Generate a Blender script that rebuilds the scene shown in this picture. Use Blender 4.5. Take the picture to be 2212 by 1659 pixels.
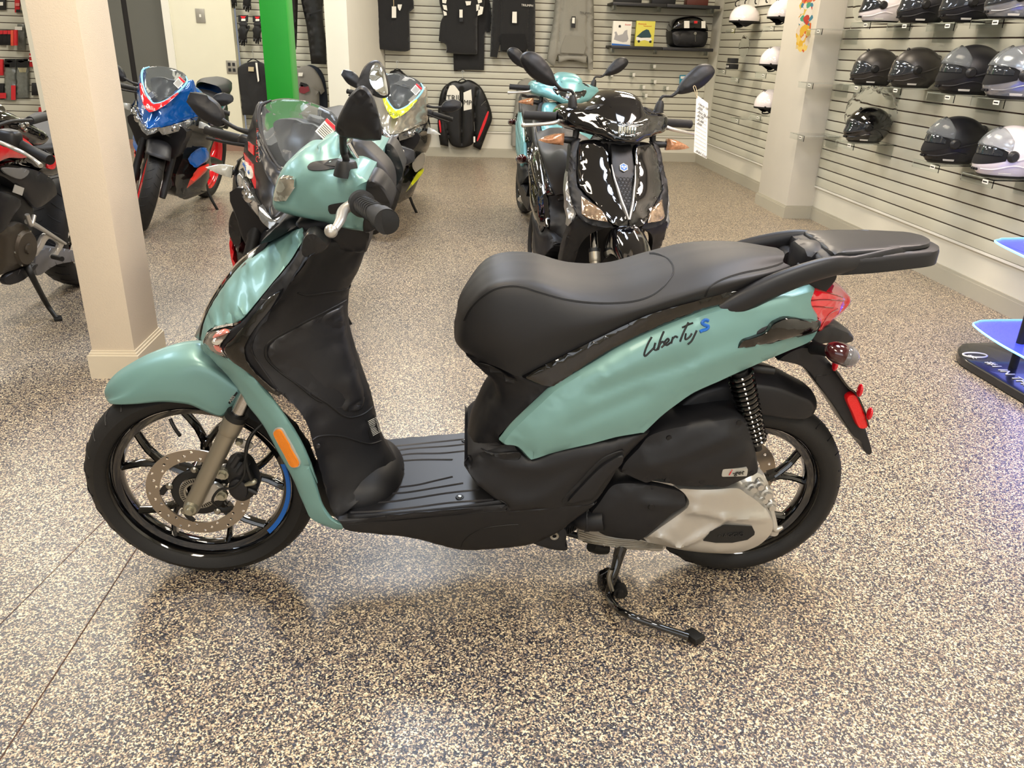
import bpy, bmesh, math, random
import numpy as np
from mathutils import Matrix, Vector
from mathutils.geometry import delaunay_2d_cdt
for o in list(bpy.data.objects): bpy.data.objects.remove(o)
SC = bpy.context.scene; COL = SC.collection
random.seed(4); RNG = np.random.default_rng(4)

# ------------------------------------------------------------------ camera
W_, H_ = 2212., 1659.
FP = 1705.780
RM = np.array([[0.9970839, -0.0697362, 0.0309935], [0.0008134, -0.3964006, -0.9180773], [0.0763091, 0.9154253, -0.3951879]])
CAM = np.array([0, 0, 1.2773])
cd = bpy.data.cameras.new('camera'); cam = bpy.data.objects.new('camera', cd); COL.objects.link(cam)
cd.sensor_width = 36; cd.lens = 36 * FP / W_; cd.clip_start = .05; cd.clip_end = 60
cm = Matrix((( RM[0][0], -RM[1][0], -RM[2][0], 0), (RM[0][1], -RM[1][1], -RM[2][1], 0), (RM[0][2], -RM[1][2], -RM[2][2], CAM[2]), (0, 0, 0, 1)))
cam.matrix_world = cm
SC.camera = cam

# ------------------------------------------------------------------ light, exposure
wd = bpy.data.worlds.new('world'); SC.world = wd; wd.use_nodes = True
wd.node_tree.nodes['Background'].inputs[0].default_value = (.75, .8, .9, 1)
wd.node_tree.nodes['Background'].inputs[1].default_value = .3
SC.view_settings.view_transform = 'Standard'; SC.view_settings.look = 'None'
SC.view_settings.exposure = 0.0; SC.view_settings.gamma = 1; SC.view_settings.use_curve_mapping = False
CEIL = 3.0
WARM, NEUT, COOL = (1, .86, .68), (1, .94, .84), (.74, .84, 1)
PANELS = [(-.7, -.6, 30, WARM), (1.5, -.6, 30, NEUT), (-.7, 1.9, 26, WARM), (1.2, 1.9, 26, COOL), (-2.9, 2.6, 24, COOL), (-2.9, 5.2, 26, NEUT), (-.4, 4.6, 28, COOL), (1.6, 4.6, 28, WARM),
          (-2.9, 7.8, 30, NEUT), (-.4, 7.4, 32, NEUT), (1.9, 7.4, 32, WARM), (-5.2, 7.6, 30, NEUT), (2.2, 2.3, 36, (1, .82, .72)), (-2.4, 9.6, 14, NEUT)]
def area_light(name, loc, rot, sx, sy, power, col):
    l = bpy.data.lights.new(name, 'AREA'); l.shape = 'RECTANGLE'; l.size = sx; l.size_y = sy; l.energy = power; l.color = col
    o = bpy.data.objects.new(name, l); o.location = loc; o.rotation_euler = rot; COL.objects.link(o); return o
for i, (x, y, e, c) in enumerate(PANELS):
    e *= 2.0
    area_light('ceiling_light_glow', (x, y, CEIL - .05), (0, 0, 0), .56, 1.16, e, c)
# unseen cool area light added behind the camera, standing in for daylight
area_light('rear_fill_light', (-.5, -3.35, 1.7), (math.radians(90), 0, 0), 5.0, 2.0, 60, (.8, .88, 1))

# ------------------------------------------------------------------ helpers
def lin(c):
    if isinstance(c, str):
        c = tuple(int(c[i:i + 2], 16) / 255 for i in (0, 2, 4))
    return tuple(((v + .055) / 1.055) ** 2.4 if v > .04045 else v / 12.92 for v in c[:3]) + (1,)
MATS = {}
def mat(name, col, rough=.5, metal=0, coat=0, bump=0, bscale=200, spec=.5, alpha=1, trans=0, emit=None, estr=1, var=0, vscale=6, ior=1.45, sheen=0):
    if name in MATS: return MATS[name]
    m = bpy.data.materials.new(name); m.use_nodes = True; nt = m.node_tree; b = nt.nodes['Principled BSDF']
    b.inputs['Base Color'].default_value = lin(col); b.inputs['Roughness'].default_value = rough; b.inputs['Metallic'].default_value = metal
    b.inputs['Coat Weight'].default_value = coat; b.inputs['Coat Roughness'].default_value = .04
    b.inputs['Specular IOR Level'].default_value = spec; b.inputs['Alpha'].default_value = alpha
    b.inputs['Transmission Weight'].default_value = trans; b.inputs['IOR'].default_value = ior
    if sheen: b.inputs['Sheen Weight'].default_value = sheen
    if emit: b.inputs['Emission Color'].default_value = lin(emit); b.inputs['Emission Strength'].default_value = estr
    tc = nt.nodes.new('ShaderNodeTexCoord')
    n = nt.nodes.new('ShaderNodeTexNoise'); n.inputs['Scale'].default_value = bscale; n.inputs['Detail'].default_value = 3
    nt.links.new(tc.outputs['Object'], n.inputs['Vector'])
    if bump:
        bp = nt.nodes.new('ShaderNodeBump'); bp.inputs['Strength'].default_value = bump; bp.inputs['Distance'].default_value = .002
        nt.links.new(n.outputs['Fac'], bp.inputs['Height']); nt.links.new(bp.outputs['Normal'], b.inputs['Normal'])
    n2 = nt.nodes.new('ShaderNodeTexNoise'); n2.inputs['Scale'].default_value = vscale; n2.inputs['Detail'].default_value = 4
    nt.links.new(tc.outputs['Object'], n2.inputs['Vector'])
    mx = nt.nodes.new('ShaderNodeMix'); mx.data_type = 'RGBA'; c = lin(col)
    v = var or .03
    mx.inputs[6].default_value = tuple(min(1, x * (1 - v)) for x in c[:3]) + (1,); mx.inputs[7].default_value = tuple(min(1, x * (1 + v)) for x in c[:3]) + (1,)
    nt.links.new(n2.outputs['Fac'], mx.inputs[0]); nt.links.new(mx.outputs[2], b.inputs['Base Color'])
    MATS[name] = m; return m

def mesh(name, v, f, m=None, parent=None, smooth=True, ang=35, label=None, mats=None):
    me = bpy.data.meshes.new(name); me.from_pydata([tuple(map(float, p)) for p in v], [], [tuple(map(int, q)) for q in f]); me.validate()
    bm = bmesh.new(); bm.from_mesh(me); bmesh.ops.remove_doubles(bm, verts=bm.verts, dist=1e-5); bmesh.ops.recalc_face_normals(bm, faces=bm.faces); bm.to_mesh(me); bm.free()
    if smooth:
        me.polygons.foreach_set('use_smooth', [True] * len(me.polygons)); me.set_sharp_from_angle(angle=math.radians(ang))
    o = bpy.data.objects.new(name, me); COL.objects.link(o)
    if m: me.materials.append(m)
    if parent is not None: o.parent = parent
    if label: o['label'] = label
    return o
def link(name, me, parent=None, loc=None, mw=None):
    o = bpy.data.objects.new(name, me); COL.objects.link(o); o.parent = parent
    if mw is not None: o.matrix_local = mw
    if loc is not None: o.location = loc
    return o
def thing(name, label, cat, loc=(0, 0, 0), mw=None, group=None):
    o = bpy.data.objects.new(name, None); COL.objects.link(o); o.empty_display_size = .1
    if mw is not None: o.matrix_world = mw
    else: o.location = loc
    o['label'] = label; o['category'] = cat
    if group: o['group'] = group
    return o
def tag(o, label, cat, group=None):
    o['label'] = label; o['category'] = cat
    if group: o['group'] = group
    return o
def struct(o): o['kind'] = 'structure'; return o
def copy_tree(o, parent=None):
    c = o.copy(); COL.objects.link(c)
    if parent is not None: c.parent = parent
    for ch in list(o.children): copy_tree(ch, c)
    return c
def rz(a): c, s = math.cos(a), math.sin(a); return np.array([[c, -s, 0], [s, c, 0], [0, 0, 1.]])
def rx(a): c, s = math.cos(a), math.sin(a); return np.array([[1, 0, 0], [0, c, -s], [0, s, c.real]])
def ry(a): c, s = math.cos(a), math.sin(a); return np.array([[c, 0, s], [0, 1, 0], [-s, 0, c]])
class Frame:
    """a place to stand in: origin and axes; on() gives the local point that a traced point has on one of its planes"""
    def __init__(s, O, M): s.O = np.array(O, float); s.M = np.array(M, float)
    def on(s, px, py, ax, val):
        v = RM.T @ np.array([(px - W_ / 2) / FP, (py - H_ / 2) / FP, 1.]); n = s.M[:, ax]
        t = (n @ s.O + val - n @ CAM) / (n @ v)
        return s.M.T @ (CAM + t * v - s.O)
    def mw(s):
        m = Matrix.Identity(4)
        for i in range(3):
            for j in range(3): m[i][j] = s.M[i][j]
            m[i][3] = s.O[i]
        return m
WORLD = Frame((0, 0, 0), np.eye(3))
CR = dict(R1=(0, 0), R2=(500, 0), R3=(1050, 0), R4=(1600, 0, 612 / 2212), R5=(0, 200), R6=(400, 250), R7=(1100, 200), R8=(1652, 400), H1=(170, 650), H2=(150, 830), H3=(400, 450), H4=(560, 850),
          H5=(950, 500), H6=(1450, 460), H7=(1100, 850), H8=(1400, 750, 560 / 1896), N=(0, 0, 1), W1=(1780, 0, 432 / 2212), W2=(1740, 250, 472 / 2212), L1=(0, 0, 240 / 2212))
def cv(crop, p):
    c = CR[crop]; s = c[2] if len(c) > 2 else 560 / 2212
    return (c[0] + p[0] * s, c[1] + p[1] * s)
def trace(fr, crop, pts, ax=1, d=None):
    """traced points with depth -> local points (coordinate ax = -depth)"""
    out = []
    for p in pts:
        dd = p[2] if len(p) > 2 and p[2] is not None else d
        out.append(fr.on(*cv(crop, p), ax, -dd))
    return np.array(out)
def crom(P, n, closed=False):
    P = np.asarray(P, float); N = len(P)
    if N < 3 and not closed: return np.array([P[0] + (P[-1] - P[0]) * t for t in np.linspace(0, 1, n + 1)])
    out = []
    rng = range(N if closed else N - 1)
    for i in rng:
        if closed: a, b, c, d = P[(i - 1) % N], P[i], P[(i + 1) % N], P[(i + 2) % N]
        else:
            b, c = P[i], P[i + 1]; a = P[i - 1] if i else 2 * b - c; d = P[i + 2] if i + 2 < N else 2 * c - b
        # centripetal-ish
        for k in range(n):
            t = k / n
            out.append(.5 * ((2 * b) + (c - a) * t + (2 * a - 5 * b + 4 * c - d) * t * t + (3 * b - a - 3 * c + d) * t ** 3))
    if not closed: out.append(P[-1])
    return np.array(out)
def resample(P, n, closed=False):
    P = np.asarray(P, float)
    if closed: P = np.vstack([P, P[:1]])
    L = np.r_[0, np.cumsum(np.linalg.norm(np.diff(P, axis=0), axis=1))]
    t = np.linspace(0, L[-1], n + (1 if closed else 0)); Q = np.stack([np.interp(t, L, P[:, k]) for k in range(P.shape[1])], 1)
    return Q[:-1] if closed else Q
def curve_outline(P, sharp, n=5):
    """closed smooth outline that keeps the sharp corners"""
    N = len(P)
    if not sharp: return crom(P, n, True)
    sh = sorted(sharp); out = []
    for i, s in enumerate(sh):
        e = sh[(i + 1) % len(sh)]; idx = []; k = s
        while True:
            idx.append(k % N)
            if k % N == e and len(idx) > 1: break
            k += 1
        seg = crom(P[idx], n) if len(idx) > 2 else np.array([P[idx[0]], P[idx[-1]]])
        out.append(seg[:-1])
    return np.vstack(out)
def inside(poly, q):
    x, y = q[:, 0], q[:, 1]; r = np.zeros(len(q), bool); j = len(poly) - 1
    for i in range(len(poly)):
        xi, yi = poly[i]; xj, yj = poly[j]
        c = ((yi > y) != (yj > y)) & (x < (xj - xi) * (y - yi) / (yj - yi + 1e-12) + xi); r ^= c; j = i
    return r
def dist_poly(poly, q, closed=True):
    a = poly; b = np.roll(poly, -1, 0)
    if not closed: a, b = poly[:-1], poly[1:]
    ab = b - a; L = (ab ** 2).sum(1) + 1e-12
    d = np.full(len(q), 1e9)
    for i in range(len(a)):
        t = np.clip(((q - a[i]) @ ab[i]) / L[i], 0, 1); e = q - (a[i] + t[:, None] * ab[i]); d = np.minimum(d, (e ** 2).sum(1))
    return np.sqrt(d)
def blob(name, P, m, parent, sharp=(), ax=1, bulge=.01, r=.03, grid=.012, creases=(), close=.004, mirror=False, label=None, ang=40, nsm=4, smooth_idw=2.0, out=-1, nb=1, crown=0, edge=0, post=5):
    """pillow shaped panel from a traced outline. P: (n,3) local points. close: number = thickness, 'bridge' = joined to its mirror image, None = open
    creases: (polyline local pts, height, width). edge: extra rim depth"""
    P = np.asarray(P, float); oth = [k for k in range(3) if k != ax]
    B = curve_outline(P, sharp, nsm)
    keep = np.r_[True, np.linalg.norm(np.diff(B, axis=0), axis=1) > 1e-4]; B = B[keep]
    B2 = B[:, oth]
    lo, hi = B2.min(0), B2.max(0)
    gx, gy = np.meshgrid(np.arange(lo[0], hi[0], grid), np.arange(lo[1], hi[1], grid * .866))
    gx = gx + (np.arange(gx.shape[0])[:, None] % 2) * grid * .5
    q = np.stack([gx.ravel(), gy.ravel()], 1); q = q[inside(B2, q)]
    rr_ = [max(k * r, .0016) for k in (.12, .40) if k * r < grid * 2.2]
    if len(q): q = q[dist_poly(B2, q) > max(grid * .45, rr_[-1] + grid * .4)]
    # ring close to the rim for a round edge
    allp = np.vstack([B2, q]) if len(q) else B2
    # ring offset inwards
    tn = np.roll(B2, -1, 0) - np.roll(B2, 1, 0); tn /= np.linalg.norm(tn, axis=1)[:, None] + 1e-9; nn = np.stack([-tn[:, 1], tn[:, 0]], 1)
    area = .5 * np.sum(B2[:, 0] * np.roll(B2[:, 1], -1) - np.roll(B2[:, 0], -1) * B2[:, 1])
    if area < 0: nn = -nn
    ring = []
    for ro in rr_:
        g_ = B2 + nn * ro; dr = dist_poly(B2, g_); ring.append(g_[(dr > ro * .93) & inside(B2, g_)])
    ring = np.vstack(ring)
    allp = np.vstack([B2, ring, q]) if len(q) else np.vstack([B2, ring])
    nB = len(B2)
    res = delaunay_2d_cdt([Vector(p) for p in allp], [], [list(range(nB))], 1, 1e-6)
    V2 = np.array([tuple(v) for v in res[0]]); F = [tuple(f) for f in res[2]]
    d = dist_poly(B2, V2)
    # depth by inverse distance from the traced points
    src = B2[::2]; sv = B[::2, ax]
    D = ((V2[:, None, :] - src[None]) ** 2).sum(2) + 1e-7; Wt = D ** (-smooth_idw / 2 - .5); dep = (Wt * sv).sum(1) / Wt.sum(1)
    nb_ = {}
    for f in F:
        for i in range(3): nb_.setdefault(f[i], set()).add(f[(i + 1) % 3]); nb_.setdefault(f[(i + 1) % 3], set()).add(f[i])
    ei = np.array([(i, j) for i, s_ in nb_.items() for j in s_ if d[i] > 1e-5]).reshape(-1, 2); cnt_ = np.bincount(ei[:, 0], minlength=len(V2)); fr = cnt_ > 0
    for _ in range(70):
        av = np.bincount(ei[:, 0], weights=dep[ei[:, 1]], minlength=len(V2)); dep = np.where(fr, av / np.maximum(cnt_, 1), dep)
    tt = np.clip(d / r, 0, 1); h = bulge * np.sqrt(np.maximum(0, 1 - (1 - tt) ** 2))
    for _ in range(post):
        z_ = dep + out * h; av = np.bincount(ei[:, 0], weights=z_[ei[:, 1]], minlength=len(V2)); z_ = np.where(fr & (d > .35 * r), av / np.maximum(cnt_, 1), z_); h = (z_ - dep) * out
    for cp, ch, cw in creases:
        cpl = crom(np.asarray(cp)[:, oth], 5); dd = dist_poly(cpl, V2, False); h = h + .8 * ch * np.exp(-(dd / cw) ** 2) * np.clip(tt * 2, 0, 1)
    nV = len(V2); V = np.zeros((nV, 3)); V[:, oth[0]] = V2[:, 0]; V[:, oth[1]] = V2[:, 1]; V[:, ax] = dep + out * h
    # boundary chain in the result
    cnt = {}
    for f in F:
        for i in range(3):
            e = (f[i], f[(i + 1) % 3]); k = (min(e), max(e)); cnt[k] = cnt.get(k, 0) + 1 if k in cnt else 1; cnt.setdefault(('d',) + k, e)
    be = [cnt[('d',) + k] for k in list(cnt) if len(k) == 2 and cnt[k] == 1]
    Vv = [V]; Ff = list(F)
    if close is not None:
        back = V.copy()
        if close == 'bridge': back[:, ax] = -back[:, ax]
        else: back[:, ax] = (dep if edge == 0 else dep) - out * close
        Vv.append(back); Ff += [(f[2] + nV, f[1] + nV, f[0] + nV) for f in F]
        prev = {k: k for e in be for k in e}
        for s in range(1, nb + 1):
            if s < nb:
                base = sum(map(len, Vv)); keys = list(prev); t = s / nb
                ring = V[keys] * (1 - t) + back[keys] * t
                if crown:
                    c2 = V2.mean(0); dv = V2[keys] - c2; dv /= np.linalg.norm(dv, axis=1)[:, None] + 1e-9
                    k_ = crown * (1 - (2 * t - 1) ** 2); ring[:, oth[0]] += dv[:, 0] * k_; ring[:, oth[1]] += dv[:, 1] * k_
                Vv.append(ring); nxt = {k: base + i for i, k in enumerate(keys)}
            else: nxt = {k: k + nV for k in prev}
            for a, b in be: Ff.append((prev[b], prev[a], nxt[a], nxt[b]))
            prev = nxt
    Vall = np.vstack(Vv)
    o = mesh(name, Vall, Ff, m, parent, ang=ang, label=label)
    if mirror:
        V3 = Vall.copy(); V3[:, 1] *= -1
        return o, mesh(name, V3, [f[::-1] for f in Ff], m, parent, ang=ang, label=label)
    return o
def patch(name, rows, m, parent, nu=24, nv=5, mirror='join', thick=0, ang=60, label=None, capends=False, smooth_rows=True):
    """surface through rows of local points; mirror 'join' adds the other half, 'copy' makes a second object"""
    R = [resample(crom(r, 8), nu) for r in rows]; R = np.array(R)
    G = np.array([crom(R[:, i], nv) if smooth_rows else resample(R[:, i], (len(R) - 1) * nv + 1) for i in range(nu)]).transpose(1, 0, 2)
    a, b = G.shape[:2]; V = G.reshape(-1, 3); F = [(i * b + j, i * b + j + 1, (i + 1) * b + j + 1, (i + 1) * b + j) for i in range(a - 1) for j in range(b - 1)]
    if mirror == 'join':
        V2 = V.copy(); V2[:, 1] *= -1; n = len(V); V = np.vstack([V, V2]); F = F + [tuple(k + n for k in f[::-1]) for f in F]
        if capends:
            for j in (0, b - 1):
                for i in range(a - 1): F.append((i * b + j, (i + 1) * b + j, (i + 1) * b + j + n, i * b + j + n))
            for j in range(b - 1): F.append((j, j + 1, j + 1 + n, j + n))
    def fin(o):
        if thick:
            md = o.modifiers.new('thick', 'SOLIDIFY'); md.thickness = thick; md.offset = -1
        return o
    o = fin(mesh(name, V, F, m, parent, ang=ang, label=label))
    if mirror == 'copy':
        V3 = V.copy(); V3[:, 1] *= -1
        return o, fin(mesh(name, V3, [f[::-1] for f in F], m, parent, ang=ang, label=label))
    return o
def tube(name, path, r, m, parent, n=10, smooth=4, label=None, flat=1, up=None, caps=True, tw=None, raw=False):
    """round or oval bar along points; r a number or one radius per point; flat = width factor across 'up'"""
    path = np.asarray(path, float); k = len(path); r = np.full(k, r) if np.isscalar(r) else np.asarray(r, float)
    Q = crom(np.c_[path, r], smooth) if smooth > 1 and k > 2 else np.c_[path, r]
    P, rr = Q[:, :3], np.maximum(Q[:, 3], 1e-4); T = np.gradient(P, axis=0); T /= np.linalg.norm(T, axis=1)[:, None] + 1e-12
    u = np.array(up if up is not None else (0, 0, 1.)); V = []
    prev = None
    for i in range(len(P)):
        a = u if up is not None or prev is None else prev
        b = a - T[i] * (a @ T[i])
        if np.linalg.norm(b) < 1e-3: b = np.array([1., 0, 0]) - T[i] * T[i][0]
        b /= np.linalg.norm(b); c = np.cross(T[i], b); prev = b
        for j in range(n):
            t = 2 * math.pi * j / n; V.append(P[i] + rr[i] * (b * math.cos(t) + c * math.sin(t) * flat))
    F = [(i * n + j, i * n + (j + 1) % n, (i + 1) * n + (j + 1) % n, (i + 1) * n + j) for i in range(len(P) - 1) for j in range(n)]
    if caps: F += [tuple(range(n))[::-1], tuple((len(P) - 1) * n + j for j in range(n))]
    if raw: return V, F
    return mesh(name, V, F, m, parent, ang=50, label=label)
def merge(parts):
    V, F = [], []
    for v, f in parts:
        b = len(V); V += [tuple(p) for p in v]; F += [tuple(i + b for i in q) for q in f]
    return V, F
def lathe(name, prof, m, parent, n=48, axis=1, loc=(0, 0, 0), label=None, ang=35, R=None, raw=False, closed=False):
    """profile (radius, along) turned about an axis through loc"""
    V = []
    oth = [k for k in range(3) if k != axis]
    for j in range(n):
        t = 2 * math.pi * j / n
        for (r, h) in prof:
            p = np.zeros(3); p[axis] = h; p[oth[0]] = r * math.cos(t); p[oth[1]] = r * math.sin(t)
            if R is not None: p = R @ p
            V.append(p + np.array(loc))
    k = len(prof); F = []
    for j in range(n):
        for i in range(k if closed else k - 1):
            i2 = (i + 1) % k
            F.append((j * k + i, j * k + i2, ((j + 1) % n) * k + i2, ((j + 1) % n) * k + i))
    if raw: return V, F
    return mesh(name, V, F, m, parent, ang=ang, label=label)
def boxg(c, s, R=None):
    V = []
    for i in (-.5, .5):
        for j in (-.5, .5):
            for k in (-.5, .5):
                p = np.array([i * s[0], j * s[1], k * s[2]]); V.append((R @ p if R is not None else p) + np.array(c))
    return V, [(0, 1, 3, 2), (4, 6, 7, 5), (0, 4, 5, 1), (2, 3, 7, 6), (0, 2, 6, 4), (1, 5, 7, 3)]
def box(name, c, s, m, parent=None, R=None, bev=0, label=None):
    V, F = boxg(c, s, R); o = mesh(name, V, F, m, parent, smooth=False, label=label)
    if bev:
        bm = bmesh.new(); bm.from_mesh(o.data); bmesh.ops.bevel(bm, geom=bm.edges[:], offset=bev, segments=2, affect='EDGES', profile=.6); bm.to_mesh(o.data); bm.free()
        o.data.polygons.foreach_set('use_smooth', [True] * len(o.data.polygons)); o.data.set_sharp_from_angle(angle=math.radians(30))
    return o
def sph(name, c, s, m, parent, R=None, nu=20, nv=12, label=None, pw=1):
    V = []; F = []
    for i in range(nv + 1):
        a = math.pi * i / nv
        for j in range(nu):
            b = 2 * math.pi * j / nu
            p = np.array([math.sin(a) * math.cos(b), math.sin(a) * math.sin(b), math.cos(a)])
            if pw != 1: p = np.sign(p) * np.abs(p) ** pw
            p = p * s; V.append((R @ p if R is not None else p) + np.array(c))
    for i in range(nv):
        for j in range(nu): F.append((i * nu + j, (i + 1) * nu + j, (i + 1) * nu + (j + 1) % nu, i * nu + (j + 1) % nu))
    return mesh(name, V, F, m, parent, label=label)
def cyl(name, a, b, r, m, parent, n=16, label=None):
    return tube(name, [a, b], r, m, parent, n=n, smooth=1, label=label)
def text(name, s, org, xd, yd, size, m, parent, ext=.0006, label=None, center=False, shear=0):
    cu = bpy.data.curves.new(name, 'FONT'); cu.body = s; cu.size = size; cu.extrude = ext; cu.resolution_u = 3; cu.shear = shear
    if center: cu.align_x = 'CENTER'; cu.align_y = 'CENTER'
    t = bpy.data.objects.new('tmp', cu); COL.objects.link(t); dg = bpy.context.evaluated_depsgraph_get()
    me = bpy.data.meshes.new_from_object(t.evaluated_get(dg)); bpy.data.objects.remove(t); me.materials.clear(); me.materials.append(m)
    xd = np.array(xd, float); xd /= np.linalg.norm(xd); yd = np.array(yd, float); yd -= xd * (yd @ xd); yd /= np.linalg.norm(yd); zd = np.cross(xd, yd)
    o = bpy.data.objects.new(name, me); COL.objects.link(o); o.parent = parent
    o.matrix_local = Matrix([(xd[i], yd[i], zd[i], org[i]) for i in range(3)] + [(0, 0, 0, 1)])
    if label: o['label'] = label
    return o

# ------------------------------------------------------------------ the room
M_wall = mat('wall_paint', 'd3cfc0', .55, bump=.05, bscale=300)
M_slat = mat('slat_laminate', 'c4c2b2', .38, var=.04, vscale=1.2)
M_groove = mat('groove_brown', '4a342c', .7)
M_base = mat('baseboard_paint', 'aaa595', .5)
M_pillar = mat('pillar_paint', 'dccdb6', .6, bump=.35, bscale=260)
M_pbase = mat('pillar_base_paint', 'd8cbb2', .5)
M_white = mat('white_trim', 'dedbd0', .45)
M_black = mat('black_matt', '161616', .5, bump=.1, bscale=900)
M_gloss = mat('black_gloss', '060607', .08, coat=1)
M_chrome = mat('chrome', 'c8c8c8', .12, metal=1)
M_steel = mat('steel', 'a8a69e', .3, metal=1)
M_dk = mat('dark_grey_plastic', '242426', .42)

def floor_mat():
    m = bpy.data.materials.new('epoxy_flake_floor'); m.use_nodes = True; nt = m.node_tree; b = nt.nodes['Principled BSDF']; N = nt.nodes.new; L = nt.links.new
    tc = N('ShaderNodeTexCoord')
    nz = N('ShaderNodeTexNoise'); nz.inputs['Scale'].default_value = 330; nz.inputs['Detail'].default_value = 2; L(tc.outputs['Object'], nz.inputs['Vector'])
    ad = N('ShaderNodeVectorMath'); ad.operation = 'MULTIPLY_ADD'; ad.inputs[1].default_value = (.0075, .0075, 0); L(nz.outputs['Color'], ad.inputs[0]); L(tc.outputs['Object'], ad.inputs[2])
    v = N('ShaderNodeTexVoronoi'); v.inputs['Scale'].default_value = 330; L(ad.outputs[0], v.inputs['Vector'])
    sp = N('ShaderNodeSeparateColor'); L(v.outputs['Color'], sp.inputs[0])
    r = N('ShaderNodeValToRGB'); r.color_ramp.interpolation = 'CONSTANT'; e = r.color_ramp.elements
    cols = [(0, '1b1c26'), (.20, '31323c'), (.36, '5a544e'), (.50, '8e7c6c'), (.64, 'c3ae8f'), (.80, 'ecdab6'), (.93, '424858')]
    e[0].color = lin(cols[0][1]); e[1].position = cols[1][0]; e[1].color = lin(cols[1][1])
    for p, c in cols[2:]: x = e.new(p); x.color = lin(c)
    L(sp.outputs[0], r.inputs[0])
    # slow unevenness of the broadcast
    n2 = N('ShaderNodeTexNoise'); n2.inputs['Scale'].default_value = 3; n2.inputs['Detail'].default_value = 4; L(tc.outputs['Object'], n2.inputs['Vector'])
    mr = N('ShaderNodeMapRange'); mr.inputs[3].default_value = .88; mr.inputs[4].default_value = 1.08; L(n2.outputs['Fac'], mr.inputs[0])
    mx = N('ShaderNodeVectorMath'); mx.operation = 'SCALE'; L(r.outputs[0], mx.inputs[0]); L(mr.outputs[0], mx.inputs['Scale']); L(mx.outputs[0], b.inputs['Base Color'])
    b.inputs['Roughness'].default_value = .38; b.inputs['Specular IOR Level'].default_value = .5; b.inputs['Coat Weight'].default_value = .35; b.inputs['Coat Roughness'].default_value = .3
    bp = N('ShaderNodeBump'); bp.inputs['Strength'].default_value = .25; bp.inputs['Distance'].default_value = .001; L(sp.outputs[1], bp.inputs['Height']); L(bp.outputs[0], b.inputs['Normal'])
    return m
M_floor = floor_mat()
XR, YB = 3.03, 9.94
fl = struct(box('floor', (-2.2, 3.9, -.05), (11.5, 15.4, .1), M_floor))
M_seam = mat('floor_seam', '4c3428', .7)
for a, b in (((0, 1641), (292, 1190)), ((0, 1349), (300, 1050))):
    P, Q = WORLD.on(*a, 2, 0), WORLD.on(*b, 2, 0); d = Q - P; L_ = np.linalg.norm(d); an = math.atan2(d[1], d[0])
    P = P - d * .4; mid = P + d * .7
    box('floor_seam', (mid[0], mid[1], .0004), (L_ * 1.5, .0028 if a[1] > 1400 else .0016, .0008), M_seam, fl, R=rz(an))
ceil = struct(box('ceiling', (-2.2, 3.9, CEIL + .05), (11.5, 15.4, .1), mat('ceiling_white', 'd8d6cc', .8)))
for i, (x, y, e, c) in enumerate(PANELS):
    t = thing('ceiling_light', 'flat rectangular ceiling light panel over the showroom floor', 'ceiling light', (x, y, CEIL), group='ceiling light panels')
    for dx, dy, sx, sy in ((.31, 0, .04, 1.28), (-.31, 0, .04, 1.28), (0, .62, .58, .04), (0, -.62, .58, .04)): box('frame_bar', (dx, dy, -.02), (sx, sy, .04), M_white, t)

def slat_wall(name, a, b, z0, z1, band=True, base='baseboard', y_out=None, M=M_slat, wall=None):
    """slatted wall from a to b (x,y), room side to the left of a->b"""
    a = np.array(a, float); b = np.array(b, float); d = b - a; L_ = np.linalg.norm(d); an = math.atan2(d[1], d[0]); R = rz(an); n = R @ np.array([0, 1, 0]); mid = (a + b) / 2
    w = struct(box(name, (mid[0] - n[0] * .06, mid[1] - n[1] * .06, CEIL / 2), (L_, .12, CEIL), M_wall, R=R))
    gw = box('groove_backing', (mid[0] + n[0] * .001, mid[1] + n[1] * .001, (z0 + z1) / 2), (L_ - .004, .004, z1 - z0), M_groove, w, R=R)
    k = int((z1 - z0) / .0745); me = None
    for i in range(k):
        z = z0 + .0745 * (i + .5); c = (mid[0] + n[0] * .008, mid[1] + n[1] * .008, z)
        if me is None: s = box('slat', (0, 0, 0), (L_ - .004, .014, .0665), M, w, bev=.0025); me = s.data; s.matrix_local = Matrix.Translation(c) @ Matrix.Rotation(an, 4, 'Z')
        else: link('slat', me, w, mw=Matrix.Translation(c) @ Matrix.Rotation(an, 4, 'Z'))
    box('slat_base_trim', (mid[0] + n[0] * .008, mid[1] + n[1] * .008, z0 - .006), (L_, .02, .014), M_white, w, R=R)
    return w, R, n
def baseb(name, a, b, m=None, hgt=.105):
    a = np.array(a, float); b = np.array(b, float); d = b - a; L_ = np.linalg.norm(d); an = math.atan2(d[1], d[0]); R = rz(an); n = R @ np.array([0, 1, 0]); mid = (a + b) / 2
    V, F = merge([boxg((mid[0] + n[0] * .008, mid[1] + n[1] * .008, hgt * .42), (L_ + .014, .016, hgt * .84), R), boxg((mid[0] + n[0] * .005, mid[1] + n[1] * .005, hgt * .92), (L_ + .008, .01, hgt * .16), R)])
    return struct(mesh(name, V, F, m or M_base, smooth=False))
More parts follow.
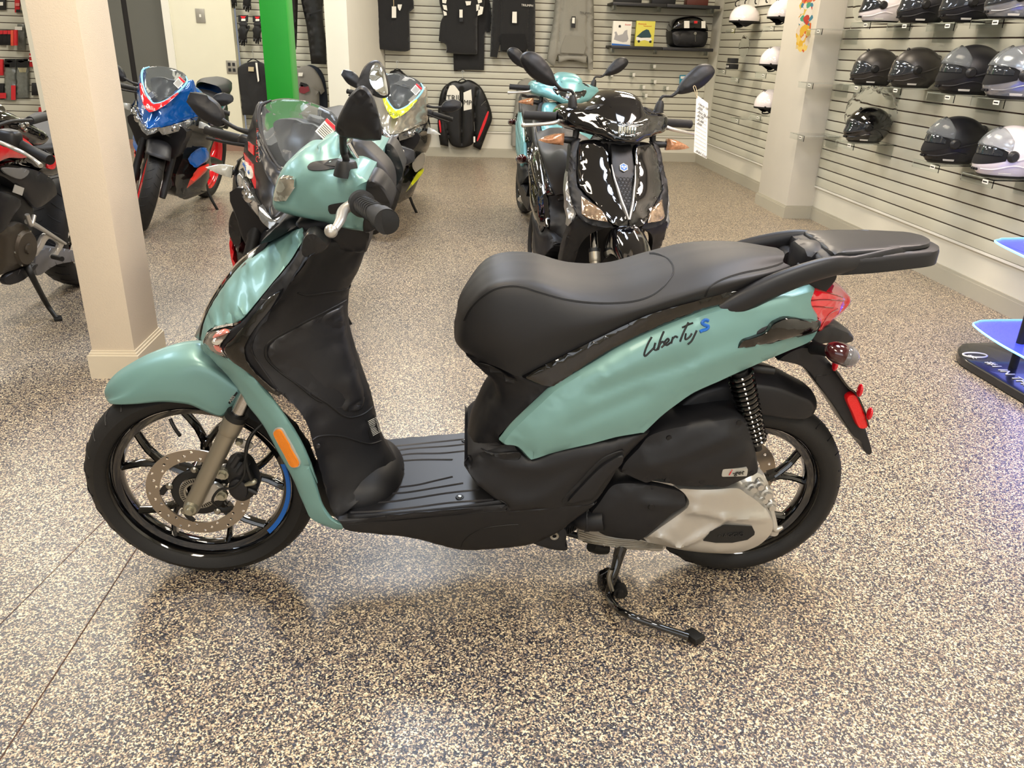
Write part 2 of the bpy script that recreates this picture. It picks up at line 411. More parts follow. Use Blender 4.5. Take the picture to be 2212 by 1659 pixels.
# back wall, right wall, alcove, recess, left part
XC = -.77
slat_wall('wall_back', (XR, YB), (XC, YB), .30, 2.62); baseb('baseboard_back', (XR, YB), (XC, YB))
slat_wall('wall_right', (XR, 1.5), (XR, 6.50), .275, 2.6); baseb('baseboard_right', (XR, 1.5), (XR, 6.50))
slat_wall('wall_alcove', (XR, 7.16), (XR, 9.55), .275, 2.6); baseb('baseboard_alcove', (XR, 7.16), (XR, YB))
struct(box('wall_corner', (XR + .06, 9.745, CEIL / 2), (.12, .39, CEIL), M_wall))
struct(box('wall_front', (-2.2, -3.56, CEIL / 2), (11.5, .12, CEIL), M_wall)); struct(box('wall_side', (XR + .06, -1.0, CEIL / 2), (.12, 5.0, CEIL), M_wall))
struct(box('wall_left', (-7.56, 3.9, CEIL / 2), (.12, 15.4, CEIL), M_wall))
def pillar(name, x0, x1, y0, y1, m, mb, hb=.105, base=True, lab=None):
    p = struct(box(name, ((x0 + x1) / 2, (y0 + y1) / 2, CEIL / 2), (x1 - x0, y1 - y0, CEIL), m, bev=.002))
    if base:
        e = .016; V, F = merge([boxg(((x0 + x1) / 2, (y0 + y1) / 2, hb * .42), (x1 - x0 + 2 * e, y1 - y0 + 2 * e, hb * .84)), boxg(((x0 + x1) / 2, (y0 + y1) / 2, hb * .88), (x1 - x0 + 1.3 * e, y1 - y0 + 1.3 * e, hb * .08)), boxg(((x0 + x1) / 2, (y0 + y1) / 2, hb * .96), (x1 - x0 + .6 * e, y1 - y0 + .6 * e, hb * .08))])
        mesh('base_moulding', V, F, mb, p, smooth=False)
    return p
pillar('pillar_right', 2.80, XR + .02, 6.50, 7.16, mat('pillar_right_paint', 'c9c4b8', .6, bump=.1, bscale=200), M_base)
# recess with clothes, the white pier between recess and back wall
V = [(x, y, z) for z in (0, CEIL) for x, y in ((-1.26, 8.75), (-1.04, 8.75), (XC, 9.95), (-1.26, 10.3))]
struct(mesh('pier', V, [(3, 2, 1, 0), (4, 5, 6, 7), (0, 1, 5, 4), (1, 2, 6, 5), (2, 3, 7, 6), (3, 0, 4, 7)], mat('pier_paint', 'dedbd0', .6), smooth=False))
YL = 10.0
slat_wall('wall_recess', (-1.2, 10.2), (-2.47, 10.2), .28, 2.9)
wl = struct(box('wall_back_left', (-2.805, YL + .06, CEIL / 2), (.67, .12, CEIL), mat('left_wall_paint', 'd8d4bf', .6, bump=.1)))
baseb('baseboard_left', (-2.47, YL), (-4.6, YL), mat('baseboard_red', '8a6c5c', .5))
slat_wall('wall_far_left', (-4.7, 10.4), (-7.5, 10.4), .28, 2.9)
struct(box('wall_far_left_end', (-4.66, 10.2, CEIL / 2), (.1, .5, CEIL), M_wall))
# grey double door behind the pillar
M_door = mat('door_grey', '5d5d57', .55); M_gap = mat('door_gap', '14100f', .7)
dr = struct(box('door_1', (-3.42, YL + .10, 1.2), (.42, .05, 2.4), M_door)); dl = struct(box('door_2', (-4.02, YL + .10, 1.2), (.66, .05, 2.4), M_door))
box('door_gap_strip', (-3.66, YL + .10, 1.2), (.06, .03, 2.4), M_gap, dr)  # dark strip standing in for the shaded gap between the two leaves
struct(box('trim_1', (-3.18, YL + .04, 1.22), (.08, .14, 2.44), M_white)); struct(box('trim_2', (-3.9, YL + .05, 2.47), (1.5, .12, .08), M_white))
struct(box('wall_over_door', (-3.9, YL + .06, 2.76), (1.52, .12, .5), M_wall))
# front pillar
P0 = WORLD.on(197, 818, 2, 0); PB = WORLD.on(361, 740, 2, .1)
px0, py0 = P0[0] + .016, P0[1] + .016
pillar('pillar_left', px0, px0 + .163, py0, py0 + .275, M_pillar, M_pbase, hb=.115)
# green column
g0 = WORLD.on(578, 222, 1, 7.7); g1 = WORLD.on(633, 210, 1, 7.7)
pillar('green_column', g0[0], g1[0], 7.7, 7.7 + .3, mat('column_green', '1f9a2c', .4, var=.05), M_base, base=False)
# switch and outlet
def plate(nm, x, z, w, hh, lab, cat, holes):
    t = thing(nm, lab, cat, (x, YL - .002, z)); box('cover_plate', (0, -.004, 0), (w, .008, hh), mat('plate_grey', '9a968c', .4, metal=.4), t, bev=.002)
    for hx, hz, sx, sz in holes: box('socket' if cat == 'outlet' else 'toggle', (hx, -.0095, hz), (sx, .005, sz), M_dk if cat == 'outlet' else M_white, t)
p = WORLD.on(433, 34, 1, YL); plate('light_switch', p[0], p[2], .10, .145, 'grey metal switch plate on the cream wall beside the grey door', 'switch', [(0, 0, .02, .03)])
p = WORLD.on(501, 145, 1, YL); plate('wall_outlet', p[0], p[2], .12, .14, 'grey double outlet plate low on the cream wall beside the black polo shirt', 'outlet', [(x, z, .03, .035) for x in (-.025, .025) for z in (-.03, .03)])

# ------------------------------------------------------------------ the teal scooter in front
from mathutils.bvhtree import BVHTree
M_teal = mat('teal_satin_paint', '759c98', .40, metal=.25, bump=.03, bscale=1500, coat=.15)
M_blk = mat('satin_black_plastic', '17171a', .47, bump=.12, bscale=1400)
M_soft = mat('soft_black_plastic', '1d1d20', .4)
M_seatm = mat('black_vinyl', '1f1f21', .5, bump=.15, bscale=1800)
M_seatt = mat('black_vinyl_top', '262628', .45, bump=.2, bscale=1800)
M_rub = mat('tyre_rubber', '1a1918', .62, bump=.2, bscale=400)
M_rub2 = mat('grip_rubber', '1b1b1c', .55, bump=.3, bscale=900)
M_alu = mat('cast_aluminium', 'c6c3bc', .32, metal=.7, bump=.05, bscale=700)
M_fork = mat('fork_silver', '9b9485', .36, metal=.7)
M_disc = mat('brushed_disc', 'a3988a', .34, metal=.85)
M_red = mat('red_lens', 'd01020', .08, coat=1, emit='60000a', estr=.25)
M_redd = mat('dark_red_lens', '3a0a10', .12, coat=1)
M_amb = mat('amber_reflector', 'e8820c', .25, coat=.6, bump=.6, bscale=500)
M_clear = mat('clear_lens', 'e8ecec', .05, trans=.85, ior=1.4, coat=.5)
M_bowl = mat('lamp_bowl', 'b9b4b0', .15, metal=.9, var=.4, vscale=60)
M_glass = mat('acrylic_clear', 'f4f8f8', .03, trans=1, ior=1.2)
M_mirror = mat('mirror_glass', 'd8dcdc', .02, metal=1)
M_blue = mat('blue_print', '1c62b8', .4)
M_paper = mat('white_paper', 'e9e6dc', .6)
M_ink = mat('black_ink', '101012', .5)
M_redp = mat('red_print', 'd6202a', .4)
M_silvp = mat('silver_print', 'b8b6ae', .35, metal=.3)
M_yel = mat('yellow_zinc', 'a6a392', .38, metal=.8)
H = Frame((-0.6032, 1.7511, 0), rz(-0.01836) @ rx(0.06052))
hero = thing('motor_scooter', 'teal scooter with black seat and rear rack parked in the foreground', 'scooter', mw=H.mw())
def T(crop, pts, d=None): return trace(H, crop, pts, 1, d)
def bvh(o): return BVHTree.FromObject(o, bpy.context.evaluated_depsgraph_get())
def hit(b, fr, px, py, off=0.0):
    v = RM.T @ np.array([(px - W_ / 2) / FP, (py - H_ / 2) / FP, 1.]); o = fr.M.T @ (CAM - fr.O); d = fr.M.T @ v
    r = b.ray_cast(Vector(o), Vector(d).normalized())
    if r[0] is None: return None, None
    n = np.array(r[1]);
    if n @ d > 0: n = -n
    return np.array(r[0]) + n * off, n
def on_mesh(b, fr, crop, pts, off=.0):
    out = [hit(b, fr, *cv(crop, p), off)[0] for p in pts]; return np.array([p for p in out if p is not None])
def line_on(name, o, fr, crop, pts, r, m, parent, off=0, n=4, closed=False, flat=1):
    b = bvh(o); P = crom(np.array([cv(crop, p) for p in pts]), n, closed); Q = [hit(b, fr, p[0], p[1], off)[0] for p in P]; Q = np.array([q for q in Q if q is not None])
    if len(Q) < 3: return None
    return tube(name, Q, r, m, parent, n=6, smooth=1, flat=flat)
def decal(name, o, fr, crop, pts, m, parent, thick=.0012, closed=True, n=4, label=None, sharp=False):
    """thin plate whose traced outline lies on another surface"""
    b = bvh(o); P = np.array([cv(crop, p) for p in pts]); P = P if sharp else crom(P, n, True); Q = []
    c = P.mean(0); hc, nc = hit(b, fr, *c, thick)
    for p in P:
        h, nn = hit(b, fr, p[0], p[1], thick)
        if h is not None: Q.append(h)
    if hc is None or len(Q) < 3: return None
    k = len(Q); mid = [hc + (q - hc) * .5 for q in Q]; V = [hc] + Q + [q - nc * thick * 2 for q in Q]
    F = [(0, 1 + i, 1 + (i + 1) % k) for i in range(k)] + [(1 + i, 1 + k + i, 1 + k + (i + 1) % k, 1 + (i + 1) % k) for i in range(k)]
    return mesh(name, V, F, m, parent, ang=30, label=label)
def perforated(name, Ro, Ri, holes, hr, y, t, m, parent, R=None, loc=(0, 0, 0)):
    pts, faces = [], []
    def ring(cx, cz, r, n):
        i0 = len(pts); pts.extend([(cx + r * math.cos(2 * math.pi * k / n), cz + r * math.sin(2 * math.pi * k / n)) for k in range(n)]); faces.append(list(range(i0, i0 + n)))
    ring(0, 0, Ro, 72); ring(0, 0, Ri, 60)
    for h in holes: ring(h[0], h[1], hr, 10)
    res = delaunay_2d_cdt([Vector(p) for p in pts], [], faces, 1, 1e-7); V2 = [tuple(v) for v in res[0]]; F = []
    for f in res[2]:
        c = np.mean([V2[i] for i in f], 0)
        if np.hypot(*c) < Ri or any(np.hypot(c[0] - q[0], c[1] - q[1]) < hr for q in holes): continue
        F.append(tuple(f))
    V = np.array([(v[0], y, v[1]) for v in V2])
    if R is not None: V = V @ R.T
    o = mesh(name, V + np.array(loc), F, m, parent, smooth=False); md = o.modifiers.new('t', 'SOLIDIFY'); md.thickness = t; md.offset = 0
    return o
def wheel(parent, name, c, Rt, rt, Rr, R, ph=0, nsp=5, m_rim=M_gloss, hubw=.045):
    c = np.array(c, float); q = rt / .9
    prof = [(Rr + .002, -rt * .62), (Rr + .012, -rt * .86), (Rr + .030, -rt * 1.0), (Rt - .028, -rt * .93), (Rt - .012, -rt * .66), (Rt - .003, -rt * .33), (Rt, 0), (Rt - .003, rt * .33), (Rt - .012, rt * .66), (Rt - .028, rt * .93), (Rr + .030, rt * 1.0), (Rr + .012, rt * .86), (Rr + .002, rt * .62), (Rr - .006, 0)]
    ty = lathe(name, prof, M_rub, parent, n=72, loc=c, R=R, closed=True, ang=50)
    # tread grooves
    G = []
    for k in range(30):
        for s in (-1, 1):
            a = 2 * math.pi * (k + (.5 if s > 0 else 0)) / 30
            pts = [np.array([(Rt - dr) * math.cos(a + da), s * rt * w, (Rt - dr) * math.sin(a + da)]) for w, dr, da in ((.14, .0004, .0), (.45, .0050, .05), (.80, .0190, .085))]
            G.append(tube('', [R @ p + c for p in pts], .0017, None, None, n=5, smooth=2, raw=True))
    V, F = merge(G); g = mesh('tread_groove', V, F, M_ink, ty, ang=60); g['kind'] = 'stuff'
    w = rt * .62
    rp = [(Rr + .004, -w - .006), (Rr + .007, -w), (Rr, -w + .004), (Rr - .004, -w + .010), (Rr - .020, -w + .014), (Rr - .024, -w + .022), (Rr - .024, w - .022), (Rr - .020, w - .014), (Rr - .004, w - .01), (Rr, w - .004), (Rr + .007, w), (Rr + .004, w + .006), (Rr - .002, w), (Rr - .010, 0), (Rr - .002, -w)]
    lathe('rim', rp, m_rim, ty, n=72, loc=c, R=R, closed=True, ang=40)
    lathe('hub', [(.0, -hubw), (.030, -hubw), (.036, -hubw + .008), (.040, -.02), (.048, -.012), (.048, .012), (.040, .02), (.036, hubw - .008), (.03, hubw), (0, hubw)], m_rim, ty, n=32, loc=c, R=R)
    rj = Rr * .50; parts = []
    def bar(a0, r0, a1, r1, w0, w1): return tube('', [(r0 * math.cos(a0), 0, r0 * math.sin(a0)), ((r0 + r1) / 2 * math.cos((a0 + a1) / 2), 0, (r0 + r1) / 2 * math.sin((a0 + a1) / 2)), (r1 * math.cos(a1), 0, r1 * math.sin(a1))], [w0, (w0 + w1) / 2, w1], None, None, n=8, smooth=2, flat=.62, up=(0, 1, 0), raw=True)
    V, F = merge([bar(0, .035, 0, rj, .017, .014), bar(0, rj - .006, .30, Rr - .014, .014, .013), bar(0, rj - .006, -.30, Rr - .014, .014, .013), boxg((rj - .004, 0, 0), (.03, .022, .022))])
    me = None
    for k in range(nsp):
        a = ph + 2 * math.pi * k / nsp
        if me is None: s = mesh('spoke', V, F, m_rim, ty, ang=40); me = s.data
        else: s = link('spoke', me, ty)
        Ra = R @ ry(-a); s.matrix_local = Matrix([[*Ra[i], c[i]] for i in range(3)] + [[0, 0, 0, 1]])
    return ty
STA = 0.02843
ax_ = np.array([math.sin(.47), 0, math.cos(.47)]); K_ = np.array([[0, -ax_[2], ax_[1]], [ax_[2], 0, -ax_[0]], [-ax_[1], ax_[0], 0]])
RS = np.eye(3) + math.sin(STA) * K_ + (1 - math.cos(STA)) * K_ @ K_
CF = np.array([0, 0, .275]); CB = np.array([1.34, 0, .258])
fw = wheel(hero, 'front_tyre', CF, .275, .046, .212, RS, ph=math.radians(152))
rw = wheel(hero, 'rear_tyre', CB, .258, .052, .188, np.eye(3), ph=math.radians(20), hubw=.07)
# blue rim flash: printed arc
V = []; F = []
for i in range(25):
    a = math.radians(-46 + 62 * i / 24)
    for r_ in (.199, .2105): V.append(RS @ np.array([r_ * math.cos(a), -.0225 - (r_ - .1965) * .35, r_ * math.sin(a)]) + CF)
    if i: F.append((2 * i - 2, 2 * i - 1, 2 * i + 1, 2 * i))
mesh('rim_flash', V, F, M_blue, fw, label='blue printed arc on the black rim')
tube('valve_stem', [RS @ np.array([.185 * math.cos(1.85), -.012, .185 * math.sin(1.85)]) + CF, RS @ np.array([.165 * math.cos(1.83), -.02, .165 * math.sin(1.83)]) + CF, RS @ np.array([.148 * math.cos(1.75), -.036, .148 * math.sin(1.75)]) + CF], .0045, M_black, fw, n=8)
# brake disc with its holes
hol = [(r_ * math.cos(a), r_ * math.sin(a)) for k in range(12) for a, r_ in ((2 * math.pi * k / 12, .113), (2 * math.pi * k / 12 + .17, .104), (2 * math.pi * k / 12 + .34, .096))]
perforated('brake_disc', .120, .089, hol, .0038, -.056, .004, M_disc, fw, R=RS, loc=CF)
for a in [2 * math.pi * k / 5 + .3 for k in range(5)]:
    V, F = tube('', [RS @ (ry(-a - o_) @ np.array([r_, -.056, 0])) + CF for o_, r_ in ((0, .055), (.12, .074), (.38, .088))], [.009, .008, .007], None, None, n=8, smooth=3, flat=.35, up=RS @ (ry(-a) @ np.array([0, 0, 1])), raw=True)
    mesh('disc_arm', V, F, M_black, fw)
lathe('disc_carrier', [(.044, -.054), (.044, -.059), (.060, -.059), (.064, -.056), (.060, -.053)], M_black, fw, n=40, loc=CF, R=RS)
for k in range(5):
    a = 2 * math.pi * k / 5 + .3; p = RS @ np.array([.066 * math.cos(a), -.059, .066 * math.sin(a)]) + CF
    lathe('disc_bolt', [(0, -.006), (.005, -.006), (.0085, -.003), (.009, 0)], M_steel, fw, n=14, loc=p)
lathe('tone_ring', [(.028, -.058), (.028, -.062), (.043, -.062), (.043, -.058)], M_steel, fw, n=48, loc=CF, R=RS)
V, F = merge([boxg(RS @ (ry(-a) @ np.array([.037, -.0621, 0])) + CF, (.0085, .0012, .0022), RS @ ry(-a)) for a in np.linspace(0, 2 * math.pi, 44, False)])
s_ = mesh('tone_ring_slot', V, F, M_ink, fw, smooth=False); s_['kind'] = 'stuff'
# fork
A0 = np.array([.002, -.098, .272]); A1 = np.array([.128, -.098, .505]); A2 = np.array([.165, -.098, .575])
for s in (1, -1):
    f = np.array([1, s, 1]); fk = tube('fork_leg', [A0 * f + np.array([-.012, 0, -.022]), A0 * f, A0 * f + (A1 - A0) * f * .2, A0 * f + (A1 - A0) * f * .78, A0 * f + (A1 - A0) * f * .84, A1 * f], [.017, .0195, .0195, .0200, .0235, .0235], M_fork, hero, n=20, smooth=3, label='silver fork leg')
    tube('fork_tube', [A1 * f, A1 * f + (A2 - A1) * f * .9, .55 * (A2 * f - A1 * f) + A2 * f], .0155, M_chrome, fk, n=18, smooth=1)
    lathe('dust_seal', [(.016, .012), (.024, .010), (.025, -.004), (.022, -.006)], M_black, fk, n=24, axis=2, loc=A1 * f, R=ry(.4976))
    lathe('axle_nut', [(0, -.02 * s), (.008, -.02 * s), (.009, -.008 * s), (.014, -.008 * s), (.016, 0), (.016, .004 * s)], M_yel if s > 0 else M_steel, fk, n=12, loc=A0 * f + np.array([0, -.018 * s, 0]))
tube('front_axle', [(0, -.11, .275), (0, .11, .275)], .009, M_steel, hero, n=12, smooth=1)
# caliper and hose
cl = blob('brake_caliper', T('H2', [(1330, 700), (1400, 640), (1500, 650), (1560, 720), (1610, 850), (1590, 930), (1500, 985), (1420, 960), (1370, 850)], .085), M_black, hero, bulge=.018, r=.018, close=.03, grid=.008)
blob('caliper_body', T('H2', [(1360, 850), (1430, 800), (1520, 860), (1510, 960), (1440, 985), (1370, 930)], .105), M_blk, cl, bulge=.008, r=.01, close=.01, grid=.006)
for a, b, r_ in (((1390, 700), (1450, 610), .007), ((1450, 760), (1520, 660), .008), ((1480, 870), (1600, 930), .006)): tube('caliper_pin', [T('H2', [a], .1)[0], T('H2', [b], .1)[0]], r_, M_dk, cl, n=10, smooth=1)
for p in ((1310, 765), (1300, 945)):
    q = T('H2', [p], .098)[0]; lathe('caliper_bolt', [(0, -.012), (.008, -.012), (.009, -.004), (.014, -.004), (.014, .006)], M_yel, cl, n=10, loc=q)
blob('caliper_bracket', T('H2', [(1230, 850), (1330, 920), (1320, 980), (1200, 1000), (1130, 1030), (1150, 950)], .088), M_alu, cl, bulge=.003, r=.006, close=.01, grid=.01)
blob('caliper_bracket', T('H2', [(1260, 720), (1340, 700), (1350, 790), (1290, 810), (1240, 790)], .088), M_alu, cl, bulge=.003, r=.006, close=.01, grid=.01)
tube('banjo_bolt', [T('H2', [(1500, 860)], .11)[0], T('H2', [(1570, 835)], .11)[0], T('H2', [(1590, 815)], .11)[0]], [.004, .0075, .004], M_yel, cl, n=10)
tube('brake_hose', T('H2', [(1700, 300, .06), (1600, 380, .08), (1530, 480, .1), (1505, 600, .105), (1520, 720, .11), (1560, 830, .11)]), .0045, M_black, hero, n=8)
tube('sensor_wire', T('H2', [(1530, 480, .1), (1500, 640, .11), (1490, 780, .115), (1400, 880, .115), (1280, 900, .112), (1220, 990, .11), (1270, 1050, .1)]), .003, M_black, hero, n=8)
b_ = blob('hose_bracket', T('H2', [(1420, 460), (1560, 510), (1540, 550), (1460, 540), (1440, 500)], .085), M_alu, hero, bulge=.002, r=.004, close=.004, grid=.01)
lathe('hose_bolt', [(0, -.008), (.006, -.008), (.009, 0)], M_yel, b_, n=10, loc=T('H2', [(1448, 492)], .088)[0])

# front mudguard
low = T('H1', [(236, 838, .004), (262, 872, .03), (330, 884, .050), (480, 880, .062), (700, 862, .066), (860, 872, .067), (960, 890, .067), (1060, 935, .067), (1170, 978, .067), (1225, 985, .067)])
mid = T('H1', [(234, 832, .004), (270, 850, .034), (370, 830, .054), (520, 800, .065), (700, 770, .070), (850, 760, .071), (980, 780, .071), (1100, 830, .071), (1220, 900, .070), (1300, 930, .068)])
rdg = T('H1', [(233, 828, .003), (262, 828, .026), (360, 795, .046), (500, 712, .056), (640, 645, .060), (820, 585, .062), (960, 562, .062), (1070, 572, .062), (1200, 640, .062), (1385, 770, .062)])
upp = np.array([p + np.array([-.018, abs(p[1]) * .42, .020]) for p in rdg]); top = np.array([[p[0] - .022, 0, p[2] + .030] for p in rdg])
upp[0] = rdg[0] + [-.001, 0, .001]; top[0] = [upp[0][0] - .002, 0, upp[0][2]]; top[1] = [top[1][0] + .008, 0, top[1][2] - .012]; upp[1] += [.006, 0, -.008]
fend = patch('front_mudguard', [low, mid, rdg, upp, top], M_teal, hero, nu=40, nv=5, thick=.003)
decal('abs_sticker', fend, H, 'H1', [(1275, 868), (1345, 775), (1358, 785), (1290, 880)], M_ink, hero, sharp=True)
q0, n0 = hit(bvh(fend), H, *cv('H1', (1302, 866)), .003); q1, _ = hit(bvh(fend), H, *cv('H1', (1352, 795)), .003)
text('abs_lettering', 'ABS', q0, q1 - q0, np.array([-.8, 0, .5]), .011, M_silvp, hero)

# shield: teal side skirt, teal nose panel, black trim, indicator
skirt = blob('front_side_panel', T('H1', [(1040, 395, .10), (1060, 345, .10), (1140, 400, .14), (1280, 490, .165), (1420, 590, .17), (1500, 660, .172), (1600, 770, .172), (1740, 960, .172), (1860, 1140, .172), (1955, 1330, .172), (2035, 1560, .172)]).tolist() +
             T('H4', [(430, 620), (480, 760), (530, 930), (580, 1020), (640, 1085), (738, 1118)], .17).tolist() + T('H4', [(705, 1150), (600, 1132), (500, 1090), (430, 1045), (390, 960), (340, 850), (280, 700), (180, 530), (80, 340), (0, 215)], .155).tolist() +
             T('H1', [(1440, 880, .15), (1380, 770, .145), (1300, 660, .13), (1200, 540, .115), (1100, 440, .10)]).tolist(), M_teal, hero, sharp=(16,), bulge=.012, r=.02, grid=.012, close=.006, mirror=True, creases=[(T('H1', [(1300, 560), (1500, 760), (1660, 960), (1800, 1200), (1900, 1500)], .17), .003, .012)])
nose_o = T('H3', [(1000, 165, .075), (1012, 250, .10), (960, 345, .125), (880, 470, .135), (700, 690, .15), (560, 860, .16), (500, 930, .16), (450, 968, .155), (380, 985, .15), (280, 1005, .135), (200, 1040, .115), (165, 1100, .10), (150, 1160, .085), (138, 1120, .06), (150, 1050, .045), (175, 940, .035), (230, 820, .03), (330, 660, .03), (450, 510, .03), (560, 410, .03), (680, 320, .03), (800, 250, .03), (900, 195, .035)])
nose = blob('nose_panel', nose_o, M_teal, hero, post=20, bulge=.016, r=.035, grid=.011, close=.006, mirror=True, sharp=(0,), creases=[(T('H3', [(240, 900), (380, 720), (560, 620), (760, 480), (960, 330)], .1), -.002, .014), (T('H3', [(330, 780), (480, 560), (640, 430), (820, 330)], .1), .003, .035)])
trim = blob('shield_trim', T('N', [(652, 496, .07), (672, 505, .10), (690, 535, .145), (664, 560, .150), (632, 606, .158), (597, 656, .165), (566, 702, .172), (546, 738, .176), (548, 766, .178), (575, 806, .178), (606, 850, .176), (590, 846, .174), (560, 810, .172), (524, 780, .17), (494, 776, .162), (474, 752, .15), (484, 731, .152), (498, 712, .155), (526, 690, .158), (577, 628, .15), (624, 572, .135), (646, 536, .12), (656, 512, .10)]), M_blk, hero, bulge=.006, r=.012, grid=.009, close=.008, mirror=True, sharp=(10,))
gl = blob('gloss_wing', T('H3', [(330, 1185, .158), (420, 1085, .163), (500, 1000, .168), (590, 890, .168), (700, 770, .165), (835, 685, .160), (740, 850, .167), (620, 1000, .172), (548, 1110, .176), (510, 1210, .178), (545, 1320, .180), (640, 1430, .180), (760, 1540, .180), (825, 1585, .178), (790, 1596, .178), (690, 1540, .176), (580, 1430, .175), (470, 1350, .172), (390, 1290, .165)]), M_gloss, hero, bulge=.010, r=.014, grid=.008, close=.006, mirror=True, sharp=(5, 13), label='glossy black shield trim')
bz = blob('indicator_housing', T('H1', [(1060, 345, .10), (1110, 270, .118), (1200, 238, .135), (1340, 215, .155), (1400, 240, .165), (1320, 330, .168), (1250, 400, .166), (1330, 490, .170), (1290, 500, .165), (1180, 455, .145), (1090, 400, .115)]), M_gloss, hero, bulge=.004, r=.01, grid=.008, close=.006, mirror=True)
for o_ in (blob('indicator_lens', T('H1', [(1072, 345, .110), (1118, 280, .126), (1200, 250, .142), (1302, 250, .158), (1255, 320, .164), (1203, 395, .162), (1280, 488, .170), (1170, 450, .150), (1110, 400, .126)]), M_bowl, hero, bulge=.010, r=.012, grid=.007, close=.004, mirror=True, sharp=(0, 3, 6), label='clear and pink front indicator lens')): pass
for pts, mm in (([(1150, 300), (1230, 262), (1290, 268), (1210, 300), (1150, 320)], mat('pink_bulb', 'c07468', .2, coat=1)), ([(1150, 385), (1200, 395), (1230, 440), (1180, 430)], mat('pink_bulb', 'c07468', .2, coat=1)), ([(1140, 340), (1240, 325), (1200, 375), (1150, 370)], mat('lamp_inner', 'd8d4ca', .15, metal=.6))):
    blob('indicator_bulb', T('H1', pts, .162) + np.array([(1215 - p[0]) * .00005 * -1 * 0 for p in pts])[:, None], mm, hero, bulge=.004, r=.006, grid=.006, close=.02)
# centre of the nose: dark strip, with grille and badge seen from the front
sph('tunnel_foot', (.375, 0, .285), (.112, .140, .075), M_blk, hero, nu=36, nv=20, pw=.85)
cs = T('H3', [(905, 180, 0), (780, 245, 0), (650, 320, 0), (530, 405, 0), (420, 510, 0), (305, 660, 0), (210, 820, 0), (160, 940, 0), (135, 1060, 0)])
cen = patch('nose_centre_strip', [np.array([p + np.array([.004, -.034, -.004]) for p in cs]), cs + np.array([-.004, 0, .002])], M_gloss, hero, nu=24, nv=3, thick=.01)

# inner shield, glovebox and tunnel
inner = blob('inner_leg_shield', T('N', [(672, 508, .10), (715, 520, .09), (760, 532, .05), (791, 536, 0)]).tolist() + T('N', [(775, 582, 0), (759, 612, 0), (753, 640, 0), (752, 690, 0), (762, 729, 0), (775, 779, 0), (795, 830, .0), (805, 862, .0), (813, 901, .0), (823, 934, 0), (836, 964, 0), (856, 992, .0), (874, 1014, 0)]).tolist() +
             T('N', [(845, 1038, .06), (800, 1062, .12), (745, 1108, .155), (722, 1113, .163), (706, 1070, .166), (690, 1010, .168), (676, 960, .168), (665, 920, .168), (640, 880, .17), (606, 850, .174), (575, 806, .176), (548, 766, .176), (546, 738, .174), (566, 702, .17), (597, 656, .163), (632, 606, .156), (664, 560, .15)]).tolist(), M_blk, hero, sharp=(3, 16), bulge=.012, r=.03, grid=.012, close='bridge', nb=1,
             creases=[(T('H3', [(700, 1180), (860, 1060), (1100, 940), (1360, 790)], .1), -.0, .006)])
for pts, cr_ in (([(1440, 740), (1350, 800), (1220, 870), (1100, 930), (900, 1030), (760, 1110), (700, 1160), (680, 1220), (700, 1290), (800, 1390), (950, 1500), (1100, 1620), (1170, 1655)], 'H3'), ([(440, 0), (600, 100), (700, 180), (780, 205), (880, 180), (950, 130), (963, 110)], 'H4'), ([(440, 410), (500, 370), (600, 358), (720, 370), (850, 410), (950, 430), (1040, 405)], 'H4'), ([(430, 412), (380, 270), (300, 130), (215, 0)], 'H4'), ([(960, 720), (1040, 740), (1200, 722), (1380, 690), (1410, 650)], 'H3')):
    line_on('panel_gap', inner, H, cr_, pts, .0022, M_ink, inner)
# glovebox lid pushed out a little, footwell wall
def blob_on(name, base, fr, crop, pts, m, parent, off=.001, **kw):
    b = bvh(base); P = [hit(b, fr, *cv(crop, p), 0) for p in pts]; P = np.array([p[0] + np.array([0, -off, 0]) for p in P if p[0] is not None])
    return blob(name, P, m, parent, **kw)
lid = blob_on('glovebox_lid', inner, H, 'H3', [(1330, 830), (1120, 935), (910, 1042), (780, 1115), (715, 1165), (700, 1225), (718, 1285), (820, 1385), (960, 1488), (1110, 1600), (1300, 1700), (1400, 1730), (1500, 1715), (1530, 1640), (1525, 1560), (1470, 1360), (1420, 1200), (1385, 1050), (1365, 950), (1350, 870)], M_soft, hero, bulge=.012, r=.03, grid=.012, close=.012, ang=50)
for p in ((497, 445),):
    q_, n_ = hit(bvh(inner), H, *cv('H4', p), .001)
    if q_ is not None: lathe('screw', [(0, -.002), (.005, -.003), (.006, 0)], M_dk, inner, n=12, loc=q_)

# floorboard: level board, ribs, side skirt
fb = [H.on(*cv('H4', p), 2, z) for p, z in (((760, 1075), .272), ((1200, 1030), .283), ((1700, 985), .298), ((2105, 940), .312))]
fy = [-.168, -.170, -.168, -.162]
L0 = np.array([[p[0], y, p[2] + .013] for p, y in zip(fb, fy)]); inn = L0 * [1, .6, 1]; cc = L0 * [1, 0, 1]; edge = L0 + np.array([0, -.004, -.016])
M_rib = mat('rib_black', '26262a', .35)
board = patch('floorboard', [edge, L0, inn, cc], M_soft, hero, nu=20, nv=3, thick=.01, ang=30, smooth_rows=False)
for pts in ([(860, 930), (1100, 925), (1350, 890), (1600, 850), (1880, 820)], [(1010, 860), (1250, 845), (1500, 805), (1740, 765)], [(1190, 800), (1350, 780), (1500, 745), (1650, 710)], [(780, 1015), (1000, 1005), (1300, 975), (1600, 935), (1850, 915), (2000, 905)], [(1210, 575), (1400, 565), (1650, 565)], [(1150, 540), (1300, 515), (1550, 510), (1760, 490)], [(1110, 500), (1300, 470), (1600, 450), (1780, 430)], [(1090, 455), (1300, 435), (1600, 405), (1790, 385)]):
    line_on('tread_rib', board, H, 'H4', pts, .0042, M_rib, board, off=-.0018)
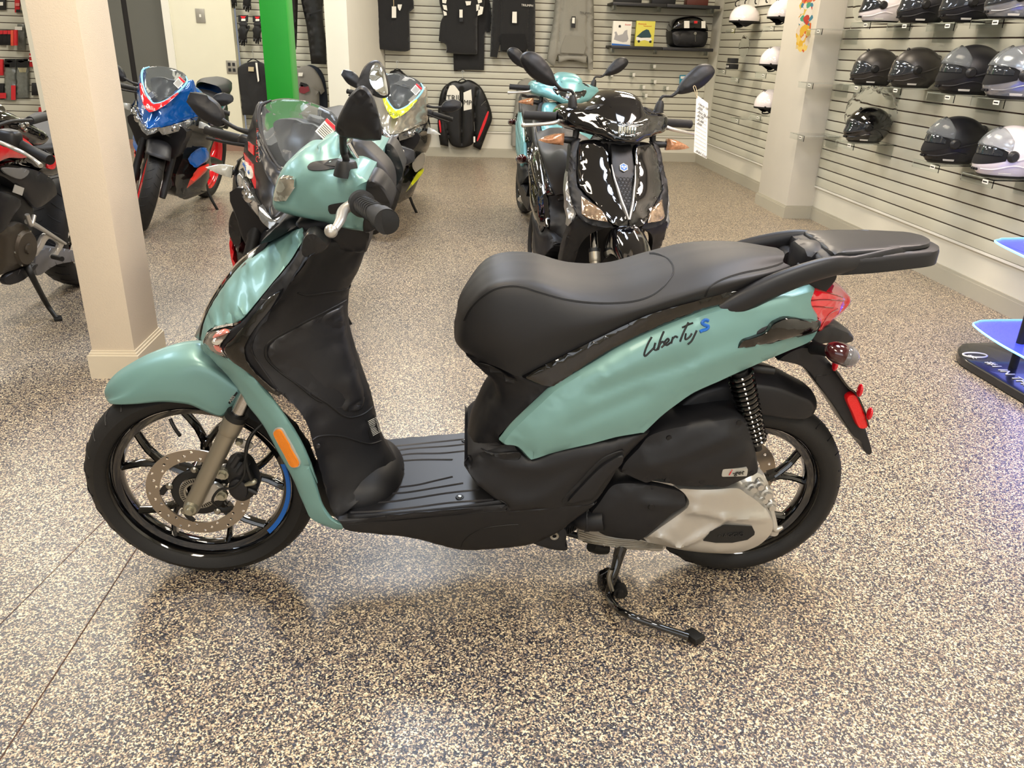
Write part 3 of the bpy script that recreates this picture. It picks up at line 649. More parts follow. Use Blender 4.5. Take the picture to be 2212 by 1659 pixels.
for p in ((1760, 403), (1712, 886)):
    q_, n_ = hit(bvh(board), H, *cv('H4', p), .0008); 
    if q_ is not None:
        lathe('screw_hole', [(0, .001), (.0095, .001), (.0105, -.001)], M_ink, board, n=16, axis=2, loc=q_); lathe('screw', [(0, .003), (.004, .003), (.0048, 0)], M_steel, board, n=10, axis=2, loc=q_)
beam = blob('floor_side_panel', T('H4', [(745, 1078, .172), (1200, 1035, .174), (1700, 988, .172), (2110, 945, .166), (2112, 1000, .172)]).tolist() + T('H7', [(260, 985, .172), (520, 960, .168), (700, 935, .165), (745, 930, .165), (640, 1010, .155), (500, 1115, .145), (470, 1140, .14), (200, 1270, .125), (0, 1300, .12)]).tolist() + T('H4', [(1900, 1322, .118), (1720, 1325, .12), (1600, 1300, .125), (1450, 1260, .132), (1300, 1222, .14), (1100, 1200, .148), (900, 1180, .155), (740, 1160, .165), (690, 1100, .170), (650, 1050, .172)]).tolist(), M_blk, hero, bulge=.010, r=.022, grid=.013, close='bridge', nb=1, ang=45)
line_on('panel_gap', beam, H, 'H4', [(745, 1125), (1200, 1080), (1700, 1035), (2112, 1000), (2300, 992)], .0013, M_ink, beam)
line_on('panel_gap', beam, H, 'H4', [(1722, 1318), (1745, 1260), (1810, 1200), (1920, 1150), (2100, 1125), (2212, 1118)], .0013, M_ink, beam)

# body under the seat
post = blob('seat_front_panel', T('N', [(1005, 762, .05), (1076, 790, .09), (1130, 812, .12), (1178, 826, .13), (1196, 832, .135), (1140, 880, .14), (1102, 918, .142), (1076, 950, .145), (1110, 985, .150), (1100, 1010, .150), (1050, 1000, .12), (1014, 985, .08), (1017, 958, .06), (1033, 901, .05), (1062, 855, .045), (1070, 832, .05), (1045, 802, .05)]), M_blk, hero, bulge=.012, r=.03, grid=.012, close='bridge', nb=6, crown=.02)
rear_low = blob('rear_lower_panel', T('H4', [(1800, 470, .10), (1800, 600, .13), (1750, 610, .14), (1850, 760, .155), (2000, 880, .162), (2110, 945, .165), (2112, 1002, .168)]).tolist() + T('H7', [(260, 985, .168), (520, 960, .168), (715, 930, .165), (860, 745, .155), (955, 580, .15), (1080, 440, .15), (1190, 330, .15), (1130, 330, .155), (700, 420, .165), (400, 490, .165), (200, 550, .16), (100, 500, .155), (0, 430, .15)]).tolist(), M_blk, hero, bulge=.012, r=.025, grid=.012, close='bridge', nb=1, creases=[(T('H7', [(0, 600), (300, 600), (600, 500), (900, 400), (1100, 350)], .16), .006, .018), (T('H7', [(0, 900), (250, 870), (500, 700), (750, 520), (1000, 450)], .16), .007, .02)])
line_on('panel_gap', rear_low, H, 'H4', [(1790, 540), (1752, 610), (1850, 760), (2000, 880), (2112, 945), (2116, 1000)], .0016, M_ink, rear_low)
blob('hook_recess', T('H4', [(1890, 470, .150), (2000, 510, .155), (2212, 500, .165), (2212, 565, .165), (2080, 560, .16), (1950, 510, .152)]), M_ink, hero, bulge=.003, r=.006, close=.004, grid=.01)
pg = blob('footpeg_recess', T('H7', [(455, 900), (600, 745), (720, 615), (820, 535), (970, 487), (970, 575), (890, 685), (730, 890), (640, 925), (480, 942)], .176), M_ink, hero, bulge=.002, r=.006, close=.01, grid=.01)
blob('footpeg', T('H7', [(500, 925), (640, 760), (760, 640), (860, 570), (968, 525), (962, 600), (880, 670), (790, 780), (715, 880), (640, 905)], .182), M_blk, hero, bulge=.006, r=.012, close=.008, grid=.01, label='folded passenger footpeg')

# teal side panel
sp_o = T('N', [(1078, 950, .150), (1102, 920, .150), (1127, 895, .150), (1165, 859.5, .149), (1193, 834, .148), (1228.5, 811, .146), (1279, 781, .144), (1330, 750.6, .142), (1380, 725, .140), (1431, 702.5, .137), (1481.7, 682, .133), (1538, 663, .128), (1600, 650, .122), (1693, 634, .105), (1751, 617, .088), (1760, 625, .085), (1752, 648, .088), (1765, 680, .088), (1769, 702, .088), (1764, 716, .086), (1748, 737, .088), (1703, 757, .10), (1652, 779, .118), (1602, 802, .135), (1551, 825, .146), (1500, 848, .152), (1465, 871, .155), (1429, 899, .158), (1391, 935, .16), (1378, 936, .162), (1330, 945, .166), (1277, 959, .168), (1201, 977, .168), (1152, 992, .163), (1138, 987, .16), (1115, 964, .155), (1090, 960, .152)])
side = blob('side_panel', sp_o, M_teal, hero, sharp=(0, 14, 28), bulge=.026, r=.06, grid=.012, close=.008, mirror=True, creases=[(T('H5', [(1300, 1350), (1600, 1230), (1900, 1140), (2150, 1080)], .15), -.006, .014), (T('H7', [(520, 240), (700, 150), (950, 50), (1150, -30)], .16), -.005, .014), (T('H5', [(1250, 1150), (1500, 1080), (1800, 950), (2100, 850)], .14), .006, .03), (T('H6', [(150, 1250), (400, 1180), (700, 1100)], .13), .006, .016)])[0]
strip = blob('under_seat_trim', T('N', [(1128, 815, .128), (1178, 788, .138), (1279, 737, .143), (1380, 689, .146), (1440, 668, .144), (1500, 652, .140), (1590, 628, .126), (1604, 638, .122), (1575, 655, .126), (1538, 664, .130), (1481, 684, .136), (1431, 704, .140), (1380, 727, .143), (1330, 752, .145), (1279, 783, .147), (1228, 813, .149), (1196, 834, .150), (1165, 830, .140)]), M_gloss, hero, sharp=(0,), bulge=.003, r=.012, grid=.007, close=.02, mirror=True, post=0)
ins = blob('tail_insert', T('H6', [(240, 1215, .138), (340, 1130, .138), (520, 1020, .134), (700, 940, .128), (920, 868, .118), (1080, 874, .108), (1262, 916, .094), (1262, 970, .094), (1215, 1012, .096), (1080, 1055, .106), (900, 1112, .120), (700, 1165, .132), (520, 1205, .140), (380, 1236, .140)]), M_blk, hero, sharp=(0,), bulge=.020, r=.03, grid=.009, close=.02, mirror=True)
blob('tail_insert_gloss', T('H6', [(555, 1160, .154), (600, 1090, .155), (690, 1060, .153), (800, 1020, .150), (850, 960, .147), (900, 925, .144), (1010, 895, .136), (1255, 930, .108), (1240, 990, .108), (1100, 1040, .122), (850, 1105, .142)]), M_gloss, hero, sharp=(0, 7), bulge=.010, r=.014, grid=.009, close=.02, mirror=True, label='glossy black tail inset')
# script on the side panel
def stroke(name, crop, pts, r, m): return line_on(name, side, H, crop, pts, r, m, side, off=.0005, flat=1)
for pts in ([(1808, 900), (1775, 960), (1745, 1040), (1755, 1062), (1800, 1020), (1835, 985)], [(1840, 950), (1828, 1000), (1850, 1010), (1870, 980)], [(1912, 852), (1880, 930), (1862, 1010), (1880, 960), (1905, 940), (1915, 965), (1890, 990)], [(1925, 960), (1955, 930), (1945, 915), (1920, 945), (1935, 970), (1975, 945)],
            [(1990, 900), (1975, 955), (1985, 920), (2010, 895), (2030, 905)], [(2122, 775), (2080, 860), (2050, 940)], [(2068, 820), (2120, 795), (2160, 780)], [(2100, 870), (2095, 920), (2130, 900), (2150, 870)], [(2192, 845), (2150, 930), (2115, 962)]): stroke('script_lettering', 'H5', pts, .0021, M_ink)
stroke('script_lettering', 'H6', [(318, 922), (290, 912), (262, 935), (280, 955), (315, 968), (300, 992), (262, 1005), (243, 1015)], .0036, M_blue)

# seat
r0 = T('N', [(1008, 765, .0), (1020, 772, .055), (1076, 794, .105), (1130, 815, .120), (1178, 788, .132), (1279, 738, .138), (1380, 690, .140), (1500, 654, .134), (1594, 628, .120), (1660, 606, .095), (1704, 592, .05)])
r1 = T('N', [(984, 738, .0), (997, 745, .072), (1050, 730, .118), (1120, 735, .138), (1190, 715, .146), (1279, 698, .150), (1380, 670, .150), (1500, 634, .146), (1594, 608, .132), (1660, 590, .105), (1708, 576, .05)])
r2 = T('N', [(981, 700, .0), (994, 697, .070), (1024, 660, .100), (1064, 632, .110), (1132, 622, .118), (1216, 645, .124), (1317, 656, .128), (1400, 640, .130), (1500, 610, .126), (1580, 592, .115), (1640, 579, .085), (1692, 566, .045)])
r2 = resample(crom(r2, 6), 10)
r3 = r2 * [1, .62, 1] + [0, 0, .016]; r4 = r2 * [1, 0, 1] + [0, 0, .022]
for r_, k in ((r3, .5), (r4, 1)):
    r_[0] += np.array([.006, 0, -.004]) * k; r_[1] += np.array([-.006, 0, .004]) * k; r_[-1] += np.array([.014, 0, -.012]) * k
seat = patch('seat', [r0, r1, r2, r3, r4], M_seatm, hero, nu=44, nv=6, thick=0, capends=False, ang=80)
blob('seat_base', T('N', [(1015, 772, .055), (1076, 797, .10), (1130, 817, .118), (1279, 742, .13), (1400, 690, .13), (1594, 634, .11), (1700, 600, .05), (1650, 620, .09), (1400, 720, .12), (1200, 800, .12), (1120, 830, .11)]), M_ink, hero, bulge=.002, r=.01, close='bridge', grid=.02)
for of in (0, 9):
    line_on('stitching', seat, H, 'H5', [(205 + of, 760), (245 + of, 680), (300, 610 + of), (380, 540 + of), (480, 485 + of), (600, 462 + of), (720, 475 + of), (850, 515 + of), (1050, 570 + of), (1250, 600 + of), (1450, 608 + of), (1650, 592 + of), (1800, 545 + of), (1915, 460 + of), (1988 - of, 370), (1996 - of, 295), (1950 - of, 230), (1860, 190 + of), (1790, 182 + of)], .0011, M_ink, seat, off=.0003, n=5)
    line_on('stitching', seat, H, 'H6', [(285 + of, 712), (330 + of, 625), (440, 562 + of), (600, 510 + of), (800, 470 + of), (930, 430 + of), (975, 395 + of)], .0011, M_ink, seat, off=.0003, n=5)

# rack and grab rail
def Z(crop, p, z): return H.on(*cv(crop, p), 2, z)
def arm(s):
    P = np.array([T('H6', [(430, 840)], .125)[0], T('H6', [(620, 745)], .125)[0], T('H6', [(900, 610)], .118)[0], T('H6', [(1200, 500)], .108)[0], T('H6', [(1400, 450)], .100)[0], T('H6', [(1560, 430)], .090)[0], T('H6', [(1880, 350)], .070)[0], T('H6', [(2030, 325)], .045)[0], T('H6', [(2075, 300)], .0)[0]])
    P[:, 1] *= s; return P
rad = [.022, .027, .026, .024, .022, .017, .014, .013, .013]
A_, B_ = arm(1), arm(-1)
rail = tube('grab_rail', np.vstack([A_, B_[::-1][1:]]), rad + rad[::-1][1:], M_soft, hero, n=16, smooth=4, flat=.55)
def rk(z, pts): return np.array([Z('H6', p, z) for p in pts])
zt = .905
outl = [( 1.385, .0), (1.385, .092), (1.42, .100), (1.50, .094), (1.58, .078), (1.645, .060), (1.672, .03), (1.678, 0)]
ol = outl + [(x, -y) for x, y in outl[::-1][1:-1]]
plate3 = lambda zz, k, dz: np.array([[1.53 + (x - 1.53) * k, y * k, zz + (x - 1.4) * .05] for x, y in ol])
blob('rack', plate3(.880, 1.0, 0), M_blk, hero, ax=2, out=1, bulge=.016, r=.02, grid=.014, close=.024, ang=50)
blob('rack_pad', plate3(.897, .84, 0), M_soft, hero, ax=2, out=1, bulge=.008, r=.012, grid=.014, close=.004, ang=50)
blob('rack_hump', np.array([[x, y, .882] for x, y in ((1.37, -.05), (1.37, .05), (1.41, .045), (1.46, .02), (1.52, 0), (1.46, -.02), (1.41, -.045))]), M_soft, hero, ax=2, out=1, bulge=.020, r=.03, grid=.01, close=.05)
for s in (-1, 1): blob('rack_leg', np.array([[1.36, s * .06, .79], [1.36, s * .06, .845], [1.375, s * .06, .862], [1.42, s * .06, .862], [1.44, s * .06, .84], [1.42, s * .06, .80], [1.40, s * .06, .76]]), M_blk, hero, bulge=.01, r=.02, grid=.012, close=.04)
# tail lamp, rear indicators, plate holder, flap
tl = blob('tail_lamp', T('H6', [(1222, 628, .062), (1330, 655, .055), (1430, 688, .035), (1478, 730, .012), (1476, 765, .008), (1440, 830, .015), (1340, 935, .03), (1262, 1015, .05), (1250, 960, .088), (1262, 918, .092), (1100, 878, .108), (1000, 868, .112), (935, 852, .112), (1050, 808, .10), (1165, 745, .092), (1205, 690, .088)]), M_red, hero, bulge=.010, r=.02, grid=.008, close='bridge', nb=6, crown=.018, ang=60, sharp=(3, 12))
for pts in ([(1215, 650), (1300, 670), (1460, 720)], [(1170, 750), (1300, 740), (1470, 750)], [(1010, 840), (1180, 800), (1380, 810)], [(1180, 800), (1200, 860), (1260, 900)], [(1260, 1000), (1340, 870), (1420, 820)]): line_on('lamp_rib', tl, H, 'H6', pts, .0018, mat('red_rib', '8c0812', .1, coat=1), tl)
flapm = mat('grained_black_plastic', '1d1e22', .45)
blob('rear_fairing', T('H6', [(1180, 1050, .07), (1262, 1000, .06), (1350, 962, .05), (1500, 1010, .03), (1545, 1055, .01), (1540, 1090, .01), (1470, 1115, .03), (1330, 1110, .05), (1240, 1120, .06)]), flapm, hero, bulge=.008, r=.015, grid=.01, close='bridge', nb=4, crown=.005)
hold = blob('plate_holder', T('H8', [(945, 92, .06), (1000, 50, .06), (1120, 0, .06), (1240, 20, .05), (1330, 110, .045), (1400, 190, .045), (1450, 270, .045), (1520, 400, .045), (1590, 600, .045), (1628, 720, .045), (1634, 765, .045), (1610, 786, .045), (1580, 760, .045), (1550, 690, .045), (1500, 650, .045), (1440, 560, .045), (1370, 450, .045), (1290, 340, .045), (1230, 262, .045), (1160, 170, .05), (1100, 130, .055)]), flapm, hero, bulge=.008, r=.014, grid=.01, close='bridge', nb=1, sharp=(0,))
line_on('panel_gap', hold, H, 'H8', [(1230, 262), (1235, 210), (1330, 200), (1345, 130)], .0012, M_ink, hold)
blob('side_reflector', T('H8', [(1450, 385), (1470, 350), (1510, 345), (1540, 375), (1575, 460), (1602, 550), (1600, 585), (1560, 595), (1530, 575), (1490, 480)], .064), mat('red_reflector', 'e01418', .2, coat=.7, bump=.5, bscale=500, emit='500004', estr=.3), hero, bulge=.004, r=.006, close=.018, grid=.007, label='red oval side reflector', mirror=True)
blob('number_plate_bracket', T('H8', [(1350, 140), (1400, 200), (1470, 290), (1530, 340), (1590, 470), (1620, 580), (1612, 585), (1580, 480), (1520, 350), (1460, 300), (1390, 210)], .07), M_gloss, hero, bulge=.001, r=.004, close='bridge', grid=.02)
for p, rr in (((1536, 315), .011), ((1608, 485), .011), ((1355, 130), .010)):
    q_ = T('H8', [p], .075)[0]; q_[0] += .004; sph('red_tab_reflector', q_, (.006, rr, rr * 1.5), M_red, hero, label='small red rear reflector')
for s in (1, -1):
    f = np.array([1, s, 1]); a = T('H6', [(1215, 1150)], .075)[0] * f; b2 = T('H6', [(1340, 1180)], .12)[0] * f; c2 = T('H6', [(1440, 1198)], .145)[0] * f
    st = tube('indicator_stalk', [a, (a + b2) / 2, b2, c2], [.016, .013, .013, .014], M_blk, hero, n=12)
    sph('rear_indicator', c2, (.036, .028, .024), M_redd, st, R=ry(.35)); sph('indicator_rim', c2 + np.array([.014, -.004 * s, -.004]), (.026, .0275, .0235), M_clear, st, R=ry(.35))
    lathe('stalk_screw', [(0, -.006 * s), (.005, -.006 * s), (.006, 0)], M_steel, st, n=10, loc=a + np.array([0, -.015 * s, 0]))
# rear mudguard
mgo = T('H8', [(150, 560, .06), (230, 430, .065), (350, 335, .067), (500, 282, .068), (640, 265, .068), (760, 265, .068), (950, 292, .067), (1100, 350, .066), (1180, 382, .062), (1218, 430, .058), (1212, 480, .056), (1140, 527, .066), (1000, 520, .068), (880, 500, .068), (700, 480, .068), (500, 500, .068), (300, 560, .068)])
blob('rear_mudguard', mgo, M_blk, hero, bulge=.010, r=.025, grid=.012, close='bridge', nb=6, crown=.022, ang=60)
# airbox, covers, engine
ab = blob('airbox', T('H7', [(1170, 325, .13), (1350, 262, .135), (1620, 215, .14), (1900, 172, .14), (1990, 195, .14), (2035, 260, .14), (2090, 450, .142), (2120, 600, .142), (2112, 665, .142), (2000, 720, .142), (1820, 792, .142), (1700, 772, .142), (1600, 785, .142), (1480, 780, .14), (1380, 768, .14), (1280, 720, .14), (1170, 752, .138), (1100, 735, .138), (1000, 690, .135), (930, 650, .13), (960, 560, .13), (1080, 430, .13)]), M_blk, hero, sharp=(9,), bulge=.026, r=.05, grid=.011, close=.07, creases=[(T('H7', [(1200, 580), (1500, 470), (1840, 320)], .14), .006, .016), (T('H7', [(1500, 650), (1800, 530), (2080, 420)], .14), .006, .03), (T('H7', [(1180, 430), (1420, 330)], .14), -.004, .01)])
for p in ((1365, 382), (1962, 250), (1352, 735), (1645, 750), (2070, 680)):
    q_, n_ = hit(bvh(ab), H, *cv('H7', p), .0006)
    if q_ is not None: lathe('screw_hole', [(0, -.0008), (.0062, -.0008), (.007, .002)], M_ink, ab, n=16, loc=q_)
q_, n_ = hit(bvh(ab), H, *cv('H7', (1925, 676)), .003)
bd = blob('engine_badge', T('H7', [(1835, 645), (2028, 638), (2036, 650), (2028, 700), (2015, 706), (1825, 711), (1814, 702), (1822, 655)], -q_[1] + .001), M_silvp, hero, bulge=.001, r=.003, close=.008, grid=.01, sharp=(0, 1, 4, 5), label='silver engine badge')
xa = T('H7', [(1900, 695), (2000, 690)], -q_[1] + .0035)
text('badge_lettering', '-get', xa[0], xa[1] - xa[0], (0, 0, 1), .017, M_ink, bd, shear=.3); text('badge_lettering', 'i', T('H7', [(1868, 697)], -q_[1] + .0035)[0], xa[1] - xa[0], (0, 0, 1), .022, M_redp, bd, shear=.4)
ec = blob('engine_cover', T('H7', [(860, 762, .11), (1000, 735, .115), (1180, 752, .12), (1240, 762, .125), (1420, 800, .13), (1490, 830, .13), (1506, 870, .132), (1504, 945, .134), (1400, 1020, .136), (1140, 1232, .125), (1050, 1238, .12), (850, 1212, .11), (740, 1160, .105), (700, 1080, .11), (690, 1000, .115), (740, 930, .115)]), M_blk, hero, sharp=(8,), bulge=.018, r=.035, grid=.011, close=.10, creases=[(T('H7', [(1160, 910), (1350, 925), (1500, 945)], .13), .006, .01), (T('H7', [(1250, 800), (1400, 860), (1490, 860)], .13), -.006, .03)])
q_, n_ = hit(bvh(ec), H, *cv('H7', (1215, 966)), .001)
if q_ is not None: lathe('screw_hole', [(0, -.001), (.007, -.001), (.009, .002)], M_ink, ec, n=16, loc=q_)
tc_ = blob('transmission_cover', T('H7', [(1204, 744, .125), (1480, 782, .13), (1700, 790, .128)]).tolist() + T('H8', [(640, 1005, .125), (720, 1050, .122), (800, 1105, .12), (880, 1190, .12), (912, 1270, .12), (895, 1350, .122), (800, 1440, .124), (650, 1492, .122), (500, 1496, .12), (300, 1480, .118), (120, 1442, .115)]).tolist() + T('H7', [(1140, 1228, .118), (1300, 1100, .125), (1500, 950, .13), (1490, 860, .13), (1400, 790, .128)]).tolist(), M_alu, hero, bulge=.022, r=.03, grid=.010, close=.11, label='silver transmission cover', creases=[(T('H7', [(1510, 955), (1800, 1015), (2212, 1050), (2350, 1080)], .13), .008, .010), (T('H7', [(1430, 1290), (1600, 1200), (1750, 1110), (1820, 1020)], .13), .008, .008), (T('H7', [(1200, 1180), (1330, 1220), (1440, 1290)], .13), .006, .007), (T('H7', [(1700, 880), (1900, 900), (2212, 1000)], .13), -.004, .02), (T('H7', [(1550, 1080), (1600, 1100), (1650, 1060)], .13), -.008, .03)])
lg = decal('cover_inset', tc_, H, 'H7', [(1655, 1250), (1720, 1180), (1815, 1122), (2070, 1130), (2092, 1175), (2088, 1200), (2030, 1242), (1900, 1268), (1760, 1268)], mat('inset_black', '191919', .55), hero, thick=.003, sharp=True, label='black inset with raised lettering')
q0, _ = hit(bvh(tc_), H, *cv('H7', (1775, 1215)), .005); q1, _ = hit(bvh(tc_), H, *cv('H7', (2050, 1205)), .005)
if q0 is not None and q1 is not None: text('cover_lettering', 'PIAGGIO', q0, q1 - q0, (0, 0, 1), .016, mat('raised_black', '2a2a2a', .4), hero, ext=.001)
sump = blob('engine_sump', T('H7', [(585, 1130, .06), (640, 1140, .09), (730, 1165, .10), (850, 1215, .105), (1050, 1240, .11), (1320, 1300, .108), (1315, 1330, .105), (1250, 1340, .10), (1000, 1320, .095), (640, 1275, .08), (590, 1240, .06), (575, 1180, .05)]), M_alu, hero, bulge=.006, r=.01, grid=.01, close='bridge')
for k in range(5): line_on('sump_rib', sump, H, 'H7', [(600, 1175 + 20 * k), (720, 1210 + 18 * k), (900, 1240 + 16 * k), (1100, 1262 + 13 * k), (1310, 1300 + 6 * k)], .0016, M_steel, sump)
# intake hose, pivot, rear gear
ih = T('H7', [(480, 1130, .08), (560, 1080, .09), (620, 1070, .10), (700, 1075, .11), (800, 1070, .115)])
tube('intake_hose', ih, [.022, .022, .027, .029, .03], M_blk, hero, n=18, smooth=3)
for k in range(5):
    a = ih[0] + (ih[1] - ih[0]) * k / 4; lathe('hose_rib', [(.020, -.003), (.0265, 0), (.020, .003)], M_black, hero, n=20, axis=0, loc=a)
lathe('hose_clamp', [(.028, -.006), (.031, -.005), (.031, .005), (.028, .006)], M_blk, hero, n=24, axis=0, loc=ih[2] + (ih[3] - ih[2]) * .5)
pv = blob('pivot_bracket', T('H7', [(190, 1262), (300, 1200), (360, 1145), (450, 1130), (490, 1180), (480, 1290), (495, 1300), (490, 1335), (400, 1332), (300, 1310)], .13), M_blk, hero, bulge=.008, r=.012, grid=.009, close=.03)
q_ = T('H7', [(385, 1212)], .14)[0]; lathe('pivot_washer', [(.005, -.003), (.007, -.004), (.0105, -.004), (.012, 0)], M_steel, pv, n=24, loc=q_)
tube('cross_bar', [T('H7', [(480, 1185)], .05)[0], T('H7', [(600, 1220)], .05)[0]], .008, M_black, hero, n=10, smooth=1)
# centre-stand stub, side stand
stp = T('H7', [(960, 1300, .09), (930, 1400, .10), (900, 1510, .115)]).tolist() + T('N', [(1322, 1255, .125), (1316, 1290, .14)]).tolist()
ss = tube('side_stand', np.vstack([stp, [H.M.T @ (WORLD.on(1345, 1322, 2, .05) - H.O)], [H.M.T @ (WORLD.on(1420, 1352, 2, .03) - H.O)], [H.M.T @ (WORLD.on(1487, 1374, 2, .022) - H.O)]]), [.016, .014, .012, .012, .011, .0095, .0085, .009], M_gloss, hero, n=12, smooth=4)
ft = H.M.T @ (WORLD.on(1499, 1374, 2, .012) - H.O); box('stand_foot', ft, (.032, .045, .016), M_black, ss, R=rz(.5) @ rx(-.2), bev=.005)
lathe('stand_pivot', [(0, -.016), (.010, -.016), (.012, -.008), (.018, -.008), (.018, .012), (0, .012)], M_black, ss, n=16, loc=T('N', [(1340, 1277)], .13)[0])
blob('stand_bracket', T('H7', [(760, 1560), (800, 1530), (860, 1510), (940, 1580), (960, 1640), (900, 1700), (800, 1690), (755, 1640)], .115), M_gloss, ss, bulge=.003, r=.006, grid=.01, close=.012)
tube('return_spring', T('H7', [(870, 1500, .13), (850, 1580, .135), (880, 1680, .14)]), .006, M_steel, ss, n=8)
tube('centre_stand', T('H7', [(700, 1300, .04), (760, 1320, .03), (830, 1320, .02)]), .016, M_black, hero, n=12)
# shock absorber with coil
S0 = T('H8', [(668, 165)], .12)[0]; S1 = T('H8', [(800, 745)], .12)[0]
sk = tube('shock_absorber', [S0, S1], .011, M_black, hero, n=12, smooth=1)
ax = (S1 - S0); Ls = np.linalg.norm(ax); ax /= Ls; u_ = np.cross(ax, [0, 1, 0]); u_ /= np.linalg.norm(u_); v_ = np.cross(ax, u_); NT = 15
hp = [S0 + ax * (Ls * (.04 + .88 * t)) + .0255 * (1 - .15 * t) * (u_ * math.cos(2 * math.pi * NT * t) + v_ * math.sin(2 * math.pi * NT * t)) for t in np.linspace(0, 1, NT * 12)]
tube('coil_spring', hp, .0048, M_gloss, sk, n=7, smooth=1)
tube('damper_body', [S0, S0 + ax * Ls * .45], .018, M_black, sk, n=14, smooth=1)
tube('frame_peg', T('H8', [(720, 140, .10), (800, 155, .11), (925, 172, .12)]), [.009, .010, .009], M_black, hero, n=10)
# rear hub side: brake disc and gear seen behind the cover
perforated('rear_disc', .11, .07, [(.095 * math.cos(a), .095 * math.sin(a)) for a in np.linspace(0, 6.28, 18, False)], .004, .05, .004, M_disc, rw, loc=CB)
hb = T('H8', [(850, 900)], .07)[0]
lathe('gear_housing', [(0, -.03), (.04, -.028), (.058, -.012), (.06, .02), (.05, .03)], M_alu, hero, n=28, loc=(CB[0] - .012, -.06, CB[2] + .03))
for p, rr in (((815, 1010), .013), ((870, 1075), .016), ((900, 1160), .014), ((915, 1340), .016), ((845, 1110), .012), ((760, 1030), .014)):
    q_ = T('H8', [p], .095)[0]; lathe('housing_boss', [(0, -.012), (rr * .6, -.012), (rr * .7, -.004), (rr, -.002), (rr, .02)], M_alu, hero, n=12, loc=q_)
tube('brake_arm', T('H8', [(900, 1180, .1), (915, 1260, .105), (930, 1330, .11), (985, 1315, .115)]), [.007, .008, .009, .004], M_alu, hero, n=8)

# headset of the scooter in front
hd = blob('headset_cover', T('R6', [(1300, 170, .030), (1210, 205, .045), (1130, 250, .055), (1118, 290, .058), (1000, 302, .06), (900, 370, .062), (850, 420, .064), (800, 510, .068), (755, 660, .075), (745, 755, .075), (770, 802, .07), (880, 840, .07), (1000, 870, .08), (1200, 910, .11), (1360, 960, .155), (1520, 985, .195), (1535, 820, .225), (1552, 560, .225), (1440, 470, .195), (1350, 440, .15), (1325, 320, .06), (1312, 220, .035)]), M_teal, hero, sharp=(0, 9, 15, 17), bulge=.034, r=.07, grid=.010, close='bridge', nb=1, ang=50, creases=[(T('R6', [(930, 560), (1050, 480), (1200, 470), (1340, 480), (1540, 555)], .12), .008, .010), (T('R6', [(1100, 690), (1180, 620), (1300, 590), (1540, 565)], .14), .005, .010), (T('R6', [(960, 720), (1080, 640), (1160, 600)], .1), -.008, .02)])
decal('headset_inlay', hd, H, 'R6', [(1045, 440), (1090, 400), (1200, 385), (1320, 372), (1320, 440), (1200, 465), (1080, 468)], M_dk, hero, thick=.002)
decal('lever_slot', hd, H, 'R6', [(1225, 790), (1240, 760), (1360, 738), (1500, 715), (1510, 800), (1380, 822), (1260, 838), (1232, 820)], M_ink, hero, thick=.0015)
blob('switch_housing', T('R6', [(1552, 560, .228), (1640, 560, .22), (1740, 680, .20), (1760, 780, .19), (1640, 960, .19), (1520, 985, .200), (1535, 800, .225)]), M_blk, hero, bulge=.012, r=.03, grid=.012, close=.10, mirror=True)
M_lampc = mat('lamp_chrome', 'dfe2de', .06, metal=.95, var=.15, vscale=25)
hl_ = blob('headlamp', T('R6', [(812, 525, .098), (870, 528, .112), (930, 545, .120), (928, 620, .122), (860, 728, .110), (800, 735, .102), (752, 722, .088), (762, 650, .088), (790, 560, .09)]), M_lampc, hero, sharp=(2, 3, 4, 6), bulge=.008, r=.014, grid=.007, close='bridge', nb=1, label='chrome-rimmed headlamp')
# dash
blob('dash_cowl', T('R6', [(1385, 330, .06), (1440, 460, .07), (1540, 560, .08), (1640, 700, .07), (1740, 760, .05), (1770, 640, .05), (1740, 480, .045), (1620, 330, .04), (1500, 230, .035), (1400, 215, .035)]), M_blk, hero, bulge=.006, r=.02, grid=.01, close='bridge')
nr = T('R2', [(1000, 1245), (1060, 1350), (1150, 1460), (1250, 1560), (1325, 1650)], .074) + [0, 0, .004]; fr_ = T('R2', [(1062, 1200), (1170, 1290), (1262, 1390), (1335, 1490), (1366, 1600)], -.055) + [0, 0, .012]
dp = patch('instrument_panel', [nr, nr * .5 + fr_ * .5 + [-.004, 0, .006], fr_], mat('instrument_glass', '3a3d38', .03, coat=1, metal=.5), hero, nu=16, nv=3, mirror=None, thick=.006, label='glossy instrument panel')
tube('instrument_rim', np.vstack([nr, fr_[::-1], nr[:1]]), .0045, M_chrome, dp, n=8, smooth=4)

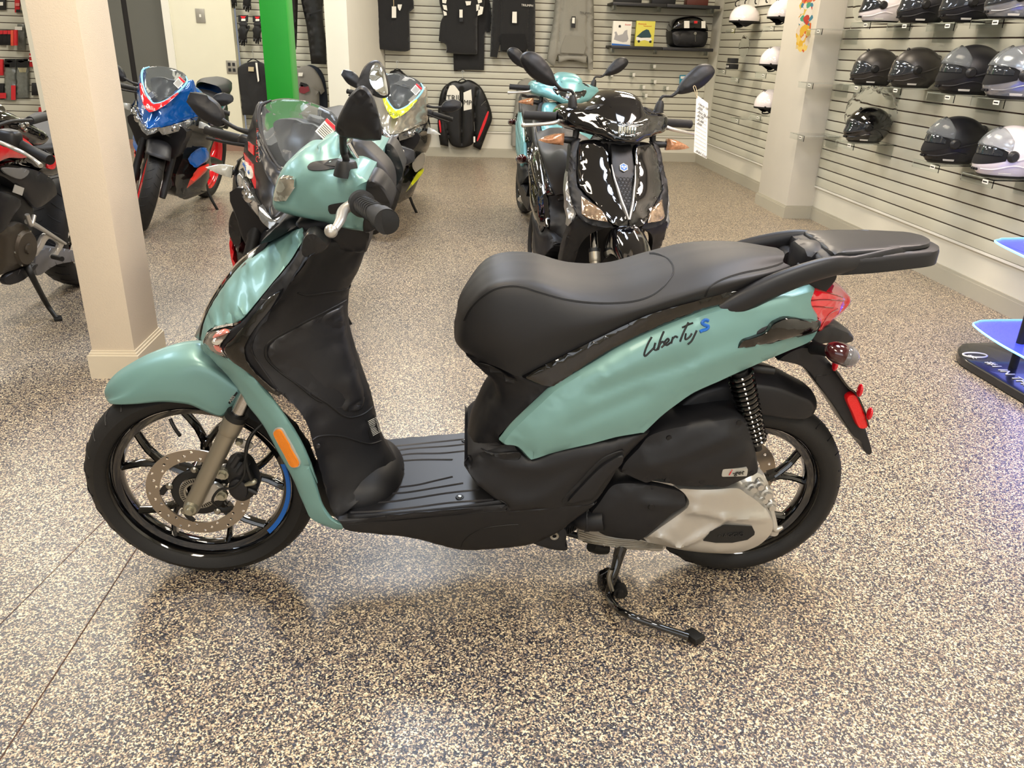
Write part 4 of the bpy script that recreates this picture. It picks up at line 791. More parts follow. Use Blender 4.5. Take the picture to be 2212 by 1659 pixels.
# grips, levers
for s in (1, -1):
    f = np.array([1, s, 1]); g0 = T('R6', [(1500, 745)], .235)[0]; g1 = T('R6', [(1722, 905)], .375)[0]
    if s < 0: g0 = np.array([.418, -.235, 1.015]); g1 = np.array([.425, -.36, 1.012])
    g0, g1 = g0 * f, g1 * f; ga = (g1 - g0) / np.linalg.norm(g1 - g0)
    gp = tube('handlebar_grip', [g0, g0 + ga * .012, g0 + ga * .014, g0 + ga * .09, g1 - ga * .03, g1 - ga * .028, g1], [.024, .024, .018, .0175, .018, .0215, .0215], M_rub2, hero, n=24, smooth=1)
    for k in range(7):
        q_ = g0 + ga * (.022 + .011 * k); b1 = np.cross(ga, [0, 0, 1]); b1 /= np.linalg.norm(b1); b2 = np.cross(ga, b1)
        tube('grip_rib', [q_ + ga * .004 * math.sin(3 * t) + .0182 * (b1 * math.cos(t) + b2 * math.sin(t)) for t in np.linspace(0, 6.28, 20)], .0012, M_black, gp, n=5, smooth=1)
    lathe('bar_end', [(0, -.002 * s), (.012, -.001 * s), (.0205, 0)], M_black, gp, n=20, loc=g1 - np.array([0, .002 * s, 0]))
    L = np.array([T('R6', [(1420, 760)], .235)[0], T('R6', [(1350, 810)], .255)[0], T('R6', [(1320, 900)], .30)[0], T('R6', [(1270, 975)], .325)[0], T('R6', [(1245, 985)], .335)[0]]) * f
    lv = tube('brake_lever', L, [.009, .0085, .007, .006, .006], M_alu, hero, n=10, smooth=4, flat=1.3, label='silver brake lever'); sph('lever_ball', L[-1], (.0115, .0115, .0115), M_alu, lv)
    tube('lever_perch', [L[0], L[0] + np.array([.03, 0, .008])], .012, M_alu, lv, n=10, smooth=1)
    # mirror base and stalk
    mb = T('R2', [(980, 1500)], .165)[0] * f; mt_ = T('R2', [(982, 1368)], .165)[0] * f
    tube('mirror_boot', [mb, mb + (mt_ - mb) * .85, mt_], [.024, .019, .016], M_black, hero, n=20, smooth=1)
    s1 = T('R2', [(955, 1290)], .172)[0] * f; s2 = T('R2', [(952, 1190)], .20)[0] * f
    tube('mirror_stalk', [mt_ - (mt_ - mb) * .1, s1 * .4 + mt_ * .6, s1, s2, s2 + np.array([.004, -.02 * s, .035])], .0065, M_black, hero, n=12)
nm = blob('mirror_housing', T('R2', [(1098, 738, .262), (1165, 770, .27), (1215, 860, .28), (1250, 980, .285), (1278, 1120, .285), (1272, 1195, .28), (1180, 1200, .26), (1000, 1180, .225), (935, 1170, .215), (885, 1110, .215), (895, 1040, .22), (950, 920, .235), (1020, 800, .25)]), M_blk, hero, sharp=(5, 8), bulge=.014, r=.03, grid=.010, close=.012, label='black mirror housing seen from outside')
fm = blob('mirror_housing', T('R2', [(1215, 520, -.30), (1270, 540, -.30), (1310, 620, -.295), (1345, 760, -.29), (1345, 815, -.29), (1300, 838, -.285), (1230, 825, -.28), (1150, 780, -.27), (1072, 745, -.26), (1090, 660, -.27), (1140, 560, -.285)]), M_blk, hero, bulge=.004, r=.012, grid=.010, close=.02)
blob('mirror_glass', T('R2', [(1230, 535, -.288), (1275, 560, -.288), (1310, 640, -.285), (1335, 770, -.282), (1325, 815, -.28), (1265, 805, -.276), (1205, 745, -.274), (1178, 680, -.276), (1188, 590, -.282)]), M_mirror, fm, bulge=.002, r=.02, grid=.012, close=.002)
# steering neck, indicator pods, pegs, keys
blob('steering_neck', T('N', [(700, 470, .07), (745, 480, .09), (795, 498, .09), (792, 530, .07), (788, 545, .05), (740, 540, .07), (690, 520, .08), (655, 500, .07), (640, 480, .06)]), M_blk, hero, bulge=.008, r=.02, grid=.012, close='bridge')
blob('shield_top', T('H3', [(640, 300, .10), (720, 220, .09), (820, 120, .06), (920, 80, .04), (1010, 95, .03), (1100, 80, .03), (1140, 150, .06), (1210, 220, .10), (1100, 300, .12), (1020, 280, .10), (1000, 165, .075), (880, 200, .05), (760, 265, .05)]), M_blk, hero, bulge=.006, r=.015, grid=.010, close='bridge')
for s in (1, -1):
    P = T('R6', [(1045, 990, .135), (1110, 985, .145), (1170, 1030, .15), (1222, 1080, .145), (1218, 1120, .14), (1140, 1180, .14), (1050, 1205, .13), (1000, 1185, .12), (992, 1110, .12), (1010, 1030, .125)]); P[:, 1] *= 1
    if s > 0:
        pd = blob('indicator_pod', P, M_dk, hero, bulge=.022, r=.03, grid=.008, close=.03, mirror=True)
        blob('pod_lens', T('R6', [(1040, 1000, .137), (1060, 1000, .14), (1035, 1090, .135), (1030, 1195, .13), (1008, 1190, .124), (998, 1110, .124), (1012, 1035, .127)]), M_bowl, hero, bulge=.010, r=.01, grid=.007, close=.02, mirror=True)
# warning label on the tunnel
b_in = bvh(inner)
wl0 = decal('warning_label', inner, H, 'H4', [(908, 222), (938, 210), (975, 180), (1030, 380), (1000, 395), (965, 395), (945, 400)], M_ink, hero, sharp=True, thick=.0015)
for k in range(11):
    a = (925 + 4 * k, 240 + 12 * k); b2 = (990 + 4 * k, 205 + 12 * k)
    line_on('label_line', inner, H, 'H4', [a, ((a[0] + b2[0]) / 2, (a[1] + b2[1]) / 2), b2], .0007, M_silvp, inner, off=.0018, n=1)
# amber reflector on the shield edge
rf = decal('reflector_rim', skirt[0], H, 'H1', [(1665, 1125), (1680, 1085), (1710, 1078), (1745, 1095), (1790, 1180), (1850, 1290), (1888, 1370), (1882, 1405), (1845, 1415), (1810, 1400), (1760, 1310), (1700, 1200)], M_silvp, hero, thick=.004)
decal('side_reflector', skirt[0], H, 'H1', [(1675, 1128), (1688, 1095), (1712, 1088), (1738, 1104), (1782, 1188), (1840, 1296), (1876, 1372), (1870, 1398), (1846, 1405), (1816, 1390), (1770, 1306), (1708, 1196)], M_amb, hero, thick=.007, label='amber oval reflector')
kp = tube('throttle_housing', [(.440, .215, 1.018), (.462, .262, 1.022)], .024, M_dk, hero, n=14, smooth=1)
box('kill_switch', (.438, .232, 1.046), (.030, .030, .026), mat('switch_red', 'b01c20', .35), kp, bev=.004, label='red kill switch')
tube('master_cylinder', [(.462, .225, 1.035), (.480, .240, 1.020)], .013, M_alu, kp, n=12, smooth=1)
hero_main = list(hero.children)
# honeycomb grille, badge and chrome V on the nose: same for every scooter of this kind
M_chv = mat('satin_silver', 'a9a8a6', .28, metal=.7)
def nose_pt(z, y=0, e=0): return np.array([.045 + .745 * (z - .638) - .018 + e, y, z])
def nose_detail(par):
    Q = [nose_pt(z, w, .002) for z, w in ((.93, .042), (.86, .046), (.82, .046), (.80, .036), (.76, .028), (.72, .019), (.68, .008), (.665, 0))]
    Q = Q + [q * [1, -1, 1] for q in Q[:-1][::-1]]
    blob('nose_centre', np.array(Q), M_blk, par, ax=0, sharp=(0, 14), bulge=.003, r=.008, grid=.012, close=.01)
    for s in (1, -1):
        tube('chrome_strip', [nose_pt(z, s * w, -.004) for z, w in ((.845, .050), (.80, .044), (.76, .034), (.72, .024), (.69, .014), (.655, .002))], [.003, .006, .008, .009, .010, .006], M_chv, par, n=10, smooth=4, flat=.7)
    V = []
    hx = .0085; row = 0; z = .797
    while z > .69:
        wmax = .034 * (z - .672) / .125; nn = int(wmax / (hx * 1.8)) + 1
        for k in range(-nn, nn + 1):
            y = (k + (.5 if row % 2 else 0)) * hx * 1.8
            if abs(y) < wmax:
                P = [nose_pt(z + hx * math.sin(a) * .78, y + hx * math.cos(a), -.002) for a in np.linspace(0, 2 * math.pi, 7)]
                V.append(tube('', P, .0010, None, None, n=4, smooth=1, raw=True))
        z -= hx * 1.25; row += 1
    g = mesh('honeycomb_grille', *merge(V), M_dk, par); g['kind'] = 'stuff'
    Rb = np.array([[-.745 * .8, .0, 0]]); bz = .835
    n = np.array([-.802, 0, .597]); u = np.array([0, 1., 0]); v = np.cross(n, u) * -1; v = np.array([.597, 0, .802])
    def hexa(nm, r, off, m, s6=6, c=(0, 0)):
        c0 = nose_pt(bz, 0, 0) + n * off + u * c[0] + v * c[1]; P = [c0 + r * (u * math.sin(a) + v * math.cos(a)) for a in [2 * math.pi * k / s6 for k in range(s6)]]
        V = P + [p - n * .004 for p in P]; F = [tuple(range(s6))] + [(i, (i + 1) % s6, (i + 1) % s6 + s6, i + s6) for i in range(s6)]
        return mesh(nm, V, F, m, par, smooth=False)
    hexa('badge_rim', .0185, .006, M_white); hexa('badge_field', .0155, .0068, M_blue)
    hexa('badge_emblem', .0045, .0078, M_white, 12, (-.006, .002)); hexa('badge_emblem', .0045, .0078, M_white, 12, (.006, .002)); hexa('badge_emblem', .0035, .0078, M_white, 6, (0, -.006))
nose_detail(hero)

# ------------------------------------------------------------------ the two scooters behind
M_bgloss = mat('gloss_black_paint', '08080b', .07, coat=1, spec=.6)
M_teal2 = mat('teal_satin_paint_far', '6fa3a5', .34, metal=.3, coat=.3)
SKIP = ('headset_cover', 'headset_inlay', 'lever_slot', 'switch_housing', 'headlamp', 'reflector_facet', 'mirror_housing', 'mirror_glass', 'mirror_stalk', 'mirror_boot', 'indicator_pod', 'pod_lens', 'handlebar_grip', 'brake_lever', 'lever_perch', 'script_lettering', 'warning_label', 'label_line',
        'throttle_housing', 'shield_top', 'rack', 'rack_pad', 'rack_hump', 'rack_leg', 'stitching', 'instrument_panel', 'dash_cowl', 'side_stand', 'nose_panel', 'nose_centre_strip', 'shield_trim', 'gloss_wing', 'indicator_housing', 'indicator_lens', 'indicator_bulb', 'front_side_panel', 'steering_neck', 'side_reflector', 'reflector_rim')
def base_name(o): return o.name.split('.')[0]
def clone_scooter(root, paint, side_m=None):
    def cp(o, par):
        c = o.copy(); COL.objects.link(c); c.parent = par
        if c.type == 'MESH' and c.material_slots and c.material_slots[0].material == M_teal:
            c.material_slots[0].link = 'OBJECT'; c.material_slots[0].material = paint
        for ch in list(o.children):
            if base_name(ch) not in SKIP: cp(ch, c)
    for ch in list(hero.children):
        if base_name(ch) not in SKIP: cp(ch, root)
def fpt(y, z, e=0):
    x = (.045 + .745 * (z - .638)) if z > .638 else .045 + (.638 - z) * .5
    return np.array([x - .016 + 2.0 * y * y + e, y, z])
def shield_front(par, paint, edge):
    for s in (1, -1):
        G = lambda pts, e=0: np.array([fpt(s * y, z, e) for y, z in pts])
        blob('nose_panel', G([(.050, .925), (.056, .86), (.047, .80), (.033, .74), (.015, .68), (.002, .655), (.002, .612), (.05, .630), (.075, .645), (.11, .69), (.165, .742), (.178, .77), (.172, .86), (.158, .915), (.10, .930)]), paint, par, ax=0, sharp=(0, 5, 6), bulge=.016, r=.03, grid=.009, close=.012, post=40)
        blob('shield_trim', G([(.155, .928), (.188, .912), (.20, .86), (.212, .77), (.205, .70), (.175, .638), (.10, .618), (.06, .625), (.08, .645), (.115, .688), (.168, .740), (.183, .77), (.176, .86), (.160, .914)], .002), M_blk, par, ax=0, bulge=.008, r=.012, grid=.008, close=.04)
        blob('indicator_lens', G([(.172, .722), (.125, .698), (.098, .676), (.084, .644), (.150, .648), (.176, .662)], -.006), M_clamb, par, ax=0, sharp=(0, 3, 5), bulge=.006, r=.01, grid=.006, close=.02, label='clear front indicator lens with amber bulb')
        blob('shield_edge', G([(.200, .84), (.222, .73), (.214, .60), (.192, .655), (.207, .72)], .012), edge, par, ax=0, bulge=.004, r=.008, grid=.008, close=.04, sharp=(0, 2))
        blob('front_side_panel', G([(.185, .640), (.205, .60), (.212, .50), (.205, .40), (.188, .33), (.165, .33), (.160, .45), (.155, .53), (.130, .582), (.095, .606), (.05, .622)], .012), paint if edge is M_blk else M_blk, par, ax=0, bulge=.01, r=.02, grid=.009, close=.05)
    blob('front_bridge', np.array([fpt(y, z, .03) for y, z in ((-.16, .66), (0, .70), (.16, .66), (.13, .59), (.07, .615), (0, .62), (-.07, .615), (-.13, .59))]), M_blk, par, ax=0, bulge=.004, r=.02, grid=.012, close=.04)
def scooter_front(par, paint, s_m):
    """headset, lamp, mirrors, bars and indicators as seen from the front; x rearward, y to the scooter's right"""
    def F(pts): return np.array([(x, y, z) for x, y, z in pts])
    # headset cover: half outline seen from the front, mirrored
    P = F([(.20, 0, .925), (.205, .05, .93), (.235, .10, .945), (.29, .16, .955), (.35, .215, .965), (.375, .235, .985), (.38, .235, 1.02), (.37, .215, 1.045), (.345, .16, 1.055), (.32, .11, 1.062), (.31, .085, 1.09), (.335, .05, 1.112), (.345, 0, 1.118)])
    full = np.vstack([P, (P * [1, -1, 1])[1:-1][::-1]])
    hd = blob('headset_cover', full, paint, par, ax=0, bulge=.075, r=.075, grid=.011, close=.09, ang=60, post=15, creases=[(F([(.3, -.17, 1.02), (.28, -.08, 1.0), (.27, 0, .985), (.28, .08, 1.0), (.3, .17, 1.02)]), -.006, .012), (F([(.3, -.06, 1.075), (.3, 0, 1.08), (.3, .06, 1.075)]), -.006, .006)])
    b = bvh(hd); mz = -.035
    def onf(y, z, off=.002):
        r = b.ray_cast(Vector((-.3, y, z)), Vector((1, 0, 0))); return np.array(r[0]) + np.array([-off, 0, 0]) if r[0] is not None else np.array([.22, y, z])
    def plate(nm, pts, m, off, th=.012, bulge=.002):
        pts = pts + [(-y, z) for y, z in pts[::-1] if abs(y) > 1e-6]
        return blob(nm, np.array([onf(y, z, off) for y, z in pts]), m, par, ax=0, bulge=bulge, r=.008, grid=.008, close=th, ang=50)
    plate('lamp_surround', [(0, .945), (.05, .955), (.095, .985), (.115, 1.015), (.10, 1.025), (.06, 1.012), (0, 1.008)], M_gloss, .002)
    lp = plate('headlamp', [(0, .955), (.04, .962), (.07, .980), (.085, 1.005), (.06, 1.003), (0, 1.0)], M_lampd, .005, bulge=.004)
    for k in range(-3, 4):
        q = onf(k * .011, .980, .009); box('lamp_facet', q, (.004, .008, .026), M_lampc, lp, R=rz(k * .1), bev=.001)
    for s in (1, -1):
        lv = F([(.33, s * .10, 1.045), (.30, s * .15, 1.035), (.32, s * .13, 1.06), (.35, s * .09, 1.075)])
        blob('headset_inlay', np.array([onf(y, z, .002) for y, z in ((s * .055, 1.058), (s * .10, 1.048), (s * .15, 1.040), (s * .135, 1.052), (s * .09, 1.066))]), M_dk, par, ax=0, bulge=.001, r=.005, grid=.01, close=.006)
        gp = tube('handlebar_grip', F([(.40, s * .235, 1.000), (.405, s * .25, 1.000), (.425, s * .36, .998), (.427, s * .365, .998)]), [.020, .0175, .0175, .019], M_rub2, par, n=16, smooth=1)
        lvr = tube('brake_lever', F([(.37, s * .22, .990), (.355, s * .26, .978), (.36, s * .33, .968), (.375, s * .375, .962)]), [.009, .008, .007, .008], M_alu, par, n=8); sph('lever_ball', (.375, s * .378, .962), (.010, .010, .010), M_alu, lvr)
        tube('mirror_boot', F([(.35, s * .185, 1.045), (.35, s * .188, 1.075), (.35, s * .19, 1.09)]), [.021, .017, .009], M_black, par, n=14, smooth=1)
        FM = lambda pts: np.array([(x, y * .95, z + (mz if z > 1.12 else 0)) for x, y, z in pts])
        tube('mirror_stalk', FM([(.35, s * .19, 1.075), (.35, s * .205, 1.105), (.355, s * .25, 1.145), (.36, s * .29, 1.175)]), [.006, .006, .006, .010], M_black, par, n=10)
        # oval mirror seen from behind
        mh = blob('mirror_housing', FM([(.36, s * .275, 1.155), (.36, s * .33, 1.160), (.36, s * .385, 1.185), (.36, s * .425, 1.225), (.36, s * .432, 1.255), (.36, s * .405, 1.275), (.36, s * .36, 1.270), (.36, s * .315, 1.235), (.36, s * .285, 1.195)]), M_blk, par, ax=0, bulge=.026, r=.035, grid=.008, close=.01, ang=60, creases=[(FM([(.36, s * .29, 1.17), (.36, s * .35, 1.205), (.36, s * .42, 1.25)]), .004, .008)])
        blob('mirror_glass', FM([(.372, s * .29, 1.165), (.372, s * .34, 1.170), (.372, s * .39, 1.195), (.372, s * .42, 1.235), (.372, s * .40, 1.268), (.372, s * .35, 1.255), (.372, s * .305, 1.21)]), M_mirror, mh, ax=0, bulge=.001, out=1, r=.01, grid=.02, close=.002)
        # indicators hung under the bars
        st = tube('indicator_stalk', F([(.33, s * .165, .955), (.325, s * .17, .925), (.32, s * .19, .918), (.315, s * .225, .920)]), [.014, .013, .014, .013], M_black, par, n=12)
        blob('handlebar_indicator', F([(.30, s * .222, .898), (.30, s * .222, .945), (.30, s * .26, .940), (.30, s * .305, .925), (.30, s * .325, .912), (.30, s * .29, .903)]), M_ambc, st, ax=0, bulge=.018, r=.02, grid=.007, close=.02, ang=50, sharp=(0, 1, 4))
    blob('steering_neck', F([(.24, -.075, .93), (.24, .075, .93), (.25, .065, .90), (.26, .05, .865), (.26, -.05, .865), (.25, -.065, .90)]), M_blk, par, ax=0, bulge=.02, r=.04, grid=.014, close=.12)
    blob('shield_cap', F([(.265, -.15, .895), (.265, -.06, .925), (.265, 0, .93), (.265, .06, .925), (.265, .15, .895), (.26, .13, .87), (.255, 0, .86), (.26, -.13, .87)]), M_blk, par, ax=0, bulge=.006, r=.02, grid=.014, close=.05)
M_clamb = mat('clear_amber_lens', 'a89078', .1, metal=.6, coat=1, var=.7, vscale=70)
M_lampd = mat('lamp_dark', '3a3b38', .08, metal=.5, coat=1, var=.6, vscale=60)
M_ambc = mat('amber_clear_lens', 'bb8560', .12, metal=.4, coat=1, var=.9, vscale=70)
AB = math.radians(97)
MB = rz(AB) @ rx(math.radians(2.0)); PBk = WORLD.on(1357, 468, 2, .665)
OB = PBk - MB @ np.array([.05, 0, .665]); FB = Frame((OB[0], OB[1], 0), MB)
blk = thing('motor_scooter', 'glossy black scooter facing the camera with a white price tag on its mirror', 'scooter', mw=FB.mw())
clone_scooter(blk, M_bgloss); scooter_front(blk, M_bgloss, None); shield_front(blk, M_bgloss, M_chv)
PT = WORLD.on(1232, 205, 2, .985); AT = math.radians(96); MT = rz(AT) @ rx(math.radians(3.0)); OT = PT - MT @ np.array([.21, 0, .985]); FT_ = Frame((OT[0], OT[1], 0), MT)
tls = thing('motor_scooter', 'teal scooter facing the camera behind the glossy black one', 'scooter', mw=FT_.mw())
clone_scooter(tls, M_teal2); scooter_front(tls, M_teal2, None); shield_front(tls, M_teal2, M_blk)
# price tag hanging from the black scooter's left mirror
tg = thing('price_tag', 'white handwritten price tag hanging from the right mirror of the black scooter', 'price tag', loc=(0, 0, 0))
YT = float((FB.M @ np.array([.36, -.30, 1.16]) + FB.O)[1])
def tgp(p, o=0): return WORLD.on(*cv('R3', p), 1, YT - .06 + o)
cs_ = [tgp(p) for p in ((1795, 808), (1895, 880), (1882, 1355), (1772, 1298))]
V = cs_ + [c + np.array([0, .0012, 0]) for c in cs_]; mesh('card', V, [(0, 1, 2, 3), (7, 6, 5, 4), (0, 4, 5, 1), (1, 5, 6, 2), (2, 6, 7, 3), (3, 7, 4, 0)], M_paper, tg, smooth=False)
tube('string', [tgp((1800, 835), -.002), tgp((1778, 770), -.01), tgp((1768, 740), .02), tgp((1785, 735), .03), tgp((1800, 790), .0), tgp((1802, 835), -.002)], .0012, mat('string', 'c9b48c', .8), tg, n=6)
xd = tgp((1895, 905)) - tgp((1800, 845)); yd = tgp((1800, 845)) - tgp((1778, 1260))
for i, (s_, px_, py_) in enumerate((('Liberty 150', 1810, 888), ('2026', 1808, 920), ('Aero Mg.268', 1808, 955), ('$3,799', 1803, 987), ('$1,000', 1803, 1022), ('$300', 1800, 1054))):
    text('handwriting', s_, tgp((px_, py_), -.002), xd, yd, .0106, M_ink, tg, ext=.0003, shear=.2)
for i in range(11):
    a, b_2 = tgp((1800 - i * 2, 920 + i * 32), -.0015), tgp((1885 - i * 1, 975 + i * 32), -.0015); tube('ruled_line', [a, b_2], .0004, mat('rule_grey', '8a8a90', .6), tg, n=4, smooth=1)
text('shop_logo', 'SK&G Cycle', tgp((1786, 1290), -.002), xd, yd, .0112, M_ink, tg, ext=.0002, shear=.3)

# ------------------------------------------------------------------ sport motorcycles
M_scr = mat('windscreen', 'd9dee0', .03, trans=.95, ior=1.12, spec=.6)
M_hl = mat('headlight_glass', '9a9c9c', .08, metal=.7, coat=1, var=.6, vscale=50)
M_ind = mat('smoke_clear_lens', 'c9c9c0', .12, metal=.2, coat=1, var=.3, vscale=80)
BL = Frame((-2.14, 5.65, 0), rz(math.radians(89.0)) @ rx(math.radians(13)))
def B0(crop, pts, snap=True):
    P = trace(BL, crop, pts, 0)
    if snap: P[np.abs(P[:, 1]) < .028, 1] = 0
    return P
def sportbike(fr, label, c_up, c_mid, c_low, c_acc, c_rim, edge, V=0):
    t = thing('sport_motorcycle', label, 'motorcycle', mw=fr.mw())
    def half(P): # outline of one half closed on the centre line -> whole outline
        return np.vstack([P, (P * [1, -1, 1])[::-1]])
    # wheels
    a = math.radians(-22); ax = np.array([math.sin(.42), 0, math.cos(.42)]); K = np.array([[0, -ax[2], ax[1]], [ax[2], 0, -ax[0]], [-ax[1], ax[0], 0]]); RF = np.eye(3) + math.sin(-a) * K + (1 - math.cos(a)) * K @ K
    cf = np.array([0, 0, .30]); cb = np.array([1.36, 0, .31])
    fw = wheel(t, 'front_tyre', cf, .30, .055, .222, RF, m_rim=c_rim); rw = wheel(t, 'rear_tyre', cb, .31, .075, .222, np.eye(3), m_rim=c_rim, hubw=.08)
    for s in (1, -1): lathe('brake_disc', [(.10, .0), (.10, .004), (.155, .004), (.155, 0)], M_disc, fw, n=40, loc=cf + RF @ np.array([0, s * .065, 0]), R=RF, closed=True)
    top = np.array([.26, 0, .86])
    for s in (1, -1):
        p0 = cf + RF @ np.array([-.0, s * .10, 0]); p1 = top + RF @ np.array([0, s * .10, 0]) - np.array([0, 0, .06]); q = p0 + (p1 - p0) * .5
        tube('fork_leg', [p0 - (p1 - p0) * .06, p0, q, q + (p1 - p0) * .01, p1], [.02, .024, .024, .028, .028], M_black, t, n=14, smooth=1)
        sph('brake_caliper', p0 + np.array([.07, 0, .06]), (.03, .028, .05), M_blk, t)
    mud = []
    for yy, rr, a0, a1 in ((.072, .285, .55, 2.45), (.070, .320, .45, 2.55), (.040, .342, .35, 2.6), (0, .347, .3, 2.62)): mud.append([cf + RF @ np.array([-rr * math.cos(u) * -1 * -1 if False else rr * math.cos(u), -yy, rr * math.sin(u)]) for u in np.linspace(a0, a1, 8)])
    # mudguard in the wheel's own axes
    rows = [np.array([[rr * math.cos(u), -yy, rr * math.sin(u)] for u in np.linspace(a0, a1, 9)]) for yy, rr, a0, a1 in ((.075, .27, .75, 2.1), (.074, .318, .55, 2.15), (.045, .338, .45, 2.2), (0, .343, .4, 2.22))]
    mg = patch('front_mudguard', rows, M_blk, t, nu=18, nv=3, thick=.003); mg.matrix_local = Matrix([[*RF[i], cf[i]] for i in range(3)] + [[0, 0, 0, 1]])
    # nose fairing
    P = B0('R1', [(1262, 1098, .11), (1290, 985, .07), (1318, 885, .0), (1420, 860, -.03), (1520, 795, -.09), (1590, 700, -.16), (1642, 690, -.19), (1672, 800, -.22), (1700, 905, -.26), (1715, 985, -.29), (1640, 1012, -.20), (1560, 1035, -.13), (1480, 1065, -.07), (1400, 1082, .0), (1330, 1100, .05)])
    P[0][1] = P[1][1] = P[2][1] = 0
    Pn = np.vstack([P[2:], (P * [1, -1, 1])[3:][::-1]]); Pn = np.vstack([P[2:3], P[3:], P[0:1], (P * [1, -1, 1])[3:][::-1]])
    nf = blob('nose_fairing', Pn, c_up, t, ax=0, sharp=(0, 5, 13, 21), bulge=.03, r=.07, grid=.013, close=.03, ang=55, post=12, creases=[(B0('R1', [(1420, 1010, .02), (1480, 955, -.05)], False), -.008, .010)])
    dk = [(1230, 720), (1236, 800), (1245, 900), (1295, 955), (1345, 940), (1440, 885), (1532, 800), (1520, 790), (1430, 855), (1322, 886), (1290, 850), (1262, 790), (1255, 715)]
    Pd = B0('R1', [(1300, 957, .06), (1350, 938, .04), (1440, 885, -.01), (1535, 800, -.08), (1520, 790, -.08), (1420, 860, -.03), (1318, 885, .0)]); Pd[0][1] = Pd[-1][1] = 0; Pd[:, 0] -= .036
    blob('fairing_flash', np.vstack([Pd, (Pd * [1, -1, 1])[1:-1][::-1]]), c_mid, nf, ax=0, sharp=(0, 3, 6, 9), bulge=.004, r=.02, grid=.012, close=.012)
    tp = B0('R1', [(1318, 925, .05)])[0]; tp[1] = .045; tp[0] -= .062
    if V != 1: text('maker_lettering', 'aprilia', tp + np.array([0, .0, -.005]), (0, -1, 0), (.3, 0, 1), .036, M_white if V == 0 else M_ink, nf, ext=.001)
    # screen with coloured border
    Ps = B0('R1', [(1322, 884, .005), (1420, 858, -.03), (1520, 790, -.08), (1600, 702, -.15), (1592, 652, -.20), (1545, 610, -.24), (1480, 585, -.27), (1440, 578, -.28)]); Ps[0][1] = Ps[-1][1] = 0
    Pw = np.vstack([Ps, (Ps * [1, -1, 1])[1:-1][::-1]])
    blob('windscreen', Pw, M_scr, t, ax=0, sharp=(0,), bulge=.035, r=.10, grid=.02, close=.003)
    tube('screen_edge', np.vstack([(Ps[:5] * [1, -1, 1])[::-1], Ps[1:5]]) + [-.012, 0, 0], [.004] + [.007] * 7 + [.004], edge, t, n=8, smooth=4)
    Pc = B0('R1', [(1325, 850, -.06), (1430, 815, -.08), (1520, 742, -.14), (1500, 700, -.2), (1400, 680, -.24), (1370, 676, -.24)]); Pc[0][1] = Pc[-1][1] = 0
    blob('dash_panel', np.vstack([Pc, (Pc * [1, -1, 1])[1:-1][::-1]]), M_soft, t, ax=0, bulge=.012, r=.04, grid=.016, close=.03)
    lbl = B0('R1', [(1490, 710, -.15), (1545, 650, -.17), (1595, 695, -.16), (1535, 755, -.13)], False); lbl[:, 0] -= .03
    V4 = list(lbl) + [p + [.002, 0, 0] for p in lbl]; wl_ = mesh('warning_sticker', V4, [(0, 1, 2, 3), (7, 6, 5, 4), (0, 4, 5, 1), (1, 5, 6, 2), (2, 6, 7, 3), (3, 7, 4, 0)], M_paper, t, smooth=False)
    b4 = [lbl[0] + (lbl[1] - lbl[0]) * f for f in (.0, .16)]; b5 = [lbl[3] + (lbl[2] - lbl[3]) * f for f in (.0, .16)]
    u_ = lbl[1] - lbl[0]; w_ = lbl[3] - lbl[0]; e_ = np.array([-.001, 0, 0])
    mesh('sticker_stripe', [lbl[0] + u_ * .82 + e_, lbl[1] + e_, lbl[2] + e_, lbl[3] + u_ * .82 + e_], [(0, 1, 2, 3)], M_redp, wl_, smooth=False)
    for k in range(6): tube('sticker_line', [lbl[0] + u_ * (.12 + .11 * k) + w_ * .1 + e_, lbl[0] + u_ * (.12 + .11 * k) + w_ * .88 + e_], .0012, M_ink, wl_, n=4, smooth=1)
    # headlights, centre light
    for s in (1, -1):
        f = np.array([1, s, 1])
        h = B0('R1', [(1345, 1098, .055), (1470, 1068, -.03), (1560, 1040, -.09), (1642, 1028, -.17), (1615, 1100, -.15), (1520, 1128, -.08), (1385, 1155, .0)], False) * f
        hh = blob('headlight', h, M_hl, t, ax=0, sharp=(0, 3, 6), bulge=.012, r=.02, grid=.010, close=.06, ang=60)
        for u in (.35, .62): q = h.mean(0) + (h[3] - h[0]) * (u - .5) * .6; sph('lamp_lens', q + np.array([-.010, 0, .0]), (.012, .022, .020), M_chrome, hh)
        # side of the fairing
        sf = B0('R5', [(1345, 322, .03), (1540, 330, -.07), (1660, 250, -.17), (1710, 195, -.27), (1790, 300, -.38), (1800, 420, -.44), (1775, 500, -.46), (1790, 620, -.52), (1752, 850, -.62), (1680, 880, -.55), (1570, 912, -.42), (1495, 870, -.30), (1500, 700, -.24), (1560, 540, -.22), (1500, 420, -.13)], False) * f
        so = blob('side_fairing', sf, c_low, t, ax=0, sharp=(0, 8, 11), bulge=.03, r=.06, grid=.018, close=.04, ang=60, post=12)
        ac = B0('R5', [(1640, 730, -.32), (1700, 640, -.36), (1790, 600, -.48), (1792, 640, -.5), (1720, 720, -.45), (1610, 808, -.34)], False) * f; ac[:, 0] -= .045
        blob('fairing_flash', ac, c_acc, so, ax=0, bulge=.003, r=.01, grid=.02, close=.02, sharp=(0, 2, 5))
        ac = B0('R5', [(1620, 560, -.28), (1690, 480, -.32), (1770, 470, -.42), (1790, 560, -.46), (1720, 620, -.4), (1670, 630, -.34)], False) * f; ac[:, 0] -= .04
        blob('fairing_flash', ac, c_up, so, ax=0, bulge=.003, r=.01, grid=.02, close=.02)
